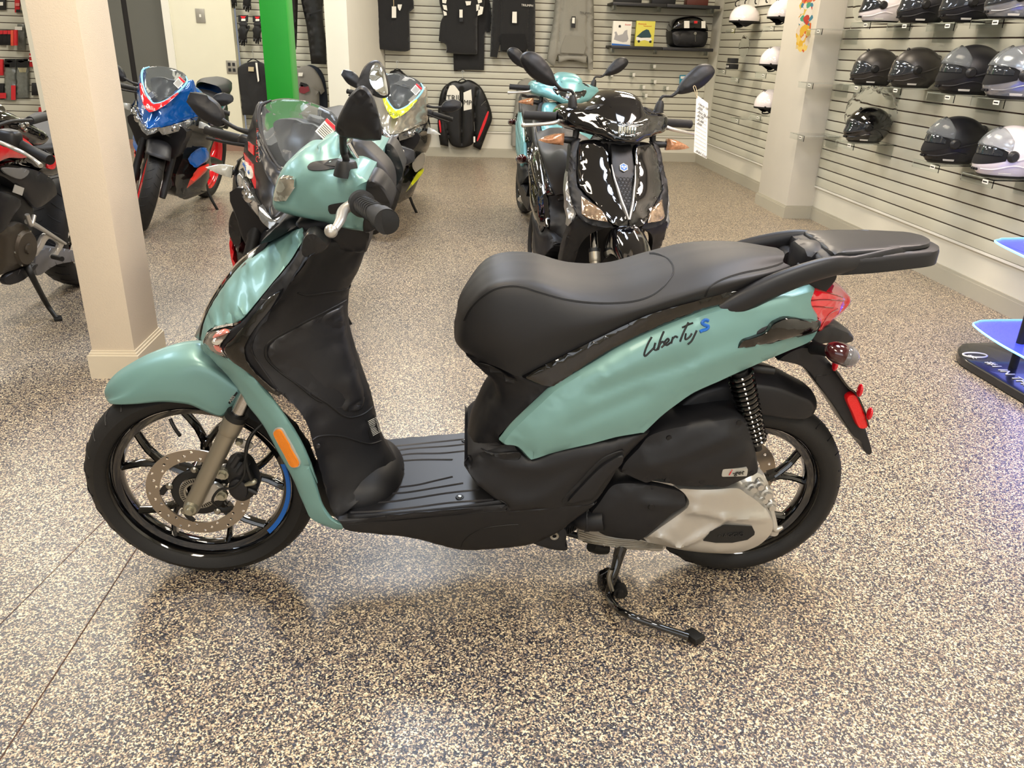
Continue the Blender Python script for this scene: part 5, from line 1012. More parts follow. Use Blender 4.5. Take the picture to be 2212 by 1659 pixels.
        # turn signal
        q0 = B0('R1', [(1650, 1050, -.22)], False)[0] * f; q1 = q0 + np.array([-.02, -s * .05 * -1 * -1 * (1 if s > 0 else 1), 0]); yy = -1 if s > 0 else 1
        q1 = q0 + np.array([-.01, yy * .04, .0])
        st = tube('indicator_stalk', [q0 + [.02, 0, 0], q1], .010, M_black, t, n=10, smooth=1)
        blob('turn_signal', np.array([q1 + [0, yy * 0, -.022], q1 + [0, 0, .022], q1 + [0, yy * .05, .016], q1 + [0, yy * .098, -.006], q1 + [0, yy * .05, -.018]]), M_ind, st, ax=0, bulge=.014, r=.018, grid=.008, close=.014, sharp=(0, 1, 3))
        # mirror on its stalk
        m0 = np.array([.22, yy * .16, .93]); 
        ms = tube('mirror_stalk', [m0, m0 + [.0, yy * .07, .0], m0 + [.02, yy * .15, .02]], [.014, .008, .010], M_black, t, n=10)
        mo = np.array([(.24, yy * .28, .935), (.24, yy * .305, .915), (.24, yy * .37, .930), (.24, yy * .425, .975), (.24, yy * .415, 1.012), (.24, yy * .355, 1.016), (.24, yy * .305, .99)])
        mh = blob('mirror_housing', mo, M_blk, ms, ax=0, sharp=(1, 3, 4, 5), bulge=.022, r=.035, grid=.012, close=.012, creases=[(np.array([(.24, yy * .285, .94), (.24, yy * .35, .965), (.24, yy * .42, .99)]), .008, .012)])
        blob('mirror_glass', mo * [1, .97, 1] + [.014, yy * .01, .0], M_mirror, mh, ax=0, out=1, bulge=.001, r=.01, grid=.03, close=.002)
        # clip-on bar with levers
        g0 = np.array([.27, yy * .13, .885]); g1 = np.array([.36, yy * .36, .872])
        gp = tube('handlebar_grip', [g0, g0 + (g1 - g0) * .4, g0 + (g1 - g0) * .42, g1, g1 + (g1 - g0) * .02, g1 + (g1 - g0) * .09], [.013, .016, .019, .018, .015, .017], M_rub2, t, n=14, smooth=1)
        sph('switch_cube', g0 + (g1 - g0) * .36, (.024, .03, .024), M_dk, gp, pw=.7)
        tube('brake_lever', [g0 + (g1 - g0) * .3 + [-.03, 0, -.01], g0 + (g1 - g0) * .6 + [-.05, 0, -.015], g1 + [-.045, 0, -.02]], [.007, .006, .006], M_black, gp, n=8)
        # foot peg and swing arm
        tube('foot_peg', [(.93, yy * .14, .36), (.93, yy * .24, .35)], .012, M_black, t, n=10, smooth=1)
        tube('swingarm', [(.85, yy * .09, .38), (1.1, yy * .10, .37), (1.38, yy * .10, .31)], [.03, .028, .02], M_blk, t, n=12)
    dl = B0('R1', [(1270, 1160, .10), (1330, 1150, .08), (1345, 1100, .07), (1262, 1100, .11)]); dl[0][1] = dl[3][1] = 0
    blob('centre_light', np.array([(dl[0][0], 0, dl[0][2]), (dl[1][0], -.045, dl[1][2] + .01), (dl[2][0], -.055, dl[2][2] + .012), (dl[3][0], 0, dl[3][2] - .0), (dl[2][0], .055, dl[2][2] + .012), (dl[1][0], .045, dl[1][2] + .01)]), M_hl, t, ax=0, sharp=(0, 2, 3, 4), bulge=.01, r=.012, grid=.008, close=.05)
    # inner black of the nose, radiator, tank, seats, tail
    zc = dl[0][2]
    blob('inner_fairing', np.array([(.06, -.17, zc + .08), (.06, .17, zc + .08), (.10, .16, zc - .05), (.14, .10, zc - .16), (.14, -.10, zc - .16), (.10, -.16, zc - .05)]), M_blk, t, ax=0, bulge=.01, r=.04, grid=.02, close=.12)
    blob('radiator', np.array([(.34, -.13, .62), (.34, .13, .62), (.30, .13, .40), (.30, -.13, .40)]), M_black, t, ax=0, bulge=.006, r=.03, grid=.03, close=.05)
    sph('engine_block', (.62, 0, .42), (.24, .15, .17), mat('engine_grey', '3c3b39', .4, metal=.5), t, pw=.6)
    blob('belly_pan', np.array([(.36, -.12, .30), (.40, -.13, .40), (.9, -.13, .34), (.95, -.11, .22), (.6, -.10, .16), (.40, -.10, .20)]), c_low, t, bulge=.02, r=.04, grid=.02, close='bridge')
    tank = patch('fuel_tank', [np.array(r) for r in ([(.36, -.10, .78), (.5, -.15, .74), (.7, -.14, .72), (.86, -.08, .74)], [(.34, -.12, .86), (.5, -.18, .86), (.7, -.15, .82), (.88, -.09, .77)], [(.36, -.08, .92), (.5, -.12, .96), (.7, -.10, .90), (.88, -.06, .79)], [(.37, 0, .93), (.5, 0, .99), (.7, 0, .93), (.88, 0, .79)])], c_up if V != 1 else M_blk, t, nu=20, nv=5)
    lathe('fuel_cap', [(0, .012), (.03, .012), (.034, .006), (.036, 0)], M_dk, tank, n=20, axis=2, loc=(.5, 0, .99))
    patch('rider_seat', [np.array(r) for r in ([(.86, -.09, .74), (1.0, -.13, .76), (1.14, -.12, .80)], [(.86, -.10, .77), (1.0, -.14, .79), (1.16, -.12, .84)], [(.86, -.06, .80), (1.0, -.09, .81), (1.18, -.08, .88)], [(.86, 0, .80), (1.0, 0, .81), (1.19, 0, .89)])], M_seatm, t, nu=14, nv=4)
    patch('pillion_seat', [np.array(r) for r in ([(1.18, -.09, .86), (1.32, -.12, .88), (1.50, -.08, .92)], [(1.17, -.10, .90), (1.32, -.13, .92), (1.52, -.08, .95)], [(1.17, -.07, .935), (1.32, -.09, .955), (1.52, -.05, .97)], [(1.17, 0, .94), (1.32, 0, .96), (1.53, 0, .975)])], M_seatm, t, nu=14, nv=4)
    blob('tail_unit', np.array([(.86, -.11, .70), (1.0, -.13, .76), (1.2, -.12, .86), (1.45, -.10, .92), (1.60, -.05, .95), (1.62, -.04, .92), (1.45, -.09, .84), (1.2, -.11, .74), (1.0, -.11, .66)]), c_up, t, bulge=.01, r=.03, grid=.02, close='bridge', sharp=(4, 5))
    blob('tail_lamp', np.array([(1.60, -.04, .955), (1.64, -.02, .945), (1.63, -.02, .92), (1.60, -.04, .915)]), M_red, t, bulge=.004, r=.01, close='bridge', grid=.01)
    blob('plate_holder', np.array([(1.42, -.05, .84), (1.50, -.05, .84), (1.68, -.05, .62), (1.66, -.05, .55), (1.60, -.05, .60)]), M_blk, t, bulge=.006, r=.01, close='bridge', grid=.02)
    tube('exhaust', [(.7, .10, .22), (.95, .14, .24), (1.1, .17, .30), (1.3, .19, .36)], [.03, .05, .055, .05], M_blk, t, n=16)
    sd = tube('side_stand', [(.78, -.12, .28), (.80, -.22, .12), (.80, -.29, .03), (.83, -.32, .022)], [.014, .011, .010, .009], M_black, t, n=8, smooth=1); box('stand_foot', (.835, -.325, .02), (.05, .03, .012), M_black, sd, bev=.003)
    return t, nf
M_bl = mat('gloss_blue_paint', '0f5fb4', .12, metal=.3, coat=1); M_lbl = mat('pale_blue_edge', '8fd0ef', .3); M_rd = mat('gloss_red', 'd01e26', .2, coat=.8); M_dg = mat('dark_grey_gloss', '1d2020', .2, coat=.6)
M_sil = mat('pearl_silver_paint', 'c2bdb0', .18, metal=.5, coat=1); M_yl = mat('acid_yellow', 'cdd420', .3, coat=.4); M_mbk = mat('matt_black_paint', '151517', .38, coat=.1); M_orr = mat('orange_red_rim', 'e63324', .3, coat=.5)
bike1, nf1 = sportbike(BL, 'blue sport motorcycle with a red nose flash behind the cream pillar', M_bl, M_rd, M_dg, M_orr, M_rd, M_lbl, 0)
BS = Frame((-.57, 5.66, 0), rz(math.radians(89.0)) @ rx(math.radians(13)))
bike3, nf3 = sportbike(BS, 'silver sport motorcycle with an acid yellow nose flash near the back wall', M_sil, M_yl, M_dg, M_yl, M_dk, M_lbl, 2)
BK = Frame((-.78, 2.90, 0), rz(math.radians(89.0)) @ rx(math.radians(13)))
bike2, nf2 = sportbike(BK, 'matt black sport motorcycle with red sponsor decals right behind the teal scooter', M_mbk, M_mbk, M_mbk, M_rd, M_rd, M_dk, 1)

# ------------------------------------------------------------------ naked motorcycle cut by the left edge
BN = Frame((-2.18, 3.01, 0), rz(math.radians(84.0)) @ rx(math.radians(8)))
nk = thing('naked_motorcycle', 'black and red naked motorcycle at the left edge beside the cream pillar', 'motorcycle', mw=BN.mw())
def TN(pts, d=None, crop='R5'): return trace(BN, crop, pts, 1, d)
M_eng = mat('engine_bronze', '4a443c', .4, metal=.6); M_frame = mat('frame_black', '1c1c1e', .38)
wheel(nk, 'rear_tyre', (1.36, 0, .31), .31, .09, .222, np.eye(3), m_rim=M_gloss, hubw=.08); wheel(nk, 'front_tyre', (0, 0, .30), .30, .058, .222, rz(-.3), m_rim=M_gloss)
eb = blob('engine_case', TN([(-60, 1120), (60, 1130), (130, 1100), (215, 1135), (285, 1250), (295, 1360), (260, 1430), (180, 1485), (60, 1530), (-60, 1530)], .15), M_eng, nk, bulge=.03, r=.05, grid=.012, close=.2)
q = TN([(200, 1325)], .17)[0]; lathe('clutch_cover', [(0, -.03), (.022, -.03), (.024, -.022), (.070, -.020), (.082, -.008), (.085, .02)], M_eng, eb, n=36, loc=q)
for k in range(6): a = k * 1.047; lathe('case_bolt', [(0, -.006), (.005, -.006), (.006, 0)], M_steel, eb, n=8, loc=q + np.array([.078 * math.cos(a), -.008, .078 * math.sin(a)]))
sph('cylinder_block', TN([(0, 1000)], .05)[0], (.13, .10, .13), M_black, nk, pw=.6)
blob('frame_spar', TN([(-80, 620), (60, 640), (230, 640), (420, 720), (475, 850), (440, 900), (300, 990), (190, 880), (120, 800), (0, 720), (-80, 700)], .15), M_frame, nk, bulge=.02, r=.04, grid=.014, close=.06)
st_ = blob('frame_panel', TN([(20, 650), (90, 640), (250, 665), (180, 740), (60, 700)], .172), mat('panel_grey', '6a6a68', .4), nk, bulge=.004, r=.01, grid=.014, close=.006)
sk_ = TN([(130, 785), (208, 815), (190, 880), (110, 850)], .176); mesh('data_sticker', list(sk_) + [p + [0, .003, 0] for p in sk_], [(0, 1, 2, 3), (7, 6, 5, 4), (0, 4, 5, 1), (1, 5, 6, 2), (2, 6, 7, 3), (3, 7, 4, 0)], mat('sticker_silver', 'a6a49c', .4), nk, smooth=False)
blob('side_cover', TN([(-60, 870), (60, 860), (175, 930), (100, 1050), (20, 1180), (-60, 1180)], .17), M_blk, nk, bulge=.02, r=.03, grid=.014, close=.03)
tkn = blob('fuel_tank', TN([(-100, 180), (0, 150), (120, 190), (250, 260), (360, 330), (372, 400), (330, 450), (250, 450), (120, 380), (-100, 380)], .14), M_gloss, nk, bulge=.05, r=.08, grid=.014, close='bridge', nb=4, crown=.03)
blob('tank_side', TN([(-80, 430), (60, 400), (160, 370), (240, 420), (300, 500), (200, 560), (60, 560), (-80, 600)], .17), M_rd, nk, bulge=.02, r=.03, grid=.014, close=.04)
blob('tail_side', TN([(290, 470), (440, 520), (470, 640), (430, 648), (300, 640), (230, 600), (60, 620), (-40, 640), (60, 590), (200, 560)], .15), M_gloss, nk, bulge=.012, r=.02, grid=.014, close=.06)
blob('tail_flash', TN([(425, 555), (470, 545), (470, 645), (410, 645)], .165), M_rd, nk, bulge=.004, r=.01, grid=.014, close=.01)
patch('rider_seat', [np.array(r) for r in ([(.80, -.10, .76), (1.0, -.14, .78), (1.16, -.12, .84)], [(.80, -.11, .80), (1.0, -.15, .81), (1.18, -.12, .87)], [(.80, -.06, .83), (1.0, -.09, .83), (1.2, -.08, .9)], [(.80, 0, .83), (1.0, 0, .83), (1.2, 0, .91)])], M_seatm, nk, nu=14, nv=4)
blob('tail_unit', np.array([(.86, -.11, .70), (1.0, -.13, .76), (1.2, -.12, .86), (1.45, -.10, .92), (1.60, -.05, .95), (1.45, -.09, .84), (1.2, -.11, .74), (1.0, -.11, .66)]), M_gloss, nk, bulge=.01, r=.03, grid=.02, close='bridge')
hb_ = TN([(20, 400, .25), (90, 400, .28), (170, 440, .32), (300, 510, .38), (430, 575, .46)])
hbar = tube('handlebar', hb_, [.018, .02, .019, .019, .020], M_rub2, nk, n=14); sph('switch_cube', TN([(85, 390)], .29)[0], (.035, .04, .035), M_dk, hbar, pw=.6)
tube('clutch_lever', TN([(-40, 410, .30), (60, 450, .33), (135, 485, .36), (210, 520, .40), (300, 580, .44), (350, 625, .47)]), [.007, .008, .008, .007, .007, .010], M_alu, hbar, n=10, smooth=5, label='polished clutch lever')
tube('mirror_arm', TN([(-20, 280, .2), (100, 245, .2), (270, 235, .2)]), .007, M_black, nk, n=8); tube('far_grip', TN([(255, 240, .16), (390, 205, .10)]), .018, M_rub2, nk, n=12, smooth=1)
lathe('dash_dial', [(0, -.004), (.030, -.004), (.035, 0), (.036, .02)], M_steel, nk, n=24, loc=TN([(5, 175)], .1)[0])
for k, (p, r_) in enumerate((((190, 290), .012), ((230, 270), .010), ((215, 320), .010))): sph('banjo_fitting', TN([p], .18)[0], (r_, r_, r_), M_steel, nk)
br_ = blob('footrest_bracket', TN([(285, 1380), (330, 1290), (370, 1215), (420, 1205), (520, 1250), (545, 1290), (480, 1400), (440, 1400), (500, 1300), (440, 1250), (400, 1260), (360, 1330), (310, 1395)], .17), M_alu, nk, bulge=.006, r=.010, grid=.010, close=.012)
tube('shift_rod', TN([(230, 1100, .18), (300, 1130, .18), (560, 1290, .18)]), [.012, .012, .006], M_alu, nk, n=10, smooth=2); tube('foot_peg', TN([(450, 1400, .18), (530, 1420, .24)]), .012, M_black, nk, n=10, smooth=1)
tube('shift_lever', TN([(290, 1050, .18), (265, 1130, .19), (230, 1040, .19)]), .010, M_alu, nk, n=8)
blob('swingarm', TN([(300, 1400), (380, 1330), (600, 1340), (700, 1420), (480, 1470), (320, 1560)], .11), mat('swingarm_grey', '77777a', .4, metal=.4), nk, bulge=.008, r=.02, grid=.016, close='bridge')
ssn = tube('side_stand', np.vstack([TN([(225, 1440)], .15), TN([(270, 1560)], .20), [BN.M.T @ (WORLD.on(100, 655, 2, .08) - BN.O)], [BN.M.T @ (WORLD.on(122, 687, 2, .012) - BN.O)]]), [.016, .014, .012, .01], M_black, nk, n=10); box('stand_foot', BN.M.T @ (WORLD.on(125, 687, 2, .010) - BN.O), (.05, .035, .012), M_black, ssn, R=rz(.6), bev=.003)
blob('belly_panel', TN([(60, 1560), (280, 1470), (320, 1480), (200, 1600), (60, 1640)], .17), M_blk, nk, bulge=.006, r=.02, grid=.014, close=.02)

# decals on the matt black sport bike
def txt_on(o, fr, crop, p0, p1, s, size, m, up=(0, 0, 1), off=.004, ext=.0006):
    b = bvh(o); a, n0 = hit(b, fr, *cv(crop, p0), off); c, n1 = hit(b, fr, *cv(crop, p1), off)
    if a is None or c is None: return print('miss', s)
    x = c - a; n = n0 + n1; n /= np.linalg.norm(n); y = np.cross(n, x)
    return text('decal_lettering', s, a, x, y, size, m, o, ext=ext)
decal('sponsor_patch', nf2, BK, 'R2', [(112, 1175), (150, 1205), (195, 1240), (195, 1325), (150, 1285), (110, 1240)], M_rd, nf2, thick=.004, sharp=True)
decal('sponsor_patch', nf2, BK, 'R2', [(75, 1300), (110, 1300), (190, 1400), (200, 1500), (205, 1610), (110, 1480), (62, 1380)], M_rd, nf2, thick=.004, sharp=True)
decal('sponsor_patch', nf2, BK, 'R2', [(95, 1390), (125, 1380), (180, 1440), (192, 1515), (165, 1525), (110, 1450)], M_white, nf2, thick=.008)

# ------------------------------------------------------------------ clothes and gear on the walls
M_cb = mat('black_cotton', '19191b', .85, bump=.3, bscale=500, sheen=.3); M_cg = mat('heather_grey_fleece', '8f8d84', .9, bump=.4, bscale=500, var=.1, vscale=120); M_nv = mat('navy_cotton', '1d2430', .85)
M_lea = mat('black_leather', '141415', .4, bump=.4, bscale=150); M_hang = mat('clear_hanger', 'c9ccca', .15, metal=.6); M_cgr = mat('washed_grey_cotton', '7f7c76', .9, bump=.3, bscale=400)
def TW(crop, pts, Y): return trace(WORLD, crop, pts, 1, -Y)
def cloth(nm, crop, pts, Y, m, lab, cat, group=None, bulge=.035, r=.06, sharp=(), folds=True, th=.05, n=3, fs=1.0, cuts=()):
    P = TW(crop, pts, Y); cr = [(TW(crop, c, Y), -bulge * .75, .014) for c in cuts]
    if folds:
        lo, hi = P.min(0), P.max(0); rr = random.Random(int(abs(pts[0][0]) * 7 + abs(pts[0][1])))
        for k in range(5):
            x = lo[0] + (hi[0] - lo[0]) * rr.uniform(.15, .85); z0 = lo[2] + (hi[2] - lo[2]) * rr.uniform(0, .3); z1 = z0 + (hi[2] - lo[2]) * rr.uniform(.3, .6)
            cr.append((np.array([(x, Y, z0), (x + rr.uniform(-.03, .03), Y, (z0 + z1) / 2), (x + rr.uniform(-.05, .05), Y, z1)]), rr.choice((-1, 1)) * .007 * fs, .018))
    o = blob(nm, P, m, None, sharp=sharp, bulge=bulge, r=r, grid=.02, close=th, creases=cr, nsm=n, ang=70)
    return tag(o, lab, cat, group)
def flat(nm, crop, pts, Y, m, par, th=.003, sharp=True, label=None):
    P = TW(crop, pts, Y); 
    if not sharp: P = crom(P, 4, True)
    k = len(P); V = list(P) + [p + np.array([0, th, 0]) for p in P]
    o = mesh(nm, V, [tuple(range(k)), tuple(range(2 * k - 1, k - 1, -1))] + [(i, (i + 1) % k, (i + 1) % k + k, i + k) for i in range(k)], m, par, smooth=False, label=label); return o
def wtext(nm, s, crop, p0, p1, Y, size, m, par, shear=0):
    a, c = TW(crop, [p0, p1], Y); return text(nm, s, a, c - a, (0, 0, 1), size, m, par, ext=.0006, shear=shear)
def hanger(par, crop, hook, l, r, Y):
    a, b, c = TW(crop, [hook, l, r], Y)
    tube('hanger', [b, (b + c) / 2 + np.array([0, 0, .035]), c], .006, M_ink, par, n=6); t = (b + c) / 2 + np.array([0, 0, .04])
    tube('hanger_hook', [t, t * .5 + a * .5 + [.0, 0, .0], a + [-.012, 0, -.01], a, a + [.014, 0, -.012]], .0028, M_hang, par, n=6)
YC = 9.78
ts = cloth('tshirt', 'R2', [(1230, -160), (1190, -60), (1186, 20), (1215, 82), (1238, 55), (1232, 200), (1232, 415), (1350, 432), (1480, 440), (1522, 425), (1520, 250), (1515, 105), (1556, 70), (1548, -20), (1500, -160)], YC, M_cb, 'black short sleeve T-shirt with a white shield logo hanging nearest the white pier', 'T-shirt', 'black T-shirts on the back wall', sharp=(3, 6, 9, 11, 12))
flat('swing_tag', 'R2', [(1368, 55), (1405, 55), (1405, 152), (1368, 152)], YC - .075, M_paper, ts); flat('tag_string', 'R2', [(1380, -60), (1385, -60), (1387, 55), (1382, 55)], YC - .07, mat('string', 'c9b48c', .8), ts)
flat('chest_print', 'R2', [(1418, 38), (1455, 38), (1448, 70), (1438, 92), (1428, 85), (1418, 60)], YC - .055, M_paper, ts)
t2b = cloth('tshirt', 'R2', [(1900, 300), (1897, 603), (2020, 596), (2155, 600), (2160, 290), (2180, 278), (2205, 275), (2215, 100), (2160, -100), (2000, -100)], YC + .10, M_cb, 'long black T-shirt showing behind and below the checked sleeve shirt', 'T-shirt', 'black T-shirts on the back wall', sharp=(1, 3, 6), bulge=.025, th=.02)
t2 = cloth('tshirt', 'R2', [(1830, -160), (1780, -60), (1775, 30), (1810, 135), (1782, 200), (1768, 350), (1832, 385), (1832, 450), (1960, 462), (2085, 464), (2098, 430), (2100, 140), (2150, 100), (2160, -20), (2110, -160)], YC, M_cb, 'black racing shirt with black and white checked sleeves', 'T-shirt', 'black T-shirts on the back wall', sharp=(3, 5, 7, 9, 12))
for q in ([(1795, -20), (1838, -10), (1830, 30), (1800, 25)], [(1800, 40), (1835, 45), (1842, 90), (1812, 80)], [(1805, 90), (1835, 105), (1838, 130), (1815, 135)], [(2095, -20), (2135, -20), (2138, 20), (2105, 30)], [(2088, 40), (2115, 35), (2118, 80), (2090, 95)], [(2112, 50), (2150, 60), (2140, 120), (2100, 135)]): flat('sleeve_check', 'R2', q, YC - .045, M_paper, t2)
flat('swing_tag', 'R2', [(1945, 82), (1972, 82), (1972, 150), (1945, 150)], YC - .075, M_paper, t2); flat('swing_tag', 'R2', [(1945, 150), (1978, 150), (1975, 185), (1945, 185)], YC - .073, M_ink, t2); flat('chest_print', 'R2', [(1995, 10), (2045, 10), (2040, 42), (2005, 48)], YC - .055, M_paper, t2)
h1 = cloth('hoodie', 'R3', [(110, -160), (65, -60), (52, 100), (42, 300), (35, 485), (95, 492), (118, 380), (122, 442), (230, 455), (340, 465), (355, 420), (368, 470), (416, 478), (420, 300), (418, 0), (390, -160)], YC, M_cb, 'black hoodie with a small arched chest logo on the back wall', 'hoodie', cuts=([(122, 0), (118, 200), (110, 400)], [(365, 0), (362, 200), (362, 420)]), sharp=(4, 5, 7, 9, 11, 12), bulge=.045)
flat('swing_tag', 'R3', [(225, 100), (262, 100), (262, 197), (222, 195)], YC - .085, M_paper, h1); wtext('chest_print', 'TRIUMPH', 'R3', (300, 52), (365, 56), YC - .07, .032, M_paper, h1); flat('pocket', 'R3', [(130, 290), (330, 290), (345, 380), (330, 430), (130, 430)], YC - .055, mat('black_cotton_pocket', '151517', .9), h1, th=.01)
h2 = cloth('hoodie', 'R3', [(640, -160), (600, -60), (580, 150), (545, 350), (520, 520), (580, 572), (612, 470), (620, 540), (700, 515), (780, 522), (855, 548), (862, 480), (872, 590), (912, 600), (918, 350), (918, 50), (880, -160)], YC, M_cg, 'heather grey hoodie with a black tag hanging right of the black one', 'hoodie', cuts=([(650, 0), (630, 200), (612, 440)], [(865, 0), (862, 200), (860, 470)], [(625, 480), (740, 470), (855, 480)]), sharp=(4, 5, 7, 10, 12, 13), bulge=.045)
flat('swing_tag', 'R3', [(730, 140), (765, 140), (762, 240), (726, 235)], YC - .085, M_ink, h2); flat('swing_tag', 'R3', [(736, 150), (758, 150), (756, 200), (733, 198)], YC - .088, M_paper, h2); wtext('chest_print', 'TRIUMPH', 'R3', (798, 115), (858, 122), YC - .07, .032, M_ink, h2)
flat('pocket', 'R3', [(680, 300), (830, 310), (850, 400), (835, 460), (640, 450), (640, 400)], YC - .055, mat('grey_fleece_pocket', '87857c', .9), h2, th=.01)
h3 = cloth('sweatshirt', 'R3', [(300, 690), (272, 720), (250, 880), (222, 1080), (215, 1240), (240, 1255), (292, 1250), (318, 1120), (330, 1200), (410, 1218), (430, 1100), (440, 900), (440, 730), (400, 685), (345, 668)], 9.87, M_cg, 'heather grey sweatshirt hung low behind the far teal scooter', 'sweatshirt', cuts=([(310, 760), (325, 900), (322, 1100)],), sharp=(4, 6, 8, 9), bulge=.045)
YC2 = 9.86
jk = cloth('motorcycle_jacket', 'R2', [(1910, 690), (1960, 700), (2030, 682), (2120, 735), (2180, 840), (2225, 1000), (2185, 1120), (2125, 1280), (2062, 1250), (2085, 1170), (2050, 1235), (1960, 1262), (1880, 1240), (1848, 1180), (1852, 1252), (1782, 1235), (1760, 1080), (1768, 880), (1800, 760), (1860, 705)], YC2, M_lea, 'black motorcycle jacket with white chest panels and red sleeve stripes', 'jacket', cuts=([(2100, 760), (2075, 900), (2080, 1050), (2070, 1180)], [(1850, 730), (1815, 900), (1825, 1050), (1855, 1180)], [(1962, 760), (1965, 900), (1965, 1100), (1965, 1230)]), sharp=(7, 8, 14, 15), bulge=.045, r=.05, th=.05, n=4)
fl1 = blob('chest_panel', TW('R2', [(1830, 850), (1840, 790), (1862, 732), (1900, 728), (1945, 782), (1946, 905), (1880, 880)], YC2 - .05), M_paper, jk, bulge=.006, r=.02, grid=.02, close=.03, sharp=(0, 2, 4, 5)); blob('chest_panel', TW('R2', [(1980, 790), (2045, 762), (2052, 850), (2050, 930), (1982, 945)], YC2 - .05), M_paper, jk, bulge=.006, r=.02, grid=.02, close=.03, sharp=(0, 1, 3, 4))
wtext('jacket_lettering', 'TRIU', 'R2', (1836, 858), (1945, 858), YC2 - .066, .088, M_ink, jk); wtext('jacket_lettering', 'MPH', 'R2', (1978, 890), (2056, 898), YC2 - .066, .075, M_ink, jk)
for q in ([(2182, 958), (2195, 965), (2165, 1060), (2110, 1190), (2095, 1190), (2140, 1060)], [(1768, 1035), (1782, 1035), (1790, 1120), (1780, 1125)]): blob('sleeve_stripe', TW('R2', q, YC2 - .045), M_redp, jk, bulge=.006, r=.01, grid=.02, close=.03)
for q in ([(2070, 1040), (2074, 1120)], [(2130, 900), (2170, 860)]): tube('zip', TW('R2', q, YC2 - .05), .003, M_steel, jk, n=6, smooth=1)
flat('swing_tag', 'R2', [(2065, 1165), (2080, 1165), (2080, 1215), (2065, 1215)], YC2 - .06, M_paper, jk); hanger(jk, 'R2', (1975, 600), (1925, 705), (2020, 700), YC2 - .02)
jk2 = cloth('motorcycle_jacket', 'R2', [(1340, 640), (1390, 600), (1440, 600), (1490, 640), (1600, 720), (1660, 900), (1700, 1100), (1690, 1190), (1640, 1180), (1400, 1180), (1300, 900)], YC2, M_lea, 'black jacket mostly hidden behind the silver sport motorcycle', 'jacket', bulge=.045, r=.05, th=.05); hanger(jk2, 'R2', (1415, 520), (1370, 615), (1460, 615), YC2 - .02)
YR = 10.05
po = cloth('polo_shirt', 'R1', [(1955, 680), (1985, 625), (2050, 560), (2120, 530), (2200, 525), (2270, 560), (2290, 640), (2300, 980), (2180, 985), (2060, 980), (2045, 800), (2010, 740)], YR, M_cb, 'black polo shirt hanging left of the green column', 'polo shirt', sharp=(0, 7, 9), bulge=.04)
flat('neck_label', 'R1', [(2118, 570), (2165, 572), (2165, 610), (2118, 608)], YR - .06, mat('label_tan', 'b5a888', .7), po); hanger(po, 'R1', (2160, 420), (2110, 530), (2215, 530), YR - .03); flat('swing_tag', 'R1', [(2178, 535), (2195, 535), (2212, 690), (2200, 700)], YR - .075, M_paper, po)
nvs = cloth('tshirt', 'R2', [(640, 560), (700, 560), (760, 600), (800, 700), (820, 920), (760, 1000), (620, 1000), (600, 620)], YR + .105, M_nv, 'navy T-shirt behind the grey printed one right of the green column', 'T-shirt', bulge=.02, th=.02)
gt = cloth('tshirt', 'R2', [(540, 600), (580, 575), (640, 560), (700, 590), (760, 680), (790, 780), (762, 808), (745, 790), (750, 1015), (620, 1025), (520, 1025), (510, 700)], YR, M_cgr, 'grey T-shirt with a red print right of the green column', 'T-shirt', sharp=(5, 6, 8), bulge=.04)
for q, mm in (([(575, 760), (600, 720), (625, 745), (655, 735), (668, 775), (620, 800), (580, 790)], mat('faded_red_print', '7c3038', .8)), ([(580, 730), (590, 700), (640, 715), (660, 730), (600, 740)], M_ink), ([(570, 620), (610, 620), (605, 650), (570, 650)], M_paper)): flat('chest_print', 'R2', q, YR - .062, mm, gt)
pn = cloth('trousers', 'R2', [(590, -120), (770, -120), (774, 60), (780, 200), (800, 350), (806, 550), (680, 545), (665, 420), (640, 220), (600, 30)], YR - .05, M_lea, 'black riding trousers hanging right of the green column', 'trousers', sharp=(5, 6), bulge=.05); flat('knee_seam', 'R2', [(640, 115), (775, 75), (775, 88), (642, 132)], YR - .12, M_ink, pn)
pn2 = cloth('trousers', 'R2', [(500, -120), (556, -120), (556, 180), (548, 400), (535, 392), (515, 120), (480, 60)], YR - .05, mat('dark_brown_denim', '241f1f', .8), 'dark riding trousers showing at the right edge of the green column', 'trousers', bulge=.03, r=.03)
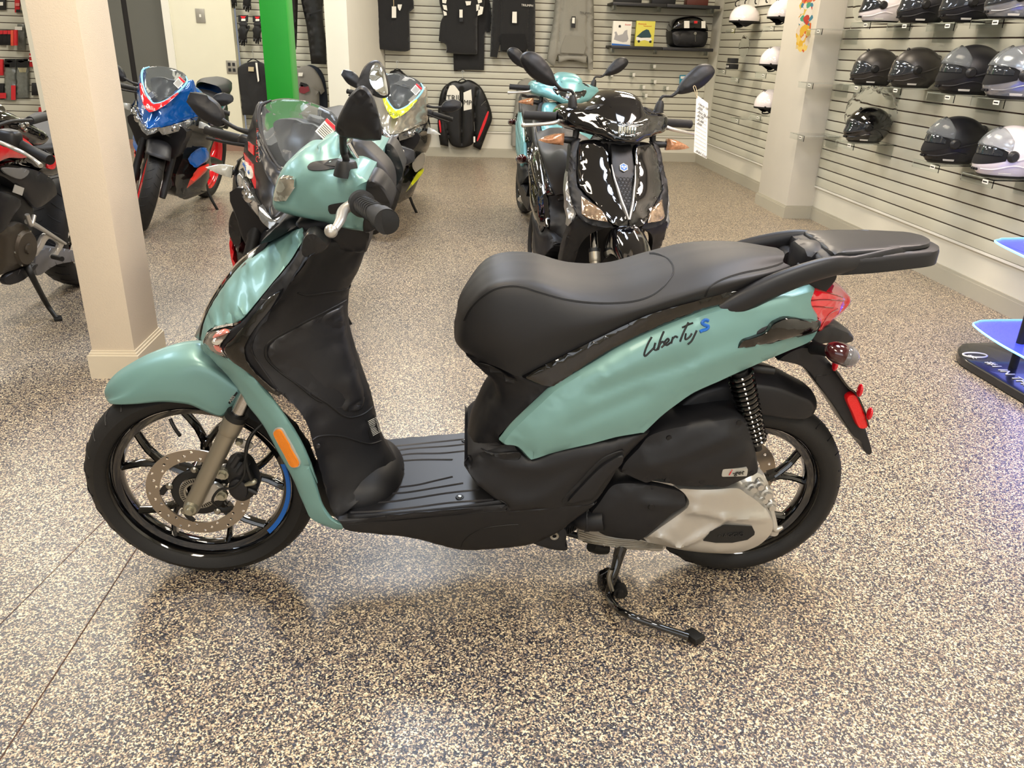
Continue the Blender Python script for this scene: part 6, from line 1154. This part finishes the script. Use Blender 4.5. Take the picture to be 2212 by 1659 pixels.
def glove(crop, o, s, Y, m, lab, header=True, group=None, sx=1):
    """o = top centre in crop pixels, s = height in crop pixels"""
    A = [(-.22, 0), (-.25, .18), (-.36, .30), (-.33, .42), (-.30, .52), (-.33, .70), (-.30, .86), (-.22, .88), (-.17, .72), (-.15, .95), (-.06, .99), (-.02, .74), (.02, 1.0), (.11, .98), (.12, .72), (.19, .90), (.27, .86), (.24, .55), (.34, .36), (.46, .22), (.42, .12), (.30, .12), (.24, .20), (.22, 0)]
    g = cloth('riding_glove', crop, [(o[0] + a * s * .62 * sx, o[1] + b * s) for a, b in A], Y, m, lab, 'glove', group, bulge=.025, r=.02, folds=False, th=.02)
    cuff = blob('cuff', TW(crop, [(o[0] - .24 * s * .62, o[1] - .02 * s), (o[0] + .24 * s * .62, o[1] - .02 * s), (o[0] + .25 * s * .62, o[1] + .12 * s), (o[0] - .25 * s * .62, o[1] + .12 * s)], Y - .02), M_dk, g, bulge=.012, r=.02, grid=.02, close=.02)
    if header:
        k = s * .28; flat('header_card', crop, [(o[0] - k * .8, o[1] - k * 1.2), (o[0] + k * .8, o[1] - k * 1.2), (o[0] + k * .75, o[1] - k * .1), (o[0] - k * .75, o[1] - k * .1)], Y - .03, M_ink, g); flat('card_logo', crop, [(o[0] - k * .45, o[1] - k * 1.05), (o[0] + k * .45, o[1] - k * 1.05), (o[0] + k * .2, o[1] - k * .7), (o[0] - k * .2, o[1] - k * .7)], Y - .034, M_redp, g); flat('price_sticker', crop, [(o[0] - k * .3, o[1] - k * .65), (o[0] + k * .35, o[1] - k * .65), (o[0] + k * .35, o[1] - k * .3), (o[0] - k * .3, o[1] - k * .3)], Y - .034, M_paper, g)
    return g
glove('R1', (2075, 195), 195, YR, M_lea, 'black riding glove left of the green column, nearest the cream wall'); glove('R1', (2195, 195), 180, YR, M_lea, 'black riding glove half hidden by the left edge of the green column')
glove('R1', (1990, -110), 180, YR, M_lea, 'black glove at the top edge of the photo, nearest the cream wall', header=False); glove('R1', (2110, -90), 190, YR, M_lea, 'black glove at the top edge of the photo, nearest the green column', header=False)
# packs on the far left wall
YF = 10.35
def bag(nm, crop, x0, y0, x1, y1, Y, body, lab, cat, extra=()):
    t = cloth(nm, crop, [(x0, y0), (x1, y0), (x1 + 2, (y0 + y1) / 2), (x1, y1), (x0, y1), (x0 - 2, (y0 + y1) / 2)], Y, body, lab, cat, bulge=.02, r=.03, sharp=(0, 1, 3, 4), folds=False, th=.02)
    for q, mm in extra: flat('print_panel', crop, q, Y - .03, mm, t)
    return t
def R_(x0, y0, x1, y1): return [(x0, y0), (x1, y0), (x1, y1), (x0, y1)]
M_rg = mat('red_fabric', 'c82a30', .7); M_pl = mat('clear_pouch', '6d706a', .2, coat=.6, var=.3, vscale=30); M_or = mat('orange_fabric', 'd8553a', .7)
bag('grip_pack', 'L1', -40, -60, 110, 200, YF, M_dk, 'dark glove pack at the top left corner of the photo', 'pack', ((R_(0, 40, 60, 110), M_paper),))
bag('grip_pack', 'L1', 295, -60, 400, 250, YF, M_rg, 'red and black grip pack at the top of the far left wall', 'pack', ((R_(305, 60, 385, 120), mat('pink_print', 'd88078', .5)), (R_(320, 190, 400, 250), M_ink)))
bag('grip_pack', 'L1', 405, -60, 490, 260, YF, M_pl, 'narrow clear pack beside the red grip pack at the top', 'pack', ((R_(420, 60, 440, 200), mat('tan_print', '9c8a60', .6)),))
for i, (x, m, lb) in enumerate(((-30, M_ink, 'black glove at the left end of the red glove row'), (60, M_ink, 'black glove with red cuff in the middle of the red glove row'), (150, M_ink, 'dark blue striped glove in the red glove row'))):
    bag('boxed_glove', 'L1', x, 600, x + 118, 900, YF - .055 * i, m, lb, 'glove', ((R_(x + 5, 605, x + 115, 680), M_rg),))
bag('boxed_glove', 'L1', 215, 600, 268, 910, YF - .165, M_or, 'orange glove in the red glove row', 'glove'); bag('boxed_glove', 'L1', 275, 595, 340, 905, YF - .165, M_rg, 'bright red glove at the right end of the red glove row', 'glove')
bag('tool_pack', 'L1', 345, 480, 500, 1000, YF, M_pl, 'clear pack with dark tools right of the red gloves', 'pack', ((R_(295, 530, 440, 600), M_paper),)); bag('blister_pack', 'L1', 555, 520, 620, 800, YF, M_ink, 'small dark blister pack at the pillar edge', 'pack', ((R_(565, 560, 600, 600), M_rg),))
bag('blister_pack', 'L1', 585, 1060, 700, 1330, YF, M_rg, 'red and white blister pack at the pillar edge, lower row', 'pack', ((R_(590, 1200, 680, 1230), M_paper), (R_(580, 1110, 680, 1130), M_paper)))
bag('levers_pack', 'L1', 90, 1170, 310, 2000, YF, M_pl, 'clear pouch of levers with a red foot, left one of two', 'pack', ((R_(90, 1175, 300, 1340), M_ink), ([(110, 1215), (200, 1200), (260, 1230), (180, 1250)], mat('pink_print', 'd88078', .5)), (R_(90, 1280, 190, 1335), M_paper), (R_(240, 1700, 500, 1950) if 0 else R_(220, 1700, 310, 1990), M_rg)))
bag('levers_pack', 'L1', 325, 1170, 570, 1950, YF, M_pl, 'clear pouch of grey levers, right one of two', 'pack', ((R_(325, 1175, 560, 1340), M_ink), ([(340, 1215), (430, 1200), (500, 1230), (410, 1250)], mat('pink_print', 'd88078', .5)), (R_(470, 1180, 580, 1215), M_paper)) + tuple(([(360 + 30 * k, 1350), (372 + 30 * k, 1350), (400 + 22 * k, 1440), (392 + 22 * k, 1440)], mat('cream_tip', 'e0d6a8', .5)) for k in range(6)))
bag('small_pack', 'L1', -60, 1180, 60, 1500, YF, M_rg, 'red pack at the left edge, lower row', 'pack'); bag('small_pack', 'L1', -60, 1660, 80, 1980, YF, M_ink, 'black pack with a red stripe at the left edge, bottom row', 'pack', ((R_(0, 1850, 120, 1960), M_rg),)); bag('small_pack', 'L1', 630, 1650, 760, 1900, YF, M_dk, 'dark bottle pack at the pillar edge, bottom row', 'pack')
bag('small_pack', 'R1', 330, 915, 380, 985, YF, M_rg, 'lone red tag pack low on the far left wall above the naked motorcycle', 'pack')

# ------------------------------------------------------------------ black shelves, cover boxes, top case
def shelf(lab, crop, a, b, Yf, dep):
    A, B = TW(crop, [a, b], Yf); L_ = B[0] - A[0]; t = thing('wall_shelf', lab, 'shelf', ((A[0] + B[0]) / 2, Yf + dep / 2, A[2]))
    box('board', (0, 0, -.012), (L_, dep, .024), M_black, t, bev=.003); box('front_edge', (-L_ * .25, -dep / 2 - .006, -.014), (L_ * .5 - .004, .016, .034), M_dk, t, bev=.006); box('front_edge', (L_ * .25, -dep / 2 - .006, -.014), (L_ * .5 - .004, .016, .034), M_dk, t, bev=.006)
    for x in (-L_ * .46, -L_ * .04, L_ * .46): box('bracket', (x, dep * .12, -.05), (.03, dep * .7, .05), M_glass, t, bev=.003)
    return A[2]
YSF = 9.60
zs2 = shelf('lower black wall shelf holding the two cover boxes and the top case', 'R3', (1065, 388), (1940, 408), YSF, .33)
zs1 = shelf('upper black wall shelf at the top of the photo', 'R3', (1080, 18), (1998, 45), YSF, .33)
def cbox(lab, x0, x1, Y, h, m, dep=.05):
    A = WORLD.on(x0, 100, 1, Y)[0]; B = WORLD.on(x1, 100, 1, Y)[0]; t = thing('cover_box', lab, 'box', ((A + B) / 2, Y + dep / 2, zs2)); w = B - A
    box('carton', (0, 0, h / 2), (w, dep, h), m, t, bev=.001); return t, w, h
t, w, h = cbox('white motorcycle cover box with a grey scooter picture and blue foot', 1321, 1361, 9.66, .255, M_paper)
def fp(nm, pts, m, t, w, h, e=.0015): P = [((x - .5) * w, -.025 - e, z * h) for x, z in pts]; k = len(P); V = P + [(p[0], p[1] + .002, p[2]) for p in P]; return mesh(nm, V, [tuple(range(k))] + [(i, (i + 1) % k, (i + 1) % k + k, i + k) for i in range(k)], m, t, smooth=False)
fp('blue_band', [(0.005, .005), (.995, .005), (.995, .05), (.005, .09)], M_blue, t, w, h); fp('picture', [(.10, .25), (.15, .45), (.10, .55), (.2, .58), (.30, .42), (.55, .48), (.65, .62), (.78, .66), (.80, .5), (.88, .3), (.80, .18), (.6, .15), (.3, .2)], mat('cover_silver', 'a2a0a2', .4), t, w, h); fp('picture', [(.3, .74), (.42, .74), (.42, .82), (.36, .85), (.3, .82)], M_dk, t, w, h)
text('box_lettering', 'Scooter', (.12 * w, -.0275, h * .84), (1, 0, 0), (0, 0, 1), .022, M_redp, t, shear=.3)
t, w, h = cbox('yellow motorcycle cover box with a covered motorcycle picture', 1371, 1411, 9.66, .265, mat('box_yellow', 'd8cf58', .6))
fp('picture', [(.05, .38), (.35, .6), (.55, .68), (.68, .66), (.85, .42), (.80, .36), (.3, .34)], mat('cover_teal', '23424a', .5), t, w, h); fp('picture', [(.05, .37), (.8, .35), (.9, .3), (.8, .2), (.5, .26), (.2, .2), (.04, .26)], M_paper, t, w, h)
for x in (.2, .82): fp('picture', [(x + .07 * math.cos(a), .2 + .05 * math.sin(a)) for a in np.linspace(0, 6.28, 12, False)], M_ink, t, w, h, .002)
text('box_lettering', 'Motorcycle', (-.42 * w, -.0275, h * .86), (1, 0, 0), (0, 0, 1), .020, M_redp, t, shear=.3); text('box_lettering', 'Motorcycle Cover', (-.12 * w, -.0275, h * .79), (1, 0, 0), (0, 0, 1), .0125, M_redp, t)
tc = thing('top_case', 'black hard top case with a key in its lock on the lower wall shelf', 'top case'); YT2 = 9.65
lower = TW('R3', [(1578, 265), (1700, 258), (1800, 258), (1892, 272), (1890, 330), (1862, 395), (1800, 403), (1660, 402), (1600, 385), (1582, 330)], YT2); blob('lower_shell', lower, M_blk, tc, bulge=.05, r=.07, grid=.014, close=.22, sharp=(0, 3))
blob('lid', TW('R3', [(1575, 262), (1592, 210), (1640, 160), (1740, 140), (1830, 155), (1885, 215), (1896, 268), (1800, 254), (1700, 254)], YT2), M_gloss, tc, bulge=.06, r=.08, grid=.014, close=.22, sharp=(0, 6))
for q, mm in ((R_(1690, 178, 1735, 240), M_paper), (R_(1838, 180, 1872, 240), M_paper), (R_(1775, 178, 1803, 200), M_rd)): flat('reflector', 'R3', q, YT2 - .062, mm, tc)
lathe('lock', [(0, -.01), (.016, -.01), (.018, 0), (.018, .02)], M_steel, tc, n=18, loc=TW('R3', [(1783, 285)], YT2 - .05)[0]); tube('key', TW('R3', [(1783, 290), (1786, 355)], YT2 - .062), .003, M_steel, tc, n=6, smooth=1)
for x0, x1, m, hh, lab in ((1100, 1330, M_black, .07, 'black bag on the upper wall shelf, left'), (1415, 1620, M_blk, .10, 'black box with a white label on the upper wall shelf, middle'), (1715, 1900, mat('brown_leather', '5a2c22', .5), .10, 'brown leather case on the upper wall shelf, right')):
    A, B = TW('R3', [(x0, 10), (x1, 10)], 9.68); o = box('shelf_bag', ((A[0] + B[0]) / 2, 9.75, zs1 + hh / 2 + .001), (B[0] - A[0], .14, hh), m, bev=.012); tag(o, lab, 'bag')
bp = thing('ring_pack', 'small blue card with two white rings on the back wall', 'pack'); flat('card', 'R3', [(1653, 640), (1748, 640), (1745, 755), (1648, 752)], 9.90, mat('card_blue', '2a8aa8', .5), bp)
for c in ((1678, 718), (1724, 713)): q = TW('R3', [c], 9.893)[0]; lathe('ring', [(.013, -.003), (.019, -.003), (.019, .003), (.013, .003)], M_paper, bp, n=20, loc=q, closed=True)
flat('print_panel', 'R3', R_(1660, 650, 1740, 672), 9.896, M_paper, bp)
# clear acrylic hooks on the back wall
for i, (x, y) in enumerate(((1060, 640), (1245, 640), (1330, 745), (1425, 700), (1530, 755), (1350, 815), (1420, 570))):
    q = TW('R3', [(x, y)], 9.90)[0]; t = thing('acrylic_hook', 'small clear acrylic hook on the back wall behind the black scooter', 'hook', tuple(q), group='empty acrylic hooks on the back wall'); box('hook_plate', (0, .01, 0), (.05, .012, .06), M_glass, t, bev=.002); box('hook_tongue', (0, -.05, -.01), (.03, .11, .006), M_glass, t, bev=.001); box('end_stop', (0, -.10, .005), (.03, .006, .04), M_white, t)

# ------------------------------------------------------------------ poster on the right pillar
pst = thing('poster', 'narrow colourful illustrated poster on the right pillar', 'poster'); Yp = 6.498
def TP(pts, o=0): return TW('R4', pts, Yp - o)
PM = {}
def pm(c): return mat('poster_' + c, c, .5)
base_p = TP([(428, 382), (518, 382), (575, -60), (485, -60)]); V = list(base_p) + [p + np.array([0, -.002, 0]) for p in base_p]; mesh('sheet', V, [(0, 1, 2, 3), (7, 6, 5, 4), (0, 4, 5, 1), (1, 5, 6, 2), (2, 6, 7, 3), (3, 7, 4, 0)], mat('poster_ground', 'e3cf9c', .5), pst, smooth=False)
rp_ = random.Random(3)
for k in range(120):
    v_ = rp_.uniform(.02, .98); u_ = rp_.uniform(.1, .85); a = base_p[0] + (base_p[3] - base_p[0]) * v_ + (base_p[1] - base_p[0]) * (u_ * 1.1 - .02); col = ('e8b83c', 'd86a34', 'f0d070', 'e8d8c0')[rp_.randrange(4)] if v_ < .42 else (('58a884', 'e8c860', 'c84838', 'f0e8d8', '4c88a0')[rp_.randrange(5)] if v_ < .85 else ('d84830', 'e07850')[rp_.randrange(2)])
    r_ = rp_.uniform(.012, .030); P = [a + np.array([r_ * rp_.uniform(.6, 1.2) * math.cos(t), -.003 - k * .00002, r_ * 1.3 * rp_.uniform(.6, 1.3) * math.sin(t)]) for t in np.linspace(0, 6.28, 8, False)]; mesh('printed_shape', P, [tuple(range(8))], pm(col), pst, smooth=False)
txt_on(nf2, BK, 'R2', (225, 1020), (222, 1150), 'DELLORTO', .030, M_rd)
txt_on(nf2, BK, 'R2', (225, 1185), (240, 1300), 'TARGA', .028, M_white)
txt_on(nf2, BK, 'R2', (300, 1440), (400, 1480), 'aprilia', .060, M_white)
txt_on(nf2, BK, 'R2', (118, 1410), (178, 1505), 'sterilgarda', .020, M_blue, off=.012)
txt_on(nf2, BK, 'R2', (118, 1190), (185, 1260), 'RS', .03, M_white, off=.006)
txt_on(nf2, BK, 'R2', (90, 1275), (140, 1340), 'PANOLIN', .013, M_white, off=.003)

# ------------------------------------------------------------------ helmets on clear shelves
def shell_pt(a, e, s=1.0, kind='full'):
    """a azimuth from the face, e elevation"""
    x, y, z = math.cos(e) * math.cos(a), math.cos(e) * math.sin(a), math.sin(e)
    r = np.array([.140, .122, .130]); p = np.array([x, y, z]) * r
    if z < 0:
        if kind == 'full': p[0] = p[0] * (1 + .20 * max(0, math.cos(a)) * min(1, -z * 2.5)) if x > 0 else p[0] * (1 - .12 * -z)
        p[1] *= 1 - .10 * -z; p[2] *= .98
    if x < 0: p[0] *= 1.08
    return p * s
def shell_grid(a0, a1, e0, e1, na, ne, s, kind, ef=None):
    V = []; F = []
    for i in range(na + 1):
        a = a0 + (a1 - a0) * i / na
        for j in range(ne + 1):
            lo, hi = (e0, e1) if ef is None else ef(a)
            V.append(shell_pt(a, lo + (hi - lo) * j / ne, s, kind))
    for i in range(na):
        for j in range(ne): k = i * (ne + 1) + j; F.append((k, k + 1, k + ne + 2, k + ne + 1))
    return V, F
M_vis = mat('dark_visor', '30343a', .05, coat=1, metal=.3); M_visc = mat('clear_visor', 'd8dde0', .03, trans=.9, ior=1.15); M_lin = mat('helmet_lining', '121213', .9)
def helmet(lab, q, col, rot=math.pi, kind='full', visor='down', sc=1.0, group=None, sticker=True):
    m4 = Matrix.Translation(Vector(q)) @ Matrix.Rotation(rot, 4, 'Z') @ Matrix.Scale(sc, 4)
    cut = -.82 if kind != 'half' else -.22; low_ = .130 * math.sin(-cut) * .98 if kind != 'half' else .085
    t = thing('motorcycle_helmet' if kind != 'half' else 'half_helmet', lab, 'helmet', mw=m4 @ Matrix.Translation((0, 0, low_)), group=group)
    sh = mesh('shell', *shell_grid(-math.pi, math.pi, cut, math.pi / 2, 44, 20, 1.0, kind), col, t, ang=70)
    V, F = shell_grid(-math.pi, math.pi, cut - .03, cut + .09, 44, 2, 1.012, kind); mesh('edge_trim', V, F, M_black, t)
    V = [shell_pt(a, cut, .97, kind) for a in np.linspace(-math.pi, math.pi, 30, False)]; mesh('lining', V + [np.array([0, 0, .02])], [(i, (i + 1) % 30, 30) for i in range(30)], M_lin, t)
    if kind == 'full':
        ef = lambda a: (-.30 + .22 * (abs(a) / 1.15) ** 2, .42 - .30 * (abs(a) / 1.15) ** 3)
        if visor == 'down':
            vz = mesh('visor', *shell_grid(-1.15, 1.15, 0, 0, 24, 6, 1.028, kind, ef), M_vis, t); md = vz.modifiers.new('t', 'SOLIDIFY'); md.thickness = .004
        else:
            mesh('eye_port', *shell_grid(-1.05, 1.05, 0, 0, 24, 6, 1.008, kind, lambda a: (-.34 + .2 * (abs(a) / 1.05) ** 2, .36 - .2 * (abs(a) / 1.05) ** 3)), M_lin, t)
            V, F = shell_grid(-1.15, 1.15, 0, 0, 24, 6, 1.07, kind, lambda a: (.30 - .1 * (abs(a) / 1.15) ** 2, 1.05 - .55 * (abs(a) / 1.15) ** 3)); vz = mesh('visor', V, F, M_visc, t); md = vz.modifiers.new('t', 'SOLIDIFY'); md.thickness = .004
            mesh('sun_visor', *shell_grid(-.9, .9, 0, 0, 20, 4, 1.03, kind, lambda a: (.02, .34 - .2 * (abs(a) / .9) ** 3)), M_vis, t)
        for s in (1, -1):
            p = shell_pt(1.22 * s, .02, 1.02); lathe('visor_pivot', [(0, .012 * s), (.016, .012 * s), (.024, .004 * s), (.026, -.006 * s)], M_black if visor == 'down' else M_dk, t, n=18, loc=p)
            if sticker:
                P = [shell_pt(s * a, e, 1.022) for a, e in ((.95, -.60), (1.35, -.60), (1.35, -.68), (.95, -.68))]; mesh('safety_sticker', P + [p * .99 for p in P], [(0, 1, 2, 3), (7, 6, 5, 4), (0, 4, 5, 1), (1, 5, 6, 2), (2, 6, 7, 3), (3, 7, 4, 0)], M_paper, t, smooth=False)
            tube('shell_crease', [shell_pt(s * a, e, 1.0) for a, e in ((1.35, -.1), (1.8, .05), (2.3, .25), (2.8, .3))], .006, col, t, n=8); tube('chin_line', [shell_pt(s * a, e, 1.0) for a, e in ((.35, -.5), (.8, -.48), (1.3, -.30), (1.7, -.35))], .004, col, t, n=8)
        for k in (-1, 0, 1): tube('chin_vent', [shell_pt(k * .16 - .05, -.52, 1.02), shell_pt(k * .16 + .05, -.52, 1.02)], .006, M_ink, t, n=6, smooth=1)
        tube('top_vent', [shell_pt(.12, 1.0, 1.0), shell_pt(0, 1.06, 1.015), shell_pt(-.12, 1.0, 1.0)], [.004, .010, .004], M_black, t, n=8); tube('rear_spoiler', [shell_pt(2.4, .55, .99), shell_pt(math.pi, .62, 1.03), shell_pt(-2.4, .55, .99)], [.006, .012, .006], col, t, n=8)
    else:
        p = [shell_pt(s * 1.0, -.16, 1.01) for s in (1, -1)]
        for s, pp in zip((1, -1), p): lathe('snap', [(0, .006 * s), (.010, .005 * s), (.013, 0)], M_black, t, n=6, loc=pp)
        for a in (.35, -.35): tube('top_vent', [shell_pt(a, .95, 1.0), shell_pt(a * .7, 1.15, 1.0)], .004, M_black, t, n=6, smooth=1)
        V, F = shell_grid(-2.1, 2.1, 0, 0, 30, 3, .985, kind, lambda a: (-.22 - .38 * math.exp(-((abs(a) - 1.5) / .45) ** 2), -.2)); mesh('ear_pad', V, F, M_lin, t)
        tube('chin_strap', [shell_pt(1.4, -.4, .98), (.03, .06, -.070), (.05, -.02, -.075), (.02, -.09, -.05)], .006, M_ink, t, n=6)
    return t
def ashelf(lab, c, wd=.27, dp=.30, lb=True, nrm=(-1, 0), group=None):
    """clear acrylic helmet shelf; c = middle of the front edge"""
    t = thing('acrylic_shelf', lab, 'shelf', tuple(c), group=group); t.rotation_euler = (0, 0, 0)
    box('tray', (dp / 2, 0, -.003), (dp, wd, .006), M_glass, t); box('front_lip', (0, 0, -.022), (.005, wd, .044), M_glass, t); box('back_plate', (dp - .004, 0, -.05), (.006, wd * .8, .10), M_glass, t)
    if lb: box('price_label', (-.004, -wd * .28, -.018), (.002, .045, .020), M_paper, t); box('label_print', (-.0056, -wd * .28, -.018), (.001, .034, .006), M_ink, t)
    return t
M_hw = mat('helmet_white', 'e4dcdc', .15, coat=1); M_hb = mat('helmet_matt_black', '17171b', .42); M_hbr = mat('helmet_brown_matt', '34312e', .38, metal=.2); M_hg = mat('helmet_grey', '8d8f94', .2, metal=.4, coat=1); M_hgb = mat('helmet_gloss_black', '08080a', .06, coat=1)
RW = [((1904, 49), M_hw, 'down', 'white full-face helmet on the top row beside the hanging plastic bag', 'pi'), ((1990, 51), M_hb, 'down', 'matt black full-face helmet on the top row right of the white one', ''), ((2085, 50), M_hb, 'down', 'matt black full-face helmet on the top row, third from the pillar', ''), ((2190, 42), M_hg, 'down', 'grey full-face helmet on the top row at the right edge', ''),
      ((1884, 183), M_hbr, 'down', 'brown-black matt helmet on the middle row nearest the pillar', ''), ((1970, 188), M_hbr, 'down', 'brown-black matt helmet on the middle row, second from the pillar', ''), ((2085, 202), M_hb, 'up', 'matt black helmet with raised visor on the middle row', ''), ((2192, 212), M_hg, 'up', 'silver grey helmet with raised visor on the middle row', ''),
      ((1868, 306), M_hgb, 'down', 'glossy black helmet in a plastic bag on the lowest row', ''), ((2052, 350), M_hb, 'up', 'matt black helmet with raised visor on the lowest row', ''), ((2168, 380), M_hw, 'up', 'glossy white helmet with raised visor on the lowest row', '')]
for i, (p, m, v, lab, _) in enumerate(RW):
    q = WORLD.on(p[0], p[1], 0, 2.86); q[2] += .002
    helmet(lab, q, m, rot=math.pi - .12 + .05 * (i % 3), visor=v, sc=1.02 if v == 'down' else 1.12)
    ashelf('clear shelf under the ' + lab.replace('full-face ', '').replace('matt ', ''), (2.72, q[1], q[2] - .004))
for p, lab in (((1760, 62), 'empty clear acrylic shelf beside the pillar, level with the top helmet row'), ((1745, 178), 'empty clear acrylic shelf beside the pillar, level with the middle helmet row'), ((1800, 310), 'empty clear acrylic shelf beside the pillar, level with the lowest helmet row')):
    q = WORLD.on(p[0], p[1], 0, 2.72); q[1] = 6.33; ashelf(lab, (2.72, q[1], q[2]))
# plastic bag around the glossy helmet and beside the white one
M_bag = mat('thin_plastic_bag', 'f2f4f4', .12, trans=1, ior=1.04, bump=1, bscale=25)
for (p, s_, lab) in (((1868, 306), (.165, .15, .17), 'crumpled clear plastic bag around the glossy black helmet'), ((1852, 50), (.05, .05, .10), 'crumpled clear plastic bag hanging left of the white top row helmet'), ((1604, 128), (.05, .05, .10), 'clear plastic bag with a silver part on the alcove wall')):
    q = WORLD.on(p[0], p[1], 0, 2.86 if p[0] > 1700 else 2.88); q[2] += .012; o = sph('plastic_bag', (0, 0, s_[2] * 1.04), s_, M_bag, None, nu=28, nv=18)
    for vtx in o.data.vertices: d_ = Vector(vtx.co); vtx.co = d_ * (1 + .07 * math.sin(9 * d_.x / .1 + 5 * d_.z / .1) * math.cos(7 * d_.y / .1)) ; 
    o.location = tuple(q); tag(o, lab, 'bag')
# white half helmets in the alcove
for (p, lab) in (((1604, 62), 'white half helmet on the alcove top row, nearest the back wall'), ((1690, 56), 'white half helmet on the alcove top row, half behind the pillar'), ((1672, 157), 'white half helmet on the alcove middle row'), ((1660, 248), 'white half helmet on the alcove lowest row with its strap hanging')):
    q = WORLD.on(p[0], p[1], 0, 2.86); helmet(lab, q, M_hw, rot=math.pi, kind='half', sc=1.02); ashelf('clear shelf under the ' + lab.replace(' with its strap hanging', ''), (2.74, q[1], q[2] - .004), lb=True)
for p, lb_ in (((1560, 150), 'clear alcove shelf under the small black parts box'), ((1588, 168), 'empty clear alcove shelf left of the middle half helmet'), ((1588, 255), 'empty clear alcove shelf left of the lowest half helmet')): q = WORLD.on(p[0], p[1], 0, 2.78); ashelf(lb_, (2.78, min(q[1], 9.3), q[2]), wd=.24)
q = WORLD.on(1560, 150, 0, 2.78); q[1] = min(q[1], 9.3); q += [.1, 0, .001]; t = thing('small_box', 'small black parts box with white lettering on an alcove shelf', 'box', tuple(q)); box('carton', (0, 0, .03), (.09, .13, .05), M_ink, t, bev=.002); box('carton', (0, 0, .085), (.08, .11, .05), M_dk, t, bev=.002)
text('box_lettering', 'SC-100', (-.0465, .055, .02), (0, -1, 0), (0, 0, 1), .028, M_paper, t)
# hook strip above the white helmets
q0, q1 = WORLD.on(1590, 6, 0, 3.0), WORLD.on(1705, 2, 0, 3.0); hs = thing('hook_strip', 'white hook strip above the half helmets in the alcove', 'hook rail'); box('rail', ((q0 + q1) / 2).tolist(), (.02, abs(q1[1] - q0[1]), .07), M_white, hs)
for k in range(5): y = q0[1] + (q1[1] - q0[1]) * (k + .5) / 5; tube('hook', [(2.985, y, q0[2] + .02), (2.95, y, q0[2]), (2.95, y, q0[2] - .035), (2.965, y, q0[2] - .04)], .006, M_ink, hs, n=6)

# ------------------------------------------------------------------ lit acrylic display stand at the right edge
M_led = mat('blue_lit_acrylic', '5a66e8', .15, emit='3a48ff', estr=.5, alpha=.62); M_edge = mat('glowing_edge', '8fd0ff', .2, emit='70c4ff', estr=2.2)
PB_ = WORLD.on(2186, 800, 2, .03)
ds = thing('display_stand', 'black floor display stand with blue-lit clear shelves at the right edge', 'display stand', (PB_[0], PB_[1], 0))
c0 = WORLD.on(2069, 762, 2, .025); dx, dy = c0[0] - PB_[0], c0[1] - PB_[1]
def tr(z, pts): return np.array([WORLD.on(x, y, 2, z) - PB_ * [1, 1, 0] for x, y in pts])
def tri(sx, sy, z, n=8): # rounded plate outline round the pole
    P = [(dx * sx, dy * sy), (dx * .6 * sx, -.25 * sy), (.0, -.75 * sy), (.75 * sx, -.75 * sy), (.80 * sx, dy * 1.0 * sy), (.2 * sx, dy * 1.12 * sy), (dx * .6 * sx, dy * 1.1 * sy)]
    return np.array([(x, y, z) for x, y in P])
blob('base_plate', tr(.035, [(2069, 760), (2074, 748), (2095, 742), (2212, 741), (2480, 741), (2600, 800), (2560, 960), (2330, 920), (2212, 854), (2140, 812), (2080, 776)]), mat('base_black', '121214', .3, coat=.3), ds, ax=2, out=1, bulge=.008, r=.03, grid=.04, close=.03, nsm=6)
tube('pole', [(0, 0, .02), (0, 0, 1.6)], .017, M_black, ds, n=16, smooth=1)
def zat(px, py): # height of the pole where it crosses this pixel row
    best = min(np.linspace(0, 1.5, 1501), key=lambda z: abs(((RM @ (np.array([PB_[0], PB_[1], z]) - CAM))[1] / (RM @ (np.array([PB_[0], PB_[1], z]) - CAM))[2]) * FP + H_ / 2 - py)); return best
for py, pp in ((742, [(2105, 702), (2112, 694), (2130, 691), (2212, 690), (2440, 690), (2520, 780), (2400, 850), (2300, 815), (2212, 770), (2150, 735)]), (560, [(2153, 522), (2160, 516), (2180, 514), (2320, 514), (2520, 540), (2500, 660), (2340, 610), (2212, 552)])):
    z = zat(0, py); P = tr(z, pp); pl = blob('shelf_plate', P, M_led, ds, ax=2, out=1, bulge=.001, r=.01, grid=.05, close=.008, nsm=6); B = curve_outline(P, (), 6); tube('lit_edge', np.vstack([B, B[:1]]) + [0, 0, -.004], .005, M_edge, ds, n=6, smooth=1)
    area_light('display_led', (PB_[0] + .25, PB_[1] - .1, z - .02), (0, 0, 0), .5, .5, 2.6, (.25, .3, 1))
a_ = WORLD.on(2128, 782, 2, .0445) - PB_ * [1, 1, 0]; b_2 = WORLD.on(2212, 832, 2, .0445) - PB_ * [1, 1, 0]
text('base_lettering', '#1 IN THE WORLD', a_, b_2 - a_, (.5, 1, 0), .062, M_white, ds, ext=.001)
lc = WORLD.on(2106, 767, 2, .0455) - PB_ * [1, 1, 0]; tube('base_emblem', [lc + np.array([.055 * math.cos(t), .030 * math.sin(t), 0]) for t in np.linspace(0, 6.3, 24)], .004, M_white, ds, n=5, smooth=1); text('base_lettering', 'HJC', lc + np.array([-.035, .0, 0]), b_2 - a_, (.5, 1, 0), .026, M_white, ds, ext=.001)
